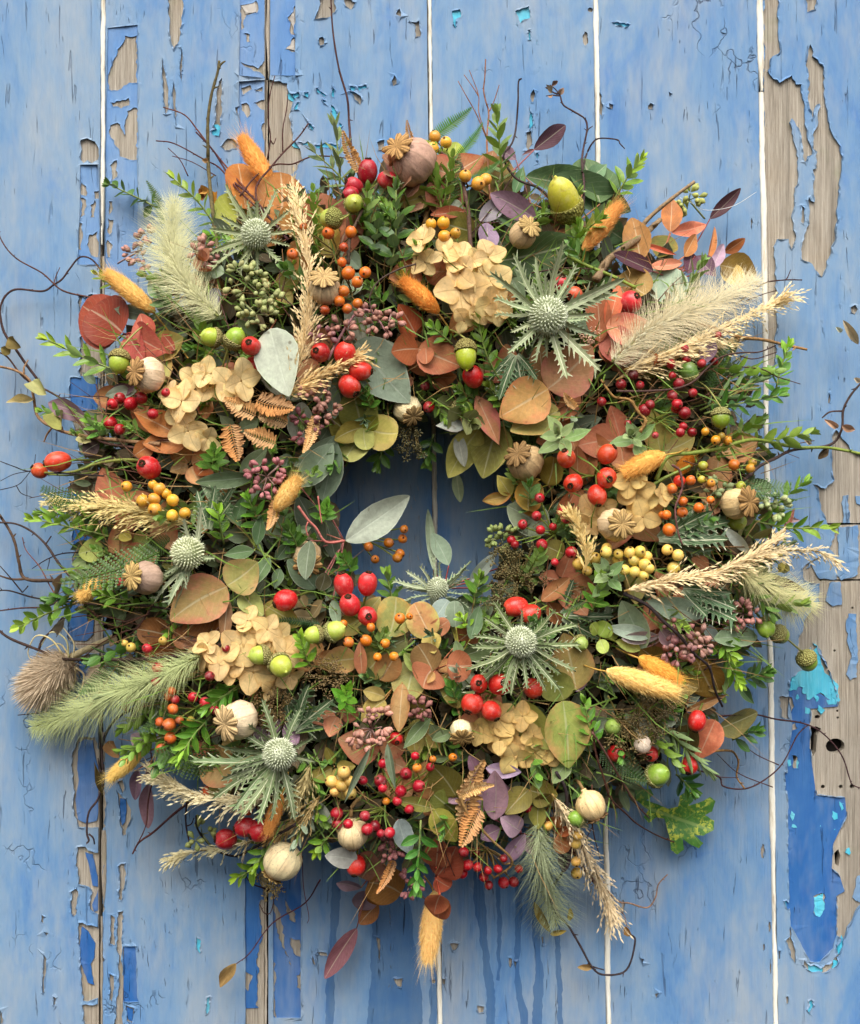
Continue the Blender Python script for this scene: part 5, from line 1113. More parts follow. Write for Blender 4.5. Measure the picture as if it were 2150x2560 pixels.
berries('lower spray of red berries below centre',[(842,2034,16),(843,2060,13),(870,2060,13),(912,2040,14),(918,2073,15),(937,2065,15,'7a0f1a'),(952,2084,11),(974,2082,14)],(960,2020),'b01528','8f101e',group='red berry clusters',dh=40)
berries('shiny red berries hanging in a row at the bottom',[(1159,2130,13),(1169,2163,14),(1156,2183,14),(1194,2168,12),(1209,2193,12),(1220,2176,11),(1245,2172,11),(1222,2213,11),(1259,2207,14),(1284,2205,13),(1297,2172,11),(1259,2146,10)],(1215,2120),'b81320','8f101a',group='red berry clusters',stemcol='8a7040',dh=20)
berries('two red berries among purple leaves at the bottom',[(1321,2021,12),(1190,2128,11)],(1270,2050),'a8131e','8f101a',group='red berry clusters',dh=-10)
berries('red berries over foxtail on long green stalks at lower left',[(368,1621,13),(394,1671,15),(390,1704,13,'8a121c'),(524,1690,13,'6f101a'),(482,1743,13),(511,1757,14),(438,1749,11)],(440,1700),'b81c2a','a0141e',group='red berry clusters',stalk_to=[(500,1660)],dh=42)
berries('dark berries lying on hydrangea petals at lower left',[(565,1621,10,'8a121c'),(536,1775,12)],(545,1700),'a8182a','8a121c',group='red berry clusters',dh=30)
berries('orange berries dotting a spray by the top straw plume',[(731,635,14),(821,583,16),(877,580,15),(859,618,12,'9a3a1a'),(759,568,11,'9a5a20'),(771,605,10)],(845,640),'cf6a1e','c0501c',group='orange berry clusters',stemcol='6a5a30',stalk_to=[(850,700)],dh=30)
berries('orange berries crowded right of the buff poppy head',[(855,655,12),(871,683,17),(913,681,15),(893,705,15),(859,728,14),(848,753,14),(868,772,13),(894,759,13),(812,775,13,'b04a1a')],(880,730),'d4721e','c4561c',group='orange berry clusters',stemcol='6a5a30',dh=32)
berries('small orange berries floating over the hole',[(1010,1323,11),(1007,1347,12),(972,1357,13),(921,1367,12),(1000,1384,12),(993,1395,12),(938,1398,11)],(900,1340),'cf7a1e','b8601c',group='orange berry clusters',stalk_to=[(850,1360)],dh=60,bh=70)
berries('orange berries with black tips left of centre bottom',[(871,1605,14),(915,1601,15),(963,1608,12),(944,1643,11),(985,1641,12),(859,1559,10),(927,1568,11)],(960,1625),'dc821e','c8661c',group='orange berry clusters',stalk_to=[(1040,1625)],dh=45)
berries('orange berry resting on a round olive leaf by the hole',[(1000,1546,14),(1024,1541,9)],(975,1595),'dc7e20','c8661c',group='orange berry clusters',dh=55)
berries('yellow and green berries on the long green stem at right',[(1763,1079,10),(1789,1100,12),(1819,1101,12),(1804,1090,10,'8a7a20')],(1740,1140),'dc9426','c8861c',group='orange berry clusters',dh=45)
berries('mixed green and orange berries spread at the right edge',[(1758,1164,12,'a0a83a'),(1835,1162,14,'cf6a20'),(1876,1170,12),(1881,1157,11,'a89030'),(1754,1199,10,'b0a83a'),(1778,1208,11),(1852,1214,12,'9aa03a')],(1740,1180),'dc9030','c07820',group='orange berry clusters',dh=45)
berries('orange berries above the right-hand hydrangea',[(1727,1201,13),(1681,1221,13),(1699,1203,15,'c02a22'),(1708,1253,12),(1706,1281,14),(1747,1270,13),(1776,1250,10),(1666,1287,12),(1655,1287,10)],(1650,1240),'d8701e','c4561c',group='orange berry clusters',dh=40)
berries('single orange berry above the pale yellow bunch',[(1673,1325,17)],(1630,1300),'dc7020','c4561c',group='orange berry clusters',dh=42)
berries('orange berries over foxtail at the lower left edge',[(429,1727,11),(422,1741,12),(432,1772,14),(399,1805,12),(423,1811,17),(449,1800,11),(426,1845,16),(403,1872,13),(477,1801,11,'b0a040')],(490,1770),'d8692c','c8501e',group='orange berry clusters',stalk_to=[(530,1740)],dh=34)
berries('two orange berries under the cream straw plume',[(518,1978,14),(619,2027,12)],(580,1950),'d0602a','c8501e',group='orange berry clusters',dh=5)
berries('few orange berries among the red ones below centre',[(1043,1920,12),(1132,1893,11),(1082,1898,9),(965,2003,10)],(1050,1960),'d8861e','c4661c',group='orange berry clusters',dh=32)
berries('three yellow berries at the very top',[(1087,342,15),(1115,356,15),(1082,371,16)],(1110,385),'dfa03a','d08a2c',stemcol='5a4630',group='yellow berry clusters',dh=40)
berries('three yellow berries on a dark twig near the top',[(1164,440,16),(1196,459,18),(1214,449,15)],(1165,470),'dfa03a','d08a2c',stemcol='5a4630',group='yellow berry clusters',dh=45)
berries('four yellow berries above the tan hydrangea',[(1109,557,16),(1078,560,14),(1111,591,16),(1139,583,14)],(1095,600),'d9a032','c8862a',stemcol='5a4630',group='yellow berry clusters',dh=35)
berries('golden bunch of berries on straw at the left edge',[(399,1222,16),(385,1247,16),(357,1253,17),(387,1273,17),(432,1251,16),(430,1289,15),(463,1283,15),(382,1212,12),(416,1234,13),(316,1216,14)],(410,1245),'dfa032','cf8a28',stemcol='5a4630',group='yellow berry clusters',dh=50)
berries('three pale yellow berries on the lower left twig',[(312,1608,9),(327,1619,13),(407,1602,11)],(350,1625),'d9b65a','c89a3c',stemcol='5a4630',group='yellow berry clusters',dh=40)
berries('large pale yellow bunch at the right',[(1515,1380,15),(1546,1386,13),(1574,1381,15),(1600,1379,15),(1585,1401,15),(1612,1412,16),(1587,1430,15),(1561,1425,14),(1618,1391,13),(1623,1421,13),(1610,1438,13)],(1590,1405),'e0c060','d0a444',stemcol='6a5030',group='yellow berry clusters',dh=48)
berries('three pale yellow berries right of the large bunch',[(1668,1375,14),(1695,1388,15),(1684,1421,17)],(1655,1398),'e0c060','d0a444',stemcol='6a5030',group='yellow berry clusters',stalk_to=[(1605,1395)],dh=48)
berries('pale yellow berries behind the small straw plume',[(1446,1409,15),(1486,1396,16),(1517,1370,14),(1468,1428,13),(1544,1400,14)],(1490,1420),'d9b458','c8983c',stemcol='6a5030',group='yellow berry clusters',dh=28)
berries('tight pale yellow bunch below the left sea holly',[(860,1931,17),(829,1954,16),(854,1964,16),(876,1982,16),(837,1979,13),(874,1953,14)],(855,1955),'e0be66','d0a048',stemcol='6a5030',group='yellow berry clusters',dh=38)
berries('four pale yellow berries in a row at the bottom right',[(1445,2087,14),(1440,2110,13),(1440,2154,13),(1442,2183,15)],(1435,2130),'dfb25a','cf983c',stemcol='6a5030',group='yellow berry clusters',dh=50)
berries('single yellow berry inside an orange leaf spray at the bottom',[(1370,2065,12)],(1385,2040),'dfa84a','cf8a38',stemcol='6a5030',group='yellow berry clusters',dh=30)
# ---------------------------------------------------------------- sea holly
rg = lambda a, b, n: [(a+(b-a)*i/(n-1), 1.0) for i in range(n)]
thistle(640,586,33,(-.1,-.25,.9),112,'sea holly beside the orange grass head at top left',[(20,1.2),(48,1.0),(80,.8),(110,.8),(145,.9),(175,.8),(205,1.0),(232,1.15),(255,1.1),(280,1.05),(300,1.0),(325,1.2),(345,.8),(0,.7),(265,.6),(215,.6)],'8a9668')
thistle(1370,790,43,(.05,-.15,.95),138,'largest sea holly, open to the viewer, at upper right',[(8,1.15),(25,1.05),(345,1.0),(325,1.15),(305,1.1),(292,1.0),(272,.95),(245,.6),(225,.85),(196,.7),(160,1.15),(136,1.2),(112,.9),(85,.7),(73,1.2),(58,1.25),(40,.8),(180,.6),(0,.7),(335,.6),(100,.6),(210,.5)],'96a27a',dh=70)
thistle(471,1384,36,(-.65,-.3,.6),135,'pale bristly sea holly pointing left',[(225,1.15),(210,1.0),(240,.85),(200,.9),(250,.7),(215,.8),(10,.8),(330,.7),(190,.6),(100,.5)],'8e9a78','cfd2b4',dh=50,tilt=.1)
thistle(1302,1605,36,(0,-.2,.95),150,'dark sea holly below and right of the hole',[(100,1.0),(118,1.05),(136,1.0),(155,.8),(172,.8),(190,.8),(208,.95),(225,1.1),(242,1.0),(262,.85),(285,.7),(305,.75),(330,.7),(0,.55),(25,.6),(50,.65),(75,.85),(128,.7),(200,.6),(235,.7),(90,.6)],'6c7c50',dh=70)
thistle(1094,1472,25,(0,-.75,.5),98,'sea holly rising at the bottom rim of the hole',[(320,1.05),(338,.85),(352,1.0),(5,.8),(28,1.05),(40,.95),(60,.8),(300,1.1),(282,1.0),(262,.9),(90,.8),(120,.8),(240,.7),(312,.7),(50,.6)],'8e9a78',dh=-5)
thistle(698,1885,38,(-.1,-.15,.95),160,'large dark sea holly at the lower left',[(300,.75),(278,.9),(262,1.15),(250,1.05),(238,1.1),(225,1.15),(210,1.1),(197,1.05),(183,.95),(165,.95),(345,.9),(20,.7),(60,.6),(100,.5),(255,.7),(215,.75),(330,.6)],'6e7e56',dh=62)
# ---------------------------------------------------------------- hydrangea
hydrangea('tan hydrangea head at the top below yellow berries',[(1150,725,118),(1225,703,92),(1225,758,82),(1153,645,86),(1220,642,76),(1056,599,80),(1062,655,66),(1108,632,72),(1150,683,80),(1193,772,66),(1245,775,66),(1160,802,60),(1190,660,70)],'e8cc92','cfa868')
hydrangea('tan hydrangea head at upper left with bracken on it',[(603,952,92),(569,962,82),(455,1002,98),(449,1040,76),(471,1077,86),(486,949,82),(515,935,70),(525,965,76),(584,990,76),(519,1096,60),(430,985,62)],'eacf98','d2ac6c')
hydrangea('large tan hydrangea head at lower left under acorns',[(684,1599,92),(668,1574,70),(594,1618,98),(553,1646,90),(572,1668,86),(634,1680,92),(618,1552,72),(519,1608,66),(712,1630,76),(724,1690,66),(678,1724,56),(509,1640,70),(530,1670,60),(640,1620,80)],'e2c48c','c69e62')
hydrangea('tan hydrangea head below centre under four hips',[(1244,1797,86),(1203,1828,66),(1272,1859,86),(1287,1893,80),(1337,1881,80),(1306,1790,64),(1378,1887,58),(1334,1840,56),(1250,1850,60)],'d8b878','ba9050',dh=0)
hydrangea('tan hydrangea head at right under amber grass head',[(1588,1229,96),(1607,1292,76),(1655,1237,54),(1574,1203,70),(1625,1262,70),(1600,1255,80)],'dabb7c','be9656')
hydrangea('few tan hydrangea petals beside the out-facing poppy head',[(1483,1281,78),(1470,1310,56),(1510,1265,50)],'dabc82','be985c',dh=0)

holly_spray('dark spiny leaves under the orange berries at right',1640,1350,[(75,190),(88,170),(62,150),(100,140),(50,110)])
holly_spray('dark spiny leaves below the long straw plume',1700,1470,[(110,140),(125,150),(95,120),(140,90)],'4a6a44',-15)
holly_spray('spiny leaves right of the golden berries at left',520,1330,[(10,110),(25,120),(345,100),(40,90)],'4c6642',10)
holly_spray('grey spiny leaves below the hidden poppy at lower left',730,1830,[(20,130),(50,140),(75,120),(350,90)],'4a6440',-20)
holly_spray('dark spiny leaves right of the lower thistle',1400,1540,[(60,120),(90,130),(120,110),(20,90)],'3f5a38',-25)
holly_spray('dark spiny leaves under the hanging acorn',1290,880,[(200,120),(170,120),(225,100),(140,90)],'45603c',-10)
# ---------------------------------------------------------------- eucalyptus and other large leaves
leaves('brown-orange round eucalyptus behind the orange grass head','''615 520 582 385 78 b5702e 8a4a20 round -30
700 565 690 425 112 9a6428 7a4a1c round -30
690 610 632 450 120 a0682c 7a4a20 round -40
738 590 722 520 62 b0783c 8a5a28 round -25''',(690,610))
leaves('olive round leaf left of the top sea holly','''600 605 572 478 105 86882a 6f7420 round -35''',(610,615))
leaves('red-brown round eucalyptus behind orange berries at the top','''832 610 788 490 92 8f4f30 a06038 round -30
842 645 868 502 90 8a4a2e 6f3a22 round -28
830 645 792 520 62 a89a48 b0803c egg -22
760 700 740 610 55 a5703a 8a5a28 round -40''',(840,650))
leaves('salmon pink eucalyptus leaves beside the large mauve poppy','''1128 437 1062 418 72 b07a5c a0503c egg 0
1128 440 1205 378 64 a06440 8a4428 egg 0
1126 535 1095 452 88 86482f 6f3a24 round -25
1162 528 1082 546 30 7f3f22 6a3018 oval -5
1230 495 1262 384 102 7c6c30 8a5a30 egg -20
1208 425 1232 374 52 95663e 7a4a2c egg -15
1125 425 1142 338 52 8f9a3e a0a84a oval -15
1078 400 1058 344 36 8f9a3e - oval -15
1185 580 1108 562 72 737030 8a7a3a round -25''',(1128,440))
leaves('purple eucalyptus leaves at the top left of the big acorn','''1340 546 1236 490 56 8c6f7c 7a5a6a oval 10
1198 552 1260 498 42 827884 - oval 0
1217 558 1222 634 48 806c7c - oval 0
1290 400 1238 364 36 7f6470 - point -5''',(1340,548),stemcol='8a5a5a')
leaves('dark maroon leaf pointing up at the top','''1336 374 1416 300 42 4a2a34 3a2028 oval 10
1336 374 1300 400 10 6a4a4a - lance 0''',(1270,440),stemcol='9a5a5a')
leaves('broad dark green leaves behind the big acorn','''1312 442 1505 425 72 4f6640 5f7a4a oval -30
1232 655 1428 602 98 4a5c36 3f5030 oval -15
1500 510 1465 392 122 566e44 466038 oval -40
1462 452 1522 398 42 62805a - point -20
1285 488 1312 406 32 5a7850 - point -10
1380 440 1560 520 80 4a6440 - oval -50
1300 560 1240 540 46 4a6040 - oval -20
1560 600 1480 560 60 5a7450 - oval -40''',(1440,560))
leaves('slender orange eucalyptus leaves at the upper right edge','''1675 582 1690 493 48 a0683c b5703c oval 5
1677 582 1767 550 34 cf7458 e08a6a oval 5
1602 655 1590 548 64 9a6a3c a5743c oval 5
1710 642 1744 583 32 ae7040 - oval 0
1770 652 1804 548 20 ab6c3c - lance 0
1625 668 1702 654 28 c47a5c - oval 5
1605 610 1692 636 16 cf6c50 - lance 10
1675 592 1638 655 62 66682c 8a7030 oval -10
1812 632 1854 604 28 9c5a2e - oval 0
1800 662 1888 682 72 86682e 6f5020 oval -15
1812 660 1842 724 48 bb9852 - oval -5
1560 680 1605 738 92 967a3c 8a6430 round -10
1540 690 1560 745 50 9a6a40 - oval -20''',(1640,690),stemcol='b06a4a')
leaves('dark purple leaves on a red stem at the upper right edge','''1775 547 1840 482 30 58383e 4a2a30 oval 10
1632 678 1533 648 42 55303a 46242c oval 12
1738 640 1786 694 48 765866 - point 0
1780 672 1816 608 28 a08690 - oval 0
1730 630 1714 684 38 573040 - oval -5
1772 830 1745 925 56 6a4f5e 5a4450 point 30''',(1690,700),stemcol='8a4a44')
leaves('grey-green broad leaf behind the pale foxtail on the right','''1640 660 1682 765 98 909e88 - soval -15''',(1640,650))
leaves('coral and peach eucalyptus leaves right of the big thistle','''1520 822 1546 722 38 cc7048 d05a40 oval 15
1515 815 1634 826 74 c98662 c05a58 egg 22
1508 830 1578 892 84 bf7464 c06a5c round 5
1500 856 1490 732 58 b46a4c - oval 0
1370 972 1468 878 118 b0865e b0685a egg 15
1370 972 1260 1036 108 cb9c5e c07850 egg 25
1400 1028 1288 1076 82 a09850 b08a50 egg 0
1362 962 1345 870 62 a07a4c 8a5a3a egg -5''',(1370,972),stemcol='c0704a')
leaves('olive and rust leaves hanging at the upper right rim of the hole','''1190 988 1249 1112 58 b07a52 b0605a point 10
1196 1072 1128 1178 74 a09a50 b0a85a egg 0
1246 1058 1214 1182 96 7c7a3a 8a8a44 egg -15
1166 1066 1088 1067 38 b0b2a8 9a8a84 point 12
1144 1080 1160 1158 30 868a7c - oval 8
1140 1180 1150 1250 26 7a8468 - oval -20''',(1195,1075),stemcol='8a7a40')
leaves('yellow-green leaves right of the hole','''1278 1240 1243 1188 44 9c9046 b0a050 point 0
1332 1200 1320 1272 70 a8863c b0742e round 0
1278 1236 1213 1252 30 c2a458 c07838 oval 5
1370 1212 1382 1148 54 85762f - round -10
1290 1205 1345 1200 16 a8873c - oval 5
1350 1320 1305 1285 40 b07a34 - round -15''',(1278,1250),stemcol='a8983c')
leaves('orange-brown eucalyptus leaves above the hole','''1045 872 1142 912 88 b2714a a05038 egg 5
1045 872 983 882 74 a1582f 8a4424 egg 5
1042 842 998 772 64 9a4a26 7f3a1c egg -10
1065 868 1068 908 36 ac6844 - round 12
1020 930 985 965 60 7f4424 - egg -20''',(1045,872))
leaves('big pale grey-green leaf standing out at upper left','''677 822 724 978 104 bdc4b0 a9b49c segg 45''',(690,800),stemcol='a0604a')
leaves('big grey-green leaf above the hole behind red hips','''893 852 1012 992 116 8f9c88 7f8c78 segg -5
826 958 836 1040 38 6c7c68 - soval -15''',(880,840))
leaves('olive round eucalyptus cluster at the upper left of the hole','''906 1072 888 994 90 86823e 7a7834 round 0
914 1070 988 1082 84 aea454 b0985a round 12
912 1074 942 1042 36 89842f - egg 20
910 1068 916 1120 48 acac5c - round 20
910 1066 842 1098 48 92823a 7a6a2a oval 8
906 1086 868 1148 74 9c9c56 a0a060 round 2
880 1092 826 1048 64 726c2c 8a803a egg -10''',(910,1070),stemcol='9a9048')
leaves('dark red round eucalyptus leaves at the left edge','''308 832 220 772 116 863824 6f2a1c round 10
292 852 196 762 122 9c4632 8a3a2a round -5
372 858 345 786 60 ac5844 9a4434 egg 8
325 832 415 885 80 ac5848 9a4038 egg 5
318 836 364 896 64 a44a40 - egg 0
440 880 410 840 46 8f4430 - egg -15''',(310,835),stemcol='a03a28')
leaves('rust orange leaves below red berries at the left','''447 1088 332 1032 70 b07038 a0582c point 5
465 1104 368 1112 64 a3672f 8a4c20 egg 0
382 1106 340 1138 42 ac6c3a - oval 5
520 1165 500 1190 50 8f4a20 - egg -20''',(465,1110))
leaves('purple and dark leaves among left-hand twigs','''216 1042 112 1004 46 84696f 745a62 oval 0
272 986 346 970 32 684f56 - oval 5
342 976 268 986 30 869680 - soval 14
248 1108 212 1132 42 3d2c2a - oval 0
240 960 200 930 24 7a8a70 - lance 0''',(260,1060),stemcol='6a4a44')
leaves('grey-green pair of leaves upper left behind sea holly','''500 700 560 640 44 8a9880 - soval 0
522 665 565 690 36 96a48c - soval 0
545 720 528 775 30 6a6468 - oval 12
420 740 372 700 60 849478 - soval -20
455 640 420 690 40 7a8a6c - soval -20''',(540,700))
leaves('grey-green oval leaves at the left rim of the hole','''750 1216 826 1120 64 87957c 7a8a70 soval 10
806 1252 834 1108 62 7c8c76 6c7c66 soval -5
634 1192 506 1206 38 667656 - soval 8
600 1186 662 1128 36 6f7f5e - soval 0
735 1166 840 1096 32 7a8a70 - soval -5
800 1100 820 1075 40 74846c - soval -20
806 1366 754 1248 62 52604a - soval -25
776 1352 770 1440 46 626c58 - soval 45
790 1472 726 1404 52 5c6e56 - soval -5
840 1400 815 1300 40 505c48 - soval -35
832 1500 846 1558 26 76866e - soval 5
800 1476 812 1434 36 54543a - soval 5''',(860,1352),stemcol='a0605a')
leaves('large pale grey-green leaf reaching across the hole','''862 1352 1003 1249 76 a5b29e 98a490 soval 60''',(800,1330),stemcol='b0705f',dh=0)
leaves('blue-green lance leaves on a pale stem left of the hole','''676 1394 632 1474 44 5c764e - spoint 12
636 1376 562 1388 36 587048 - spoint 10
642 1362 656 1284 36 58704c - spoint 8
602 1316 558 1248 32 5f7850 - spoint 0
576 1272 502 1206 36 748464 - spoint 0
602 1262 662 1208 30 74846a - spoint 0
590 1300 610 1240 34 5f7850 - spoint 5
690 1400 725 1350 34 4f6644 - spoint -5
700 1420 690 1470 30 4f6644 - spoint -10''',(640,1370),stemcol='9aa850')
leaves('peach heart-shaped leaf pair at the left','''568 1464 640 1408 88 a09c5c b08a5c egg 20
567 1466 441 1542 112 ad8e58 b8705a egg 22
602 1482 656 1534 52 949650 - egg 0
662 1512 748 1558 58 9a9448 a0703c egg -5
562 1520 466 1572 84 764820 8a5a28 egg -15
570 1498 563 1594 30 785434 - oval 8''',(568,1466),stemcol='6a4a34')
leaves('brown eucalyptus leaves behind the lower left twig','''432 1592 352 1574 64 744822 8a5a30 round -10
500 1590 440 1600 58 80502a - round -5
440 1632 370 1640 60 844e28 - round -10
470 1560 500 1620 70 6a4020 - round -25''',(450,1600))
leaves('round olive leaf with orange tint below the hole','''972 1592 986 1502 90 9a9c58 b08a48 round 12
930 1640 1010 1600 60 7a7a48 - round -25''',(972,1596))
leaves('peach coin-shaped leaves below the hole','''1078 1592 1038 1516 76 b98656 a8a058 round 15
1077 1582 1086 1628 44 b09a4e - egg 22
1078 1582 1117 1554 42 ba7c58 - round 10
1030 1560 1000 1520 60 a87848 - round -10''',(1078,1586),stemcol='c0a060')
leaves('rosy brown coin-shaped leaves at bottom centre','''1082 1677 1048 1616 66 86683f 7a5a38 round 20
1082 1670 1058 1714 90 a26646 8f5438 egg 18
1118 1662 1175 1660 70 9c5f40 8a5034 round 18
1040 1648 1018 1742 78 86884a a08a50 round 0
1046 1682 1012 1636 32 8a944e - oval 8
1086 1680 1070 1702 18 a8844a - oval 28
1150 1720 1110 1740 80 807a3a 8a6a34 round -15
1150 1600 1190 1560 60 8a5430 - round -20''',(1088,1674),stemcol='c07050')
leaves('tan eucalyptus leaves above the pink pods','''1006 1708 998 1814 44 aa8556 a06a40 oval 15
962 1742 913 1724 34 b0a05c - oval 12
962 1750 908 1794 48 9c8448 - egg 5
906 1692 900 1612 30 a46846 - oval 20
892 1646 808 1662 62 927e40 a07048 egg 0
905 1690 950 1640 60 8a7a44 - round 0
950 1700 985 1640 58 a27646 8a5a30 round 5
930 1650 900 1640 50 8a8044 - egg 0''',(1000,1700),stemcol='b08048')
leaves('grey-green leaves under the rim sea holly','''1140 1568 1135 1502 52 76846e - sround 5
1120 1500 1084 1552 42 848c84 - segg 5
1176 1598 1196 1522 34 6c825e - soval 10
1150 1642 1232 1608 42 62744a - soval 8
1110 1500 1170 1525 36 4f5f40 - soval 0
1150 1660 1140 1605 26 7a8a60 - soval 5''',(1150,1640),stemcol='b0a850')
leaves('slim grey-green leaves rising inside the hole','''1084 1426 1072 1290 22 86967c - soval 10
1122 1414 1084 1344 42 87977d - soval 15
1174 1456 1232 1388 30 98a292 - soval 10
1252 1418 1292 1378 48 727e66 - soval 0
1190 1470 1205 1420 34 6a7860 - soval -10''',(1110,1470),stemcol='a04a44',dh=-40)
leaves('sage leaves behind cherry red berries right of the hole','''1372 1332 1278 1272 82 7b866a - soval -10
1410 1385 1358 1362 48 857c3a - egg -5
1354 1502 1417 1448 38 a4754a 8a5030 oval 5
1400 1560 1370 1510 44 7a4a28 - oval -20''',(1380,1350))
leaves('long yellow-green leaves at lower right of centre','''1410 1748 1362 1676 80 9a9c50 a8a458 egg 8
1440 1724 1408 1592 100 9a884f a06a48 egg -8
1300 1752 1374 1858 78 8a8c44 7a7c38 oval 0
1408 1752 1426 1908 114 a2a856 b88a58 egg 14''',(1408,1752),stemcol='9a9a50')
leaves('small lime coin leaves right of the lower thistle','''1500 1590 1515 1555 42 94a84c - round 8
1495 1585 1480 1560 30 8fa046 - round 8
1500 1600 1512 1628 28 a0b058 - round 10
1545 1590 1520 1580 30 9aa850 - round 5
1600 1625 1540 1600 28 a8b05a - oval 0''',(1500,1590),stemcol='a8b04c')
leaves('grey-green pointed leaves at the right beside pink pods','''1757 1542 1602 1496 64 8b9884 7c8a74 spoint 15
1612 1622 1556 1508 62 84947a - soval 0
1892 1592 1770 1590 50 8b9b7c 7c8c70 soval 18
1628 1592 1528 1568 34 8f9c8c - soval 12
1646 1592 1556 1592 32 8a7a7c - soval 5
1650 1575 1682 1612 38 86686f - soval 5
1760 1560 1790 1600 30 8a948a - soval -5''',(1760,1545),stemcol='9a6a64')
leaves('small whitish leaf on the dark bracts at the right','''1872 1382 1803 1322 26 bcc2ba - soval 30''',(1880,1400))
leaves('mauve leaves reaching past the right edge','''1918 1440 2032 1482 26 67433f 5a3a36 lance 20
1935 1292 2012 1300 20 ac8c8c - lance 5
1960 1330 1990 1270 16 a06a58 - lance 10''',(1900,1430),stemcol='8a5a4a')
leaves('brown-olive leaves under the amber grass head at lower right','''1740 1648 1792 1742 82 86682c 7a5820 oval -5
1690 1700 1740 1720 54 786830 - oval -8
1640 1660 1600 1620 60 6f5c28 - oval -20
1815 1648 1812 1738 22 70884c - lance 10
1840 1704 1896 1766 28 5c764a - lance 5
1760 1720 1830 1700 40 7a6230 - oval -10
1700 1640 1735 1600 50 7a6a34 - oval -25
1715 1778 1822 1738 26 866438 - lance 5''',(1740,1650))
leaves('orange and olive leaves on the lower right tip','''1790 1824 1898 1795 64 767040 86763f oval 5
1788 1800 1750 1892 68 c2684a d08460 egg 18
1715 1782 1736 1892 48 756238 - oval 0''',(1788,1805),stemcol='c08458')
leaves('olive eucalyptus leaves on a yellow stem at the bottom','''1140 1988 1083 1908 80 767232 - egg 0
1085 2024 1136 2104 60 949040 b0a048 egg 15
1086 2022 998 1998 32 817e3a - oval 10
1140 2030 1090 1985 74 6c6e30 - round -10''',(1088,2022),stemcol='c0a04a')
leaves('brick red eucalyptus leaves at the bottom tip','''1090 2168 1096 2088 64 a4583c b06a4a egg 5
1095 2188 1138 2098 80 a3523b 8f4430 egg 0
1088 2196 1122 2218 44 ac553c - round 10
1100 2236 1088 2288 56 a3583a b06a44 egg 150
1098 2240 1098 2300 62 9c583c - round 140''',(1090,2190),stemcol='c85a40')
leaves('grey and mauve coin leaves hanging at the bottom','''893 2150 820 2134 50 a5a69e - segg 45
905 2274 915 2214 54 a08890 94787f round 25
902 2220 848 2194 30 967e86 - oval 15
892 2320 820 2427 44 784a52 - oval 20
995 2048 1022 2132 48 868c8c - segg 30''',(925,2190),stemcol='a0645a')
leaves('brown eucalyptus leaves behind the mauve coin leaves','''945 2260 903 2300 44 865428 - oval 5
985 2240 925 2225 58 80501f - round -5
1002 2232 928 2188 90 8b602f - round 0
906 2194 932 2112 80 a27058 8f5c48 egg 5''',(960,2160))
leaves('narrow grey-green leaves over yellow berries below centre','''968 1858 988 1974 22 626f58 - lance 55
926 1868 860 2008 18 66725e - lance 55
1076 1794 1008 1868 38 5c6c46 - spoint 15
1100 1850 1080 1810 32 6a7850 - soval 10
1130 1830 1085 1845 26 6f7f58 - soval 10
1080 1900 1118 1888 18 6a7850 - soval 30''',(1050,1800),stemcol='8a8a48')
leaves('pink-mauve leaves at the bottom right','''1235 2048 1235 1922 56 b08c9c a07a8c oval 22
1215 1920 1295 1926 34 967c92 - oval 8
1302 2078 1256 2038 50 aa8a9a - egg 20
1312 2084 1268 2160 38 96768a - oval 15
1304 2096 1348 2134 34 866676 - oval 10
1250 2072 1205 2092 38 7c6272 - oval 0
1415 2100 1415 2185 30 684e5e - oval 10''',(1305,2085),stemcol='9a5a5c')
leaves('olive and orange coin leaves on a stem at the bottom right','''1322 1974 1268 2028 58 767032 - egg 5
1325 1976 1388 1984 64 766a2c - egg 0
1340 2008 1372 1980 38 7a642c - oval 8
1346 2012 1346 2068 40 868038 - egg 12
1372 2062 1395 2035 38 9c6030 - oval 15
1400 2082 1412 2134 44 ba724a c8885a round 30
1392 2085 1425 2060 26 b86a40 - oval 25
1422 1904 1384 1952 40 768854 - segg 8''',(1360,2040),stemcol='b07a40')
leaves('peach coin leaves behind the lower left sea holly','''592 1910 506 1932 94 ae8856 a86a48 round 0
580 1975 530 1960 62 a29858 - round -8
590 1870 560 1855 44 b89c5c - round -5''',(595,1900))
leaves('mauve translucent leaves at the lower left edge','''346 1922 328 2002 30 a27e88 - oval 0
372 1958 362 2070 38 9a7680 - oval 0
390 1960 378 1915 38 967e8c - oval 0
376 1872 334 1838 42 98808c - oval 0''',(380,1900),stemcol='8a4a50')
leaves('yellow-green leaves at far left behind the poppy head','''265 1375 200 1385 54 a0a455 - oval 0
255 1395 180 1410 34 8a9a60 - oval -5
330 1370 380 1350 60 a0a458 - oval -25
300 1330 330 1345 30 b0a048 - oval -10''',(300,1390))
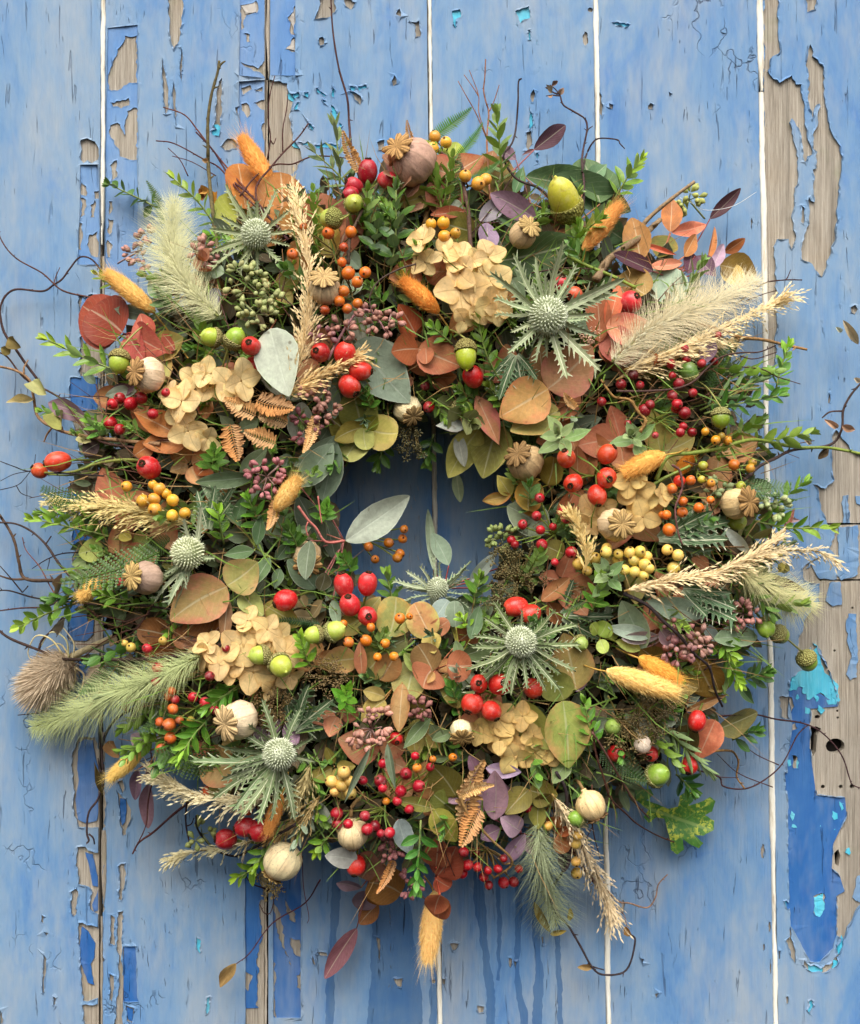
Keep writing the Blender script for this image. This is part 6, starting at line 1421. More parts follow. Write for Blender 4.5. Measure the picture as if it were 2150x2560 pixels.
# lobed oak leaves
def oak(label, pts, ctr, h, col, tint):
    t = empty('oak_leaf', ctr[0], ctr[1], h); tag(t, label, 'leaf', 'lobed oak leaves', ctr[0], ctr[1]); root = WM[t.name].to_translation()
    pts = rag(pts, .7, 6, random.Random(3)); vs = [Vector(p) for p in pts]; n = len(vs); xs = [p[0] for p in pts]; ys = [p[1] for p in pts]
    x = min(xs)+6
    while x < max(xs):
        y = min(ys)+6
        while y < max(ys): vs.append(Vector((x, y))); y += 11
        x += 11
    ov, oe, of, *_ = geometry.delaunay_2d_cdt(vs, [(i, (i+1) % n) for i in range(n)], [], 0, 1e-4, False)
    def inp(x, y):
        r = False
        for i in range(n):
            a, b = pts[i-1], pts[i]
            if (a[1] > y) != (b[1] > y) and x < (b[0]-a[0])*(y-a[1])/(b[1]-a[1])+a[0]: r = not r
        return r
    of = [f for f in of if inp(sum(ov[i].x for i in f)/3, sum(ov[i].y for i in f)/3)]
    L = max(xs)-min(xs); mb = MB()
    V = [P(v.x, v.y, h+5*math.sin((v.x-ctr[0])/30)+((v.y-ctr[1])/L)**2*30+3*math.sin(v.y/15))-root for v in ov]
    mb.add(V, [tuple(f)[::-1] for f in of], [((v.x-min(xs))/L, .5+(v.y-ctr[1]-.35*(v.x-ctr[0]))/L*.8) for v in ov])
    add('blade', mb.build('oak_blade', M['oak']), t, Matrix.Translation(root), lin(col), lin(tint)); return t
n = NT('oak_leaf_blade'); c = n.objcol(); t_ = n.tintcol(); p = n.pos(); u, v = n.uv()
sm = n.math('MULTIPLY', n.mapr(n.noise(p, 330, 4, .6, .6), 0.50, 0.57), n.mapr(n.noise(p, 60, 3), 0.40, 0.55))
col = n.mix(n.math('MULTIPLY', sm, .9), c, t_); col = n.mix(1.0, col, n.ramp(n.noise(p, 300, 3), [(.3, .8), (.7, 1.15)]), 'MULTIPLY')
av = n.math('ABSOLUTE', n.math('SUBTRACT', v, .5)); sv = n.math('SINE', n.math('MULTIPLY', n.math('SUBTRACT', n.math('MULTIPLY', u, 5.0), n.math('MULTIPLY', av, 6.0)), 6.283))
col = n.mix(n.math('MULTIPLY', n.math('MAXIMUM', n.mapr(av, .008, .02, 1, 0), n.mapr(sv, .95, 1, 0, .5)), .5), col, lin('a0b46a')); M['oak'] = n.fin(col, .42, n.bump(n.noise(p, 200, 3), .3, .0008), .4, .15)
oak('variegated oak leaf with yellow spots at the lower right', xf(.6094, 1075, 1280, ((790,1125),(860,1138),(905,1136),(918,1160),(888,1182),(930,1197),(975,1217),(1018,1208),(1024,1165),(1052,1144),(1082,1152),(1080,1185),(1058,1206),(1108,1190),(1148,1168),(1172,1186),(1158,1228),(1128,1244),(1166,1266),(1164,1304),(1122,1328),(1086,1326),(1122,1358),(1104,1380),(1062,1360),(1036,1340),(1042,1386),(1014,1406),(988,1386),(984,1340),(962,1258),(928,1252),(898,1276),(876,1252),(896,1222),(850,1186),(800,1150))), (1690, 2045), 52, '4f8038', 'c8cc4a')
oak('small green oak leaf beside hydrangea at upper left', xf(.3118, 0, 650, ((1430,860),(1500,790),(1560,800),(1580,780),(1650,790),(1660,850),(1700,880),(1650,910),(1580,950),(1530,955),(1520,930),(1470,975),(1440,930))), (485, 922), 235, '6f8a2a', 'a0a838')
# ---------------------------------------------------------------- grasses
plume('cream-green foxtail grass curving down at the upper left',[(545,790),(480,730),(437,660),(428,590),(440,500)],118,'dcd9b0',3910,40,1.2,seed=1,hw=1.1)
plume('longest foxtail grass pointing right above red berries',[(1530,905),(1640,815),(1760,765),(1895,702)],118,'e6dfbc',4420,45,1.2,seed=2,hw=1.1)
plume('greenish foxtail grass drooping at the right edge',[(1840,1420),(1900,1455),(1970,1495),(2030,1512)],88,'d2ce9c',2890,40,1.2,seed=3,hw=1.1)
plume('green foxtail grass trailing out at the lower left',[(500,1640),(400,1690),(290,1735),(180,1785),(80,1818)],100,'c0c68e',4420,35,1.2,seed=4,hw=1.2)
plume('wispy grey-green foxtail grass hanging at the bottom',[(1345,2060),(1352,2140),(1368,2220),(1392,2315)],112,'b8bf9a',2210,20,1.2,seed=5,hw=.8)
feather('tall straw plume standing at the upper left',[(722,990),(748,900),(768,790),(772,660),(745,540),(728,440)],46,'f0dca8',150,40,1)
feather('short straw plume pointing at the red hips above the hole',[(705,990),(770,955),(840,915),(905,885)],36,'e8cf94',80,40,2)
feather('pale straw plume fanning out at the right',[(1560,925),(1680,880),(1800,825),(1900,775),(1975,740)],52,'f0e0ae',170,30,3)
feather('second straw plume under the right-hand foxtail',[(1540,950),(1650,905),(1760,870),(1860,850)],46,'e2cc96',90,15,13)
feather('long straw plume crossing the right side',[(1560,1478),(1680,1450),(1800,1425),(1890,1385),(1965,1325)],44,'f0dcaa',160,60,4)
feather('drooping straw tip at the far right',[(1880,1395),(1960,1378),(2040,1378),(2100,1408)],40,'eedcb0',60,50,5)
feather('cream straw plume sweeping left at the lower left',[(690,1990),(600,2000),(500,1990),(430,1960),(362,1918)],44,'f4e4ba',150,40,6)
feather('lower cream straw wisps at the bottom left edge',[(640,2100),(560,2120),(480,2130),(420,2150)],36,'eedfb6',70,20,7)
feather('hanging pale straw plume at the bottom right',[(1380,1985),(1430,2060),(1475,2150),(1510,2230),(1530,2285)],60,'eadcae',170,25,8)
feather('small curled straw plume above pale yellow berries',[(1462,1430),(1465,1380),(1445,1320),(1425,1280)],26,'e6cc8a',70,60,9)
feather('beige fluffy plume under golden berries at the left',[(480,1310),(400,1290),(300,1270),(200,1262),(120,1252)],52,'e2c88c',220,20,10)
feather('straw wisps in the lower left shade',[(800,1990),(760,2040),(700,2080),(650,2100)],44,'ccb47c',90,-10,11)
feather('straw wisps behind the yellow bunch at lower left',[(780,1900),(760,1960),(720,2010)],40,'d2ba84',70,-10,12)
# ---------------------------------------------------------------- green sprigs
G = lambda *a, **k: sprig(*a, **k)
G('dark round-leaved sprig poking out at upper left',395,520,276,462,7,36,.55,'35582a','4d7434',10,10,spread=1.25)
G('bright leafy tip below the bare twig at upper left',545,575,436,448,8,44,.36,'4a6e2a','94b845',20,30)
G('bright leafy tip beside the top right corner of the wreath',1535,500,1600,400,8,46,.36,'46702c','8fb53e',10,20)
G('bright sprig sticking out at the left below red leaves',285,925,120,850,8,52,.32,'4c7436','94bb42',0,20,spread=.8)
G('small bright tuft behind the golden grass head',290,720,245,688,5,32,.4,'5a7e2a','9cc040',20,30)
G('large dark-leaved sprig left of the hydrangea at the top',975,690,990,475,9,58,.46,'2f5226','55803a',15,10,spread=1.15)
G('dark-leaved sprig beside orange berries at the top',935,640,950,560,6,50,.46,'2f5226','4a7434',5,20,spread=1.2)
G('small glossy sprig below the orange berries',960,760,925,715,6,34,.42,'36602a','5f8c3a',20,25)
G('leafy sprig above the hanging acorn',1130,860,1082,818,6,38,.42,'3f6a2c','6f9c3c',35,30)
G('upright sprig behind the hanging acorn',1255,960,1195,800,9,42,.4,'3a6428','74a03e',35,40)
G('sprig in shade above the hole',1190,1000,1150,975,6,40,.38,'335a26','5f8a34',15,30)
G('sprig right of the hanging red hip',1260,1010,1228,970,6,42,.36,'3a6028','7a9a3a',20,30)
G('rosette of leaves under the bracken at left',530,1170,536,1130,6,42,.4,'335c26','5c8f38',25,60)
G('sprig between grey leaf and olive leaves above the hole',925,1020,915,985,5,38,.4,'3a6a2c','5f9a3c',25,30)
G('rosette of leaves at the left rim of the hole',805,1300,818,1268,6,38,.4,'39692b','66a03e',20,60)
G('second rosette at the left rim of the hole',880,1430,858,1396,6,40,.42,'2f5c26','5c9440',0,50)
G('bright upright sprig left of the lance leaves',560,1360,546,1278,7,46,.38,'4a7e2c','86b83e',25,40)
G('dense sprig behind the lance leaves',650,1320,622,1250,7,44,.36,'3a6c28','66a038',10,40)
G('dark sprig below the yellow grass head',745,1380,722,1325,7,44,.38,'335c26','5a8c36',5,40)
G('bright tip above the plump acorn pair',775,1665,752,1598,7,42,.38,'4a7a2a','86b83a',45,40)
G('rosette at lower centre beside seed umbel',860,1770,868,1728,6,44,.4,'3f7a2a','74b03c',25,70)
G('leafy sprig at the left edge below the beige plume',290,1345,84,1298,10,44,.34,'3f6a2a','8ab840',0,10,spread=.95)
G('round-leaved pale sprig at far left under twigs',190,1508,48,1568,8,38,.55,'4a7a30','9ac25a',0,10,spread=1.1)
G('sprig under the grey-brown poppy head',330,1500,255,1485,6,44,.34,'42702a','7aa83a',10,20)
G('bright drooping sprig at lower left under the poppy head',530,1790,452,1890,8,50,.34,'3f7a30','86bc48',35,30)
G('sprig above the pale pink poppy head',600,1710,520,1770,8,48,.36,'376a2a','66a03c',25,20)
G('sprig of mixed leaves at the right edge',1760,1035,1945,990,9,48,.42,'2f5a26','4f8234',15,10)
G('bright upright tip at the right edge',1935,1000,1970,870,8,44,.42,'3f7a2e','80b53e',0,10)
G('bright leafy sprig pointing right beyond the poppy head',1880,1300,2070,1318,9,48,.34,'3f6e2a','86b040',0,10,spread=.95)
G('bright tip among pink pods at the right',1800,1600,1828,1640,6,42,.36,'4a7e2c','8cba40',20,40)
G('second bright tip below the pink pods',1815,1640,1848,1705,7,42,.36,'4a7e2c','8cba40',15,30)
G('pale-edged sprig below the yellow bunch at right',1480,1530,1500,1450,7,48,.38,'42762e','80ac48',35,40)
G('small lime tip below the hole',1170,1570,1150,1542,5,28,.42,'5a8c2e','9cc444',30,30)
G('sprig beside the long yellow-green leaf',1485,1870,1462,1760,8,44,.36,'3f7630','74a844',30,30)
G('long dark sprig hanging at the bottom',1052,2050,1040,2215,10,46,.42,'2c5c2a','4f8c3c',55,20)
G('bright little tip at the bottom left',820,2090,792,2130,5,38,.4,'4f8430','9ac83e',15,20)
G('bright sprig above the big buff poppy head at the bottom',670,2115,640,2165,6,42,.34,'4a8030','90c040',40,20)
G('lime tip at the bottom left corner of the wreath',645,2160,592,2195,5,38,.36,'4f8430','9cc83e',10,10)
G('sprig below red berry pair at the left',270,1090,228,1055,6,44,.36,'3a6c2a','70a63c',15,20)
G('tiny sprig at the far left',165,1040,108,1028,5,34,.4,'3f702c','7aac3e',10,10)
G('sprig behind the upper left foxtail',440,780,400,735,6,42,.34,'3f6a3a','5f8c50',0,20)
G('dark sprig at the right under the pink pods',1860,1700,1915,1680,6,44,.4,'2c5426','4a7a34',0,20)
G('dark sprig behind the orange leaf at lower right',1830,1850,1890,1828,6,42,.4,'2c5a26','4a8034',-5,10)
G('dark sprig under the two lower right hips',1690,1935,1730,1975,6,44,.42,'2c5a26','4a8034',10,10)
G('bright cluster right of the lower poppy and oak leaf',1640,1800,1690,1760,6,40,.36,'376428','5f9438',-10,20)
G('dark sprig left of the lower thistle',1150,1780,1130,1720,6,44,.38,'2c5826','4a8034',-10,40)
G('blue-green star of leaves right of the peach leaf',1410,1100,1395,1085,4,62,.4,'5f7f5c','8fa884',30,60,key='spoint',spread=1.25)
G('second blue-green star of leaves at the right',1590,1105,1578,1090,4,62,.42,'587a58','84a078',25,60,key='spoint',spread=1.25)
G('blue-green star of leaves below the yellow bunch',1530,1460,1518,1430,4,64,.42,'567a58','80a07c',35,60,key='spoint',spread=1.2)
G('grey-green willow-like sprig at the top',850,470,838,320,5,66,.24,'50684a','6c8458',0,10,key='lance',spread=.9)
G('willow-like leaves left of the dark hips at the top',880,480,790,385,5,60,.22,'4a624a','647c58',5,10,key='lance',spread=1.0)
G('dark sprig drooping into the top of the hole',965,1090,945,1160,6,42,.42,'2f5226','4f7a30',-10,10)
G('second dark sprig drooping into the top of the hole',1085,1085,1070,1150,6,40,.42,'2f5226','4f7a30',-30,0)
G('leafy tip rising left of the rim sea holly',985,1515,968,1440,6,42,.4,'35602a','6f9c3a',-20,10)
G('leafy tip rising right of the rim sea holly',1185,1515,1200,1450,6,42,.4,'35602a','6f9c3a',-25,10)
# ---------------------------------------------------------------- ferns
fern('small fern tip at the upper left edge',410,560,372,455,'narrow',1.3,'5a7a3c',0)
fern('bright fern tip at the very top',1080,350,1168,262,'narrow',1.4,'5c9038',15)
fern('second bright fern tip right of the top berries',1145,390,1205,310,'narrow',1.2,'5c9038',10)
fern('fern bit crossing the top pink leaves',1180,445,1250,405,'narrow',1.4,'5c9048',20)
fern('fern frond at the left under the hips',240,1290,110,1215,'green',1.2,'4a6e2e',0)
fern('dark fern frond at left of the bristly sea holly',430,1350,330,1385,'green',1.1,'4f6f30',-15)
fern('long fern frond pointing left at the left edge',400,1380,165,1478,'green',.8,'4a6a2a',30)
fern('dark fern frond at the lower left edge',560,1910,385,1890,'green',1.1,'3f5f26',0)
fern('dark fern frond at the lower right',1500,1880,1620,1945,'green',1.1,'33561f',-10)
fern('thin dark fern curling under the hips left of centre',800,1560,655,1548,'narrow',.7,'35502a',25)
fern('fern frond at the right by the poppy head',1840,1230,1975,1225,'green',.9,'3f6428',0)
fern('fern frond in the middle right',1480,1500,1400,1540,'narrow',.9,'3f6428',25)
fern('dark fern above the cherry berries',1330,1290,1430,1245,'narrow',1.3,'3a5a28',-5)
for i, (lb, a, b, c, d, kd, wk) in enumerate((('dry brown bracken lying on hydrangea at left',640,1040,560,1000,'brown',1.0),('curled brown bracken at upper left',720,1060,650,1030,'brown',1.0),('brown bracken tip hanging at left',575,1060,600,1160,'brown',1.0),('brown bracken in the middle of the left side',690,1110,610,1080,'brown',1.0),('thin brown bracken curl near the olive leaves',790,1040,765,1140,'browncurl',.9),('brown bracken right of the curl',640,1000,735,1045,'brown',1.0),('curled brown bracken at bottom centre',1165,2060,1175,1880,'browncurl',1.0),('second curled brown bracken at bottom centre',1150,1990,1235,1945,'browncurl',.9),('brown bracken hanging at the bottom',1200,2020,1150,2110,'brown',.9),('dry bracken tip on the peach leaf',1440,1020,1405,980,'browncurl',1.2),('dry orange bracken under the yellow grass head',690,1250,675,1330,'browncurl',1.1),('tan bracken wisps at the bottom',985,2150,950,2230,'browncurl',.8),('brown heather-like tip at the top',900,430,860,335,'browncurl',.9),('brown tip above the mauve poppy head',1030,370,1025,305,'browncurl',.8))):
    fern(lb, a, b, c, d, kd, wk, ('cc9a62', 'd6a870', 'bc8850')[i % 3], 38, 10, name='bracken_frond', group='dry brown bracken')
# ---------------------------------------------------------------- gum pods and seed umbels
PK, PG = 'a87c70', '9a9c68'
for a in (('pink gum pods left of the upper left foxtail',352,625,48,62,34,PK),('pink gum pods right of the upper left foxtail',515,632,42,34,20,PK),('pink gum pods over the arching stem above the hips',855,825,34,40,20,'a47668'),('pink gum pods below the orange berries',925,795,44,30,22,'a47668'),('pink gum pods right of the arching stem',972,805,34,30,18,'a47668'),('pink gum pods between the straw plumes',803,842,36,26,14,'8f6264'),('pink gum pods below the short straw plume',785,985,40,34,20,'a47668'),('pink gum pods above olive leaves',815,1030,36,30,20,'a47668'),('dark gum pods in the bracken',765,1070,40,40,18,'804f50'),('pink gum pods under the yellow grass head',668,1192,48,52,36,'a4686a'),('pink gum pods at the right above the acorns',1858,1535,52,32,26,'b07a72'),('pale pink gum pods at the right',1740,1610,46,34,26,'b58a7c'),('mauve gum pods left of the pale pink ones',1688,1632,44,32,24,'9c6e6c'),('large bunch of pink gum pods below centre',928,1822,58,66,48,'b58474'),('dark pink gum pods right of the tan leaves',1046,1770,30,34,18,'8a5a54'),('pink gum pods at the bottom tip',1022,2215,32,26,16,'a06a68'),('dark gum pods behind the lower red berries',975,2125,32,36,18,'80504e'),('pink gum pods under the red-brown stems at right',1690,1570,30,20,12,'8a5c58')):
    pods(a[0],a[1],a[2],a[3],a[4],a[5],a[6])
for a in (('green gum pods below the top left sea holly',618,705,54,56,36,PG),('green gum pods left of the big pale leaf',640,785,44,38,28,PG),('green gum pods behind the straw plume',672,742,32,36,18,PG),('yellow-green gum pods at the upper right tip',1722,500,26,46,24,'a8ac60'),('green gum pods at the right rim of the hole',1252,1345,36,40,26,'7f8a50'),('pale green gum pods at the far right',1940,1262,34,32,20,'a8b07c'),('green gum pods beside the poppy head at right',1795,1222,30,20,14,'7f8c60'),('green gum pods at the bottom left',505,2085,34,30,16,'98a060')):
    pods(a[0],a[1],a[2],a[3],a[4],a[5],a[6],scol='8a9060')
for a in (('dry seed umbel right of the hole',1300,1425,74,'6f6540',(1290,1500),40),('dry seed umbel above the hole in shade',1031,1105,52,'5a5436',(1030,1010),26),('brown seed umbel under the acorn pair',812,1690,52,'7f6a48',(900,1690),26),('brown mossy seed head above the poppy head',678,1770,58,'6f5a38',(720,1760),40),('dry seed umbel at the lower right',1575,1845,62,'7a6a44',(1520,1740),40),('larger seed umbel under the yellow grass head',1640,1785,60,'756748',(1560,1710),40),('seed umbel left of the cherry berries',1262,1385,34,'645c3a',(1330,1400),16),('seed umbel at lower rim of the hole',1240,1500,40,'6a6040',(1270,1540),20),('pale seed cluster among coral leaves',1480,840,26,'cfa488',(1470,870),7),('dry seeds hanging at the bottom left',672,2215,34,'b09a68',(700,2160),14)):
    umbel(*a)
# ---------------------------------------------------------------- teasels
def teasel(px, py, rx, ry, ang, h, label, big=True, stem=()):
    t = empty('teasel', px, py, h); tag(t, label, 'teasel', 'spiny teasel heads', px, py); rs = np.random.RandomState(int(px)); n = 1500 if big else 700; mb = MB()
    lathe(mb, [(-.9+1.8*i/10, .8*max(.04, math.sin(math.pi*(i/10*.94+.03)))**.6) for i in range(11)], 16)
    i = np.arange(n); q = (i+.5)/n; a = np.arccos(1-2*q); tt = i*2.39996; d = np.stack([np.cos(a), np.sin(a)*np.cos(tt), np.sin(a)*np.sin(tt)], 1); dd = d*np.array([.6, 1, 1])+np.array([.55, 0, 0])+rs.normal(size=(n, 3))*.08; dd /= np.linalg.norm(dd, axis=1, keepdims=True)
    hairs(mb, d*.80*np.array([1.08, 1, 1]), dd, rs.uniform(.34, .52, n)*(1+.35*(d[:, 0] > .5)), .042, rs.normal(size=(n, 3))*.04, rs, d)
    v = Vector((math.sin(ang), math.cos(ang), .12)); rot = frame(v, (0, 0, 1)); add('spines', mb.build('teasel_spines', M['straw']), t, place(px, py, h, rot, (rx, ry, ry)), lin('cdb99e'), kind='stuff')
    if stem: wire(t, 'stem', [(x, y, hh) for x, y, hh in stem], 8 if big else 4, 9 if big else 4, M['straw'], lin('d2c096'), ns=9, wob=.08)
    return t
tz = teasel(125,1690,78,60,math.radians(226),62,'large grey-brown spiny teasel at the far left',True,[(172,1645,62),(240,1612,75),(320,1578,100),(420,1530,160)])
for i, pts in enumerate(([(165,1650),(130,1600),(90,1590),(70,1630),(80,1655)],[(172,1648),(165,1600),(130,1580),(105,1610),(75,1680)],[(180,1655),(185,1610),(165,1578),(150,1560)],[(190,1670),(210,1690),(195,1740),(160,1752),(155,1735),(175,1732)],[(188,1665),(185,1710),(150,1750),(132,1762)],[(180,1650),(150,1610),(115,1620)])):
    wire(tz, 'curled_bract', [(x, y, 70-4*j+6*math.sin(i+j)) for j, (x, y) in enumerate(pts)], 2.6, 1.1, M['straw'], jit(lin('e0cfa0'), .12), ns=5)
teasel(243,1692,36,28,math.radians(200),52,'small brown teasel behind the foxtail at far left',False,[(255,1660,52),(290,1650,60),(400,1640,90)])
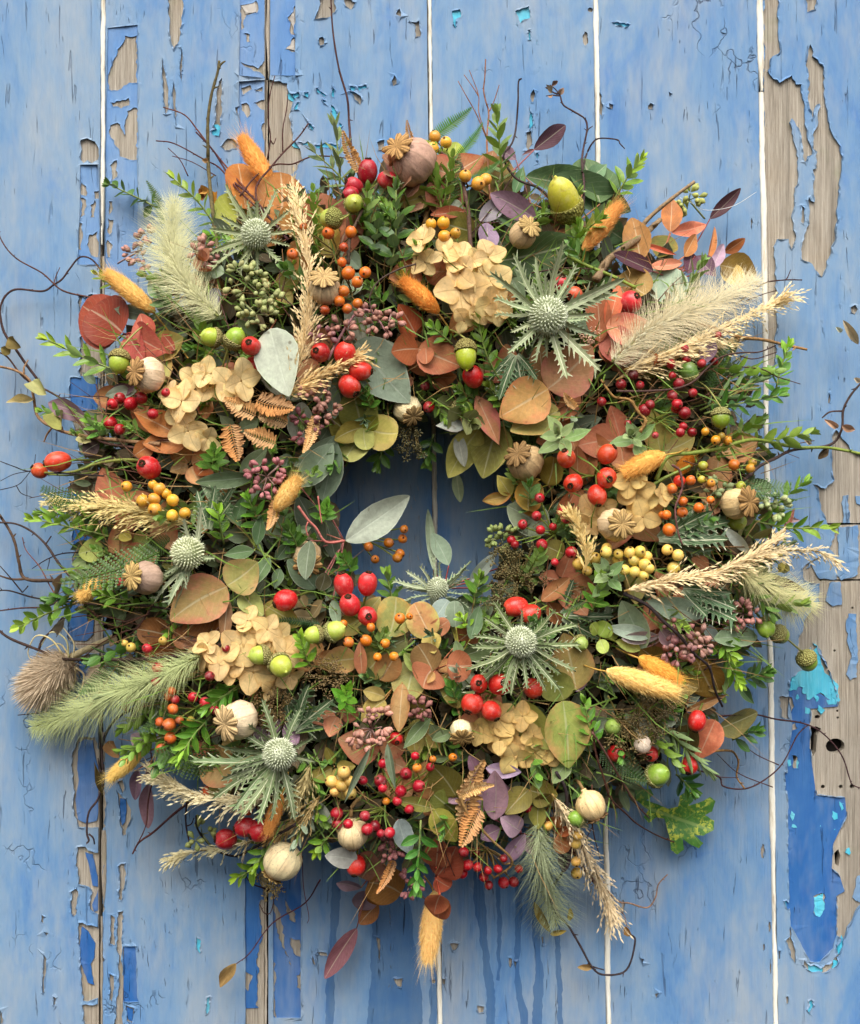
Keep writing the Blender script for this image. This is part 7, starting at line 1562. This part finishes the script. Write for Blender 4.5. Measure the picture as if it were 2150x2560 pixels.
# ---------------------------------------------------------------- twigs
TW = (
('thick upright twig at the upper left with a forked tip',[(548,152),(543,185),(528,240),(520,300),(520,370),(522,430),(535,560),(550,660)],11,'5f5434',(((563,153),(553,160),(545,175)),),10),
('long wavy twig running off the top edge',[(826,-30),(832,75),(847,170),(868,245),(873,310),(880,380),(900,450)],7,'4a2f2c',(),5),
('thin reddish twig at upper left, topmost of the fan',[(408,268),(461,287),(493,324),(514,352),(560,410),(620,480)],5,'6a3a2c',(),0),
('thin red-brown twig left of the upright twig',[(390,352),(436,359),(511,399),(550,421),(600,480),(690,560)],5,'4f2a26',(((420,370),(450,400),(470,440)),((430,390),(480,405),(540,440))),0),
('forked twig crossing bare wood at the top left',[(771,309),(746,343),(709,381),(675,421),(640,470),(650,540)],6,'4a2c26',(((687,190),(675,237),(670,293),(676,346),(668,399)),((720,231),(716,275),(707,324),(707,381)),((690,345),(684,360),(676,350))),15),
('twig reaching left from the dark hips',[(887,398),(812,390),(774,393),(731,410),(687,412),(640,440),(600,490)],5,'4f302a',(),10),
('dark twig crossing behind the orange grass head',[(490,330),(531,374),(559,418),(581,452),(625,487),(675,546),(720,600)],7,'46282a',(((560,540),(575,500),(590,460)),((540,590),(560,540),(575,490))),5),
('wavy black twig curling past the yellow acorn',[(1304,196),(1296,206),(1295,256),(1290,318),(1281,356),(1262,381),(1260,399),(1274,427),(1299,452),(1343,468),(1371,493),(1372,520)],7,'3a2a28',(),25),
('twig with dry seed cases at the top right',[(1364,218),(1385,232),(1399,237),(1408,262),(1433,278),(1461,296),(1468,318),(1464,345),(1458,374),(1455,405),(1460,459),(1458,518)],6,'463230',(((1365,240),(1380,238),(1399,240)),((1375,212),(1390,225),(1399,238)),((1482,315),(1470,325),(1464,345))),10),
('bent twig pointing right at the top right',[(1562,372),(1550,359),(1542,349),(1499,346),(1480,359),(1465,390),(1455,430)],5,'3a2826',(),10),
('red antler-like twig at the top',[(1214,148),(1212,193),(1209,225),(1215,256),(1222,284),(1217,346),(1221,424),(1225,500)],5,'8a5a40',(((1173,175),(1196,237),(1197,281),(1215,340)),((1160,187),(1185,222),(1196,240)),((1145,203),(1164,237),(1190,284),(1215,343)),((1248,212),(1236,250),(1224,278))),0),
('thin twig crossing the door at the far left',[(-10,560),(6,605),(41,646),(106,683),(156,726),(228,744),(280,760)],5,'5a3a30',(((150,668),(140,690),(134,712)),),0),
('looping dark twig at the upper left edge',[(262,690),(231,650),(200,643),(175,671),(156,697),(134,712),(106,728),(44,723),(16,737),(1,768),(2,800),(12,834),(34,865),(62,906),(94,949)],7,'3f2c2a',(),-10),
('dark twig arching down the left side',[(-10,878),(19,893),(62,946),(125,980),(162,1005),(193,1049),(224,1086),(265,1108),(340,1120)],7,'4a3028',(),5),
('tan vine twisting along the left side',[(-10,914),(41,927),(75,952),(84,993),(94,1040),(131,1068),(187,1086),(281,1099),(400,1110)],10,'8a6a4c',(((70,900),(60,920),(60,940)),((110,1105),(118,1085),(131,1068))),8),
('thin black twig behind the far left hips',[(0,1153),(37,1167),(72,1178),(162,1183),(260,1190)],4,'2f2424',(((0,1203),(34,1186),(72,1178)),((89,1136),(84,1164),(62,1196),(41,1214),(-5,1226)),((80,1243),(53,1233),(41,1214))),0),
('thick brown twig bending at the left edge',[(-10,1275),(19,1318),(37,1356),(47,1403),(62,1446),(125,1451),(171,1448),(249,1424),(330,1430)],11,'5f4a38',(((-5,1438),(30,1448),(62,1448)),),0),
('dark twig sloping through the left edge',[(-10,1306),(37,1309),(78,1328),(115,1362),(147,1409),(175,1440),(200,1459),(260,1480)],8,'4a3a34',(((128,1340),(118,1355),(112,1362)),),5),
('fine reddish twig hanging at the left',[(56,1343),(65,1375),(100,1418),(125,1465),(145,1496),(160,1520)],4,'6f4438',(),0),
('black twig crossing the left edge',[(-10,1477),(25,1477),(94,1496),(200,1507),(265,1512),(330,1510),(440,1525)],6,'33241f',(((56,1481),(66,1470),(70,1465)),((0,1415),(25,1443),(56,1481))),10),
('dark red twig below the black one at left',[(-10,1528),(53,1520),(109,1518),(143,1506),(200,1490)],6,'4a302c',(),0),
('long dark twig sweeping across the lower left',[(-10,1570),(25,1596),(94,1624),(150,1646),(249,1649),(374,1647),(468,1635),(550,1612),(600,1590)],11,'43302a',(((205,1655),(205,1645),(208,1648)),((160,1540),(130,1575),(105,1600),(98,1622))),20),
('forked black twiglet at the left',[(81,1421),(118,1398),(156,1384),(203,1380),(260,1370)],4,'33262a',(((118,1425),(122,1410),(124,1396)),),-5),
('fine straight twig under the teasel',[(44,1788),(134,1778),(193,1764),(300,1740),(380,1660)],4,'3a2c2c',(),-5),
('dark twig hanging at the lower left',[(217,2108),(222,2100),(217,2080),(222,2031),(244,1999),(259,1953),(256,1906),(256,1862),(268,1828),(290,1797),(328,1775),(400,1750)],8,'3f2f30',(((236,2110),(233,2095),(222,2085)),((245,1895),(250,1925),(258,1930))),0),
('red-brown forked twig at the lower left',[(331,2135),(343,2112),(356,2099),(384,2080),(443,2028),(500,1990)],7,'55302c',(((340,2118),(365,2062),(371,1999),(385,1940)),),0),
('short dark twig below the cream plume',[(476,2120),(465,2062),(465,2027),(470,1980)],6,'43282a',(((485,2045),(478,2060),(467,2065)),),0),
('black curved twig under the three dark hips',[(490,2040),(493,2071),(518,2105),(549,2130),(593,2140),(636,2118),(680,2096),(740,2060)],8,'33292a',(),30),
('looping fine twig at the bottom left',[(649,2261),(661,2283),(677,2280),(686,2236),(674,2224),(636,2212),(615,2187),(640,2150)],4,'4a3230',(),10),
('long fine twig with a withered leaf at the bottom left',[(590,2410),(625,2382),(681,2308),(762,2258),(800,2200)],4,'5a3238',(((768,2308),(772,2289),(759,2218),(756,2140)),((712,2221),(678,2227),(650,2218))),5),
('tan broken twig at the right above green sprig',[(2018,874),(1961,862),(1905,849),(1850,843),(1795,823),(1740,810)],11,'8f6a40',(),35),
('dark twig arching over red berries at right',[(1939,864),(1898,880),(1850,882),(1802,893),(1765,923),(1736,952),(1692,971),(1611,978),(1541,978)],6,'4a322c',(((1942,880),(1887,897),(1850,890)),((2001,960),(1942,941),(1905,923),(1854,917))),45),
('black forked twigs behind the foxtail tip',[(2005,700),(1961,700),(1913,707),(1880,730),(1840,760)],5,'3a2626',(((1977,674),(1968,695),(1961,700)),((1942,726),(1909,735),(1865,752))),0),
('dark leafless vine at the right edge',[(2155,955),(2126,989),(2108,1026),(2104,1074),(2075,1112),(1983,1125),(1942,1144),(1898,1166),(1861,1199),(1800,1230)],9,'433430',(((2055,1045),(2075,1030),(2105,1028)),),0),
('long thin twig looping over the lock hole at the right',[(2160,1974),(2132,1962),(2124,1946),(2104,1888),(2059,1835),(2010,1809),(1940,1798),(1883,1786),(1800,1790)],5,'43282c',(),0),
('thin looping twig at the lower right',[(2022,1811),(1993,1839),(1956,1909),(1911,1950),(1862,1972),(1809,1966),(1797,1942),(1743,1925),(1690,1910)],5,'4a3030',(((1838,1841),(1887,1884),(1948,1913)),((1792,1884),(1846,1933),(1932,1968)),((1845,1944),(1797,1942),(1760,1930))),0),
('tan curled tendril at the lower right',[(1862,1972),(1842,1942),(1846,1905),(1833,1880),(1805,1876),(1770,1880)],7,'a07844',(),0),
('thin brown twig left of the oak leaf',[(1686,2105),(1646,2090),(1596,2062),(1565,2034),(1527,1996),(1509,1943),(1488,1875),(1480,1800)],6,'5a3a30',(),10),
('second thin twig over the oak leaf',[(1624,2046),(1587,2006),(1549,1943),(1505,1868),(1480,1830)],6,'5f4038',(),25),
('black twig hanging lowest at the bottom right',[(1572,2334),(1588,2352),(1566,2425),(1511,2437),(1481,2419),(1450,2364),(1418,2311),(1387,2280),(1379,2249),(1387,2211),(1412,2162),(1415,2062),(1418,2015),(1412,1968),(1390,1930)],8,'3a3032',(((1335,2195),(1345,2228),(1365,2225),(1390,2205)),((1510,2425),(1480,2416),(1470,2410))),15),
('stout red-brown twig at the bottom right',[(1534,2280),(1512,2249),(1493,2215),(1455,2165),(1420,2100)],10,'6a3a30',(),5),
('pale fine twig at the bottom right',[(1669,2186),(1646,2211),(1639,2243),(1618,2269),(1574,2258),(1540,2249),(1480,2180)],5,'8a6a58',(((1569,2327),(1561,2289),(1546,2277),(1530,2275)),),-5),
('mauve twig bending over the orange berries at right',[(1706,1362),(1695,1329),(1688,1274),(1699,1240),(1706,1214),(1699,1177),(1680,1162)],7,'6f4a44',(),60),
('black-brown stem slanting down at lower right',[(1806,1766),(1787,1723),(1773,1668),(1736,1635),(1699,1590),(1655,1550),(1618,1513),(1559,1484)],10,'33282a',(),50),
('thick grey-brown branch at the upper right',[(1650,550),(1610,586),(1555,623),(1518,653),(1490,700)],22,'8a7458',(((1736,454),(1677,498),(1618,549),(1590,590)),),0),
('brown forked branch carrying top yellow berries',[(1097,377),(1134,402),(1153,412),(1159,465),(1170,521),(1175,599),(1180,640)],12,'5a4436',(),20),
('dark branch between hips and orange berries at top',[(945,462),(918,505),(893,552),(874,599),(870,660)],10,'4a3a2c',(),20),
('tan crooked twig above the right-hand berries',[(1502,949),(1517,971),(1537,993),(1574,1000),(1596,1030),(1614,1052),(1600,1080)],9,'96703f',(),40),
('flat straw stalk bent at the bottom',[(1234,2196),(1281,2155),(1225,2096),(1169,2034),(1150,1990)],9,'a07e4c',(((1215,2170),(1228,2185),(1236,2194)),((1245,2145),(1260,2160),(1275,2158))),30),
('curling dark tendril above the hips',[(930,790),(925,740),(950,700),(1000,672),(1040,660)],5,'4a3a34',(),45),
('arching pink stem with pods above the hips',[(965,830),(935,785),(900,775),(870,810),(840,860),(820,900)],8,'94686a',(),30),
)
for lb, pts, w, col, br, hh in TW: twig(lb, pts, w, col, hh, None, br)
twig('long green rose stem leaving at the right edge',[(2170,1138),(2075,1120),(1990,1118),(1898,1100),(1850,1105),(1795,1122),(1728,1133),(1670,1142),(1640,1200)],11,'7f8f3c',20,8,(),'green_rose_twig',None,cat='twig',mat='stem')
twig('green rose stem slanting at the right under berries',[(1725,1165),(1699,1177),(1647,1203),(1600,1235)],9,'7a8a3c',20,8,(),'green_rose_twig',None,cat='twig',mat='stem')
twig('green stem of the far left hips',[(100,1182),(180,1180),(240,1160),(300,1150),(350,1150)],8,'8a8a44',0,6,(),'green_rose_twig',None,cat='twig',mat='stem')
twig('green stem at upper right behind the branch',[(1420,640),(1470,665),(1530,690),(1590,720)],9,'7f963c',5,8,(),'green_rose_twig',None,cat='twig',mat='stem')
twig('pink leaf stem crossing the left rim of the hole',[(862,1352),(815,1355),(790,1320),(770,1300),(745,1265)],7,'b06a60',55,6,(((805,1310),(800,1280),(795,1240)),((770,1340),(765,1320),(770,1305))),'pink_leaf_twig',None,cat='twig',mat='stem',buds=False)
twig('fine white hair blown to the right at the upper right',[(1891,480),(1840,512),(1795,524),(1758,524),(1732,509),(1700,495)],1.6,'e0e0dc',20,1.2,(),'loose_hair',None,cat='hair',mat='straw',buds=False)
# withered leaves on the twigs
def withered(lb, rows):
    px, py = rows[0][0], rows[0][1]; t = empty('withered_leaf', px, py, max(30, dome(px, py))); tag(t, lb, 'leaf', 'withered leaves', px, py)
    for (x0, y0, x1, y1, w, c) in rows: put_leaf(t, 'blade', 'dry', x0, y0, x1, y1, w, c, None, max(30, dome(x0, y0))+8, max(30, dome(x1, y1))+16)
withered('pale withered leaves curling on the left twigs',[(85,955,140,1000,40,'a8a070'),(85,1000,20,1010,22,'c0b080'),(145,1030,175,1085,50,'8a8a50'),(200,1090,245,1108,22,'b5a878')])
withered('brown folded leaf on the far left twig',[(22,845,60,870,32,'6a5a34'),(25,885,5,870,26,'8a7a44')])
withered('withered brown leaves on the upright twig',[(525,475,497,478,22,'b08440'),(525,480,545,530,24,'a8742c'),(520,402,505,402,14,'b08a5c'),(515,480,510,515,26,'7a4e22')])
withered('withered leaf at the tip of the bottom left twig',[(592,2408,555,2465,30,'8a7348')])
withered('withered leaf curl beside the lower right twig end',[(1481,2419,1440,2415,16,'a08858'),(1572,2340,1560,2310,18,'a87c4a')])
withered('long withered leaf along the wispy foxtail',[(1335,2255,1375,2330,22,'8f7c3c'),(1375,2335,1415,2325,14,'9a8440'),(1425,2270,1420,2300,16,'8a7a3a')])
withered('pale curled leaf at the far right edge',[(2145,860,2104,800,22,'b0a080'),(2104,830,2085,818,12,'d0c8b0'),(2150,955,2130,945,14,'d0c4a8')])
withered('withered scraps on the right-hand vine',[(2095,1070,2060,1050,16,'b09070'),(2105,1065,2135,1075,20,'a88468'),(2070,1120,2040,1150,20,'5f4e38'),(2025,1110,2000,1095,10,'c0ac90')])
withered('pale scroll of dead leaf at the left',[(145,1490,178,1425,18,'9a8468'),(165,1545,140,1590,20,'a0907c')])
withered('shrivelled brown leaf behind the yellow grass head at lower left',[(300,1895,268,1862,34,'8a6844'),(260,1990,240,1900,12,'6a5a34')])
withered('dry seed cases at the tip of the top right twig',[(1399,237,1408,222,14,'8a7464'),(1378,235,1362,215,12,'8a7a6a'),(1380,215,1395,205,12,'6f5a50'),(1378,240,1380,248,14,'9a7a64')])
# ---------------------------------------------------------------- the ring itself and its filling
FR = random.Random(99)
mb = MB(); nu, nv = 150, 26; vs = []; fs = []; uv = []
root = P(WC[0], WC[1], 80)
for i in range(nu):
    a = 2*math.pi*i/nu
    for j in range(nv):
        b = 2*math.pi*j/nv; rr = 1+.16*math.sin(9*a+3*b)+.12*math.sin(17*a-5*b)+FR.uniform(-.10, .10)
        r_ = 535+230*rr*math.cos(b); h = 100+100*rr*math.sin(b)
        vs.append(P2(WC[0]+r_*math.cos(a), WC[1]+r_*math.sin(a), max(2, h))-root); uv.append((i/nu, j/nv))
for i in range(nu):
    for j in range(nv):
        k, l = (i+1) % nu, (j+1) % nv; fs.append((i*nv+j, k*nv+j, k*nv+l, i*nv+l))
mb.add(vs, fs, uv); wb = empty('wreath_base', WC[0], WC[1], 80); tag(wb, 'dark moss ring that carries the wreath, hidden under the leaves', 'wreath base', None, *WC)
WM[wb.name] = Matrix.Translation(root); wb.location = root
add('moss_ring', mb.build('moss_ring', M['moss']), wb, Matrix.Translation(root), lin('2a2414'))
mb = MB(); N = 9000; rs = np.random.RandomState(4); a = rs.rand(N)*6.283; b = rs.rand(N)*6.283; rr = 535+230*np.cos(b)
px = WC[0]+rr*np.cos(a); py = WC[1]+rr*np.sin(a); hh = np.maximum(3, 100+100*np.sin(b)); p = np.stack([(px-CX)*K, -hh*K, ZC-(py-CY)*K], 1)-np.array(list(root))
d = np.stack([np.cos(b)*np.cos(a), -np.sin(b), -np.cos(b)*np.sin(a)], 1)+rs.normal(size=(N, 3))*.7; d /= np.linalg.norm(d, axis=1, keepdims=True)
hairs(mb, p, d, rs.uniform(15, 60, N)*K, 2.6*K, rs.normal(size=(N, 3))*.3, rs); add('moss_strands', mb.build('moss_strands', M['moss']), wb, Matrix.Translation(root), lin('6a5a30'), kind='stuff')
# deep greenery between the sprigs: an uncountable mass of small leaves
def mass(name, label, n, seed, key, col, l0, l1, wk, lo, hi, rin=235, rout=850):
    rr = random.Random(seed); mb = MB(); prof = [(0, 0), (.22, .42), (.5, .5), (.8, .34), (1, 0)]
    rt = P(WC[0], WC[1], 100)
    for q in range(n):
        a = rr.uniform(0, 6.283); r_ = math.sqrt(rr.uniform(rin**2, rout**2)); x, y = WC[0]+r_*math.cos(a), WC[1]+r_*math.sin(a); top = dome(x, y)
        h = max(12, top*rr.uniform(lo, hi)); L = rr.uniform(l0, l1); w = L*wk
        d = Vector((math.cos(a)*rr.uniform(-.4, 1)+rr.uniform(-.9, .9), -math.sin(a)*rr.uniform(-.4, 1)+rr.uniform(-.9, .9), rr.uniform(-.2, 1.0)))
        m = place(x, y, h, frame(d, (rr.uniform(-.6, .6), rr.uniform(-.6, .6), 1)), (L, w, w)); V = []; UV = []
        for (u, v) in prof:
            for s in (-1, 0, 1):
                if v == 0 and s: continue
                V.append((m @ Vector((u, s*v, abs(s)*v*.35+.25*u*u)))-rt); UV.append((u, .5+s*.5))
        mb.add(V, [(0, 2, 1), (0, 3, 2), (1, 2, 5, 4), (2, 3, 6, 5), (4, 5, 8, 7), (5, 6, 9, 8), (7, 8, 10), (8, 9, 10)], UV)
    o = add(name, mb.build(name, M[key]), None, Matrix.Translation(rt), lin(col), lin(col)); o['kind'] = 'stuff'; o['label'] = label; o['category'] = 'foliage'
mass('deep_foliage', 'dark green small leaves packed deep inside the wreath', 2600, 1, 'box', '42561e', 36, 64, .42, .42, .8)  # these three leaf colours are darkened, putting the shade of deep gaps into them
mass('brown_undergrowth', 'brown dry leaves packed deep inside the wreath', 1900, 2, 'dry', '5f4424', 34, 70, .5, .4, .84)
mass('sage_undergrowth', 'grey-green leaves packed deep inside the wreath', 380, 3, 'sage', '566048', 60, 100, .45, .45, .8)
def strands(name, label, n, seed, mat, col, l0, l1, w):
    rs = np.random.RandomState(seed); mb = MB(); rt = P(WC[0], WC[1], 120); a = rs.rand(n)*6.283; r_ = np.sqrt(rs.uniform(255**2, 860**2, n)); x = WC[0]+r_*np.cos(a); y = WC[1]+r_*np.sin(a)
    h = np.array([dome(u, v) for u, v in zip(x, y)])*rs.uniform(.62, 1.0, n); p = np.array([list(P(u, v, q)-rt) for u, v, q in zip(x, y, h)])
    d = np.stack([np.cos(a)*.6+rs.normal(size=n)*.8, -.25-rs.rand(n)*.5, -np.sin(a)*.6+rs.normal(size=n)*.8], 1); d /= np.linalg.norm(d, axis=1, keepdims=True)
    hairs(mb, p, d, rs.uniform(l0, l1, n)*K, w*K, rs.normal(size=(n, 3))*.22, rs, np.tile(np.array([0, -1., .4]), (n, 1)))
    o = add(name, mb.build(name, M[mat]), None, Matrix.Translation(rt), lin(col), lin(col)); o['kind'] = 'stuff'; o['label'] = label; o['category'] = 'foliage'
strands('fine_needles', 'fine green blades tangled between the sprigs', 1500, 8, 'fern', '6f8c3c', 50, 130, 4.0)
strands('fine_stalks', 'fine brown stalks tangled between the sprigs', 1100, 9, 'straw', '9a7a4c', 60, 150, 2.2)
# countable filler sprigs
def joined_sprig(seed, key, n, leafl, wk, spread, L=150):
    rr = random.Random(seed); mb = MB(); prof = [(0, 0), (.22, .40), (.5, .5), (.8, .34), (1, 0)]
    for x, dd, nr, l, u in sprig_nodes(n, leafl, L, rr, spread):
        m = frame(dd, nr, rr.uniform(-.4, .4)); b = Vector((x, 0, 0)); V = []; UV = []
        for (uu, v) in prof:
            for s in (-1, 0, 1):
                if v == 0 and s: continue
                V.append(b+m @ Vector((uu*l, s*v*l*wk, (abs(s)*v*.3+.2*uu*uu)*l*.6))); UV.append((uu, .5+s*.5))
        mb.add(V, [(0, 2, 1), (0, 3, 2), (1, 2, 5, 4), (2, 3, 6, 5), (4, 5, 8, 7), (5, 6, 9, 8), (7, 8, 10), (8, 9, 10)], UV)
    me = mb.build('joined_leaves', M[key]); ms = MB(); tube(ms, [Vector((0, 0, 0)), Vector((L*.5, 2, 2)), Vector((L, 0, 0))], 3, 1.5, 5); return me, ms.build('filler_stem', M['stem'])
FILL = {'green': [joined_sprig(s, 'box', 9, 50, .48, 1.1) for s in (1, 2, 3)], 'dark': [joined_sprig(s, 'box', 8, 58, .52, 1.2) for s in (4, 5)], 'sage': [joined_sprig(s, 'sage', 6, 66, .40, 1.0) for s in (6, 7)], 'coin': [joined_sprig(s, 'euc', 5, 60, .85, 1.3) for s in (8, 9)], 'willow': [joined_sprig(s, 'sage', 8, 70, .18, .8) for s in (10, 11)]}
WORD = {'green': ('green small-leaved sprig', 'filler_sprig'), 'dark': ('dark green glossy sprig', 'glossy_sprig'), 'sage': ('grey-green leafy sprig', 'sage_sprig'), 'coin': ('olive and rust coin-leaf sprig', 'coin_leaf_sprig'), 'willow': ('narrow-leaved sprig', 'willow_sprig')}
HOURS = ('twelve', 'one', 'two', 'three', 'four', 'five', 'six', 'seven', 'eight', 'nine', 'ten', 'eleven')
heroes = [(o['label'], x, y) for o, x, y in THINGS if o.name.split('.')[0] in ('poppy_seed_head', 'acorn', 'bunny_tail_grass', 'sea_holly', 'hydrangea_head', 'rose_hip_cluster', 'rose_hip', 'berry_cluster')]
used = set(o['label'] for o, x, y in THINGS)
def auto_label(word, px, py):
    hr = HOURS[int(round((math.degrees(math.atan2(px-WC[0], -(py-WC[1]))) % 360)/30)) % 12]; r_ = rad(px, py)
    ring = 'inner rim' if r_ < 390 else 'middle' if r_ < 660 else 'outer edge'
    l = f"{word} at {hr} o'clock, {ring}"
    k = 0
    near = sorted(heroes, key=lambda s: math.hypot(s[1]-px, s[2]-py))
    while l in used:
        hl, x, y = near[k]; rel = ('left of' if px < x else 'right of') if abs(px-x) > abs(py-y) else ('above' if py < y else 'below')
        ws = hl.split(); PREP = ('with', 'at', 'on', 'in', 'beside', 'over', 'under', 'below', 'above', 'behind', 'near', 'among', 'left', 'right', 'touching', 'facing', 'of', 'by', 'hanging', 'against', 'turned', 'half', 'sticking', 'standing', 'tucked', 'showing', 'pointing', 'resting', 'lying', 'fanned', 'crowded', 'dotting', 'floating', 'spread', 'peeping', 'partly', 'inside', 'low')
        while len(ws)+len(word.split())+3 > 16 and len(ws) > 2:
            cut = max([q for q in range(2, len(ws)) if ws[q] in PREP], default=2); ws = ws[:cut]
        while ws[-1] in PREP+('the', 'a', 'and'): ws.pop()
        l = f"{word} {rel} the {' '.join(ws).rstrip(',')}"
        k += 1
    used.add(l); return l
cnt = 0; tries = 0; spots = []
while cnt < 150 and tries < 6000:
    tries += 1
    a = FR.uniform(0, 6.283); r_ = math.sqrt(FR.uniform(250**2, (740 if math.sin(a) > .55 else 790)**2)); x, y = WC[0]+r_*math.cos(a), WC[1]+r_*math.sin(a)
    if any(math.hypot(x-s[0], y-s[1]) < 62 for s in spots): continue
    spots.append((x, y)); cnt += 1
    k = FR.choices(('green', 'dark', 'sage', 'coin', 'willow'), (46, 28, 8, 8, 10))[0]
    out = FR.uniform(.3, 1.0) if r_ > 480 else FR.uniform(-.9, -.1)
    t_ = FR.gauss(0, .9); d = Vector((math.cos(a)*out-math.sin(a)*t_, -(math.sin(a)*out+math.cos(a)*t_), FR.uniform(.1, .9)))
    if r_ < 330: d = Vector((-math.cos(a)*.2-math.sin(a)*t_, math.sin(a)*.2-math.cos(a)*t_, .8))
    s = FR.uniform(.7, 1.05); h = max(25, dome(x, y)-FR.uniform(60, 115)); me, st = FR.choice(FILL[k]); rot = frame(d, (0, 0, 1), FR.uniform(0, 6))
    col = {'green': '86ac3e', 'dark': '5f8a36', 'sage': '94a084', 'coin': FR.choice(('8a6a34', '86803c', '9a5a34', '7a7a3c')), 'willow': '56704c'}[k]
    t = empty(WORD[k][1], x, y, h); tag(t, auto_label(WORD[k][0], x, y), 'sprig', 'filler sprigs between the flowers', x, y)
    Mx = place(x, y, h, rot, s); c = jit(lin(col), .2, .08, FR); add('foliage', me, t, Mx, c, jit(c, .2, .1, FR), kind='stuff'); add('stem', st, t, Mx, lin('6a7a3c'))
# larger eucalyptus sprays that fill the gaps
PAL = [('c07c5a', 'a05a44', 'egg'), ('b0744a', '8f4f30', 'oval'), ('a8a058', 'b08a4c', 'egg'), ('9aa08a', '8a947c', 'soval'), ('8c9a7c', '7c8a6c', 'spoint'), ('b98a58', 'a0603c', 'egg'), ('a09048', '86803c', 'oval'), ('c89468', 'b8604c', 'egg'), ('9c7a8a', '866474', 'oval')]
hp = [(x, y) for o, x, y in THINGS if o.name.split('.')[0] in ('poppy_seed_head', 'acorn', 'bunny_tail_grass', 'sea_holly', 'hydrangea_head', 'rose_hip_cluster', 'rose_hip')]
big = []; tries = 0
while len(big) < 62 and tries < 4000:
    tries += 1; a = FR.uniform(0, 6.283); r_ = math.sqrt(FR.uniform(290**2, 800**2)); x, y = WC[0]+r_*math.cos(a), WC[1]+r_*math.sin(a)
    if any(math.hypot(x-s[0], y-s[1]) < 105 for s in big) or any(math.hypot(x-s[0], y-s[1]) < 46 for s in hp): continue
    big.append((x, y)); c1_, c2_, shp = FR.choice(PAL); t = empty('leaf_spray', x, y, dome(x, y)-50)
    w_ = {'c': 'rust pink', 'b': 'rust orange'}.get(c1_[0], {'soval': 'grey-green', 'spoint': 'grey-green'}.get(shp, 'olive') if c1_ != '9c7a8a' else 'mauve')
    tag(t, auto_label(w_+' broad-leaved spray', x, y), 'sprig', 'broad leaf sprays in the gaps', x, y)
    a0 = FR.uniform(0, 6.28)
    for q in range(FR.randint(2, 4)):
        b = a0+q*FR.uniform(1.2, 2.2); L = FR.uniform(48, 118); rr_ = math.cos(b-a)
        if r_ < 380 and rr_ < -.3: L *= .6
        bx, by = x+6*math.cos(b), y+6*math.sin(b); tx, ty = x+L*math.cos(b), y+L*math.sin(b)
        put_leaf(t, 'leaf', shp, bx, by, tx, ty, L*FR.uniform(.62, .85)*(.75 if shp in ('soval', 'spoint', 'oval') else 1), jit(lin(c1_), .15, .06, FR), lin(c2_), dh=FR.uniform(-42, -22), rnd=FR)
    h_ = dome(x, y)-45; wire(t, 'stem', [(x, y, h_+8), (x+FR.uniform(-20, 20), y+FR.uniform(-20, 20), h_-30), (x+FR.uniform(-50, 50), y+FR.uniform(-50, 50), h_-60)], 2.2, 2.6, M['stem'], lin('a07a50'), ns=5)
# loose tips that break the outline
k_ = 0
while k_ < 34:
    a = FR.uniform(0, 6.283); r_ = FR.uniform(730, 840); x, y = WC[0]+r_*math.cos(a), WC[1]+r_*math.sin(a)
    if math.sin(a) > .72: continue
    k_ += 1
    kd = FR.choices(('green', 'willow', 'fern', 'dark'), (40, 22, 18, 20))[0]; b = a+FR.gauss(0, .4); hz = FR.uniform(-40, 30)
    d = Vector((math.cos(b), -math.sin(b), hz/130)); h = dome(x, y)-FR.uniform(10, 60)
    if kd == 'fern': fern(auto_label('small fern tip', x, y), x, y, x+math.cos(b)*130, y+math.sin(b)*130, 'green', .8, FR.choice(('5f8a3a', '4f7430')), -20, 10); continue
    me, st = FR.choice(FILL[kd]); t = empty('outer_sprig', x, y, h); tag(t, auto_label({'green': 'bright loose sprig', 'willow': 'loose narrow-leaved sprig', 'dark': 'loose dark-leaved sprig'}[kd], x+math.cos(b)*90, y+math.sin(b)*90), 'sprig', 'loose tips round the outline', x+math.cos(b)*90, y+math.sin(b)*90)
    Mx = place(x, y, h, frame(d, (0, 0, 1), FR.uniform(0, 6)), FR.uniform(.8, 1.2)); c = jit(lin({'green': '7c9c3c', 'dark': '557c34', 'willow': '7a9060'}[kd]), .2, .08, FR)
    add('foliage', me, t, Mx, c, jit(c, .2, .1, FR), kind='stuff'); add('stem', st, t, Mx, lin('7a8a44'))
# fine wiry twigs woven through the left and right sides
for i in range(90):
    a = FR.choice((FR.gauss(math.pi, .55), FR.gauss(0, .6), FR.uniform(0, 6.28), FR.gauss(2.6, .3))); r_ = FR.uniform(560, 820); x, y = WC[0]+r_*math.cos(a), WC[1]+r_*math.sin(a)
    L = FR.uniform(90, 200); b = a+FR.gauss(0, .55); pts = []; q = [x+math.cos(b)*L, y+math.sin(b)*L]
    m = ((x+q[0])/2+FR.uniform(-18, 18), (y+q[1])/2+FR.uniform(-18, 18))
    side = ((m[0]+math.cos(b+.6)*L*.35, m[1]+math.sin(b+.6)*L*.35), m)
    twig(auto_label('fine wiry twig', m[0], m[1]), [tuple(q), m, (x, y)], FR.uniform(2.6, 4.5), FR.choice(('5a3a2c', '4a302a', '7a5a3c', '8a6a44')), FR.uniform(-10, 25), None, (side,), 'wiry_twig', 'fine wiry twigs', buds=False)
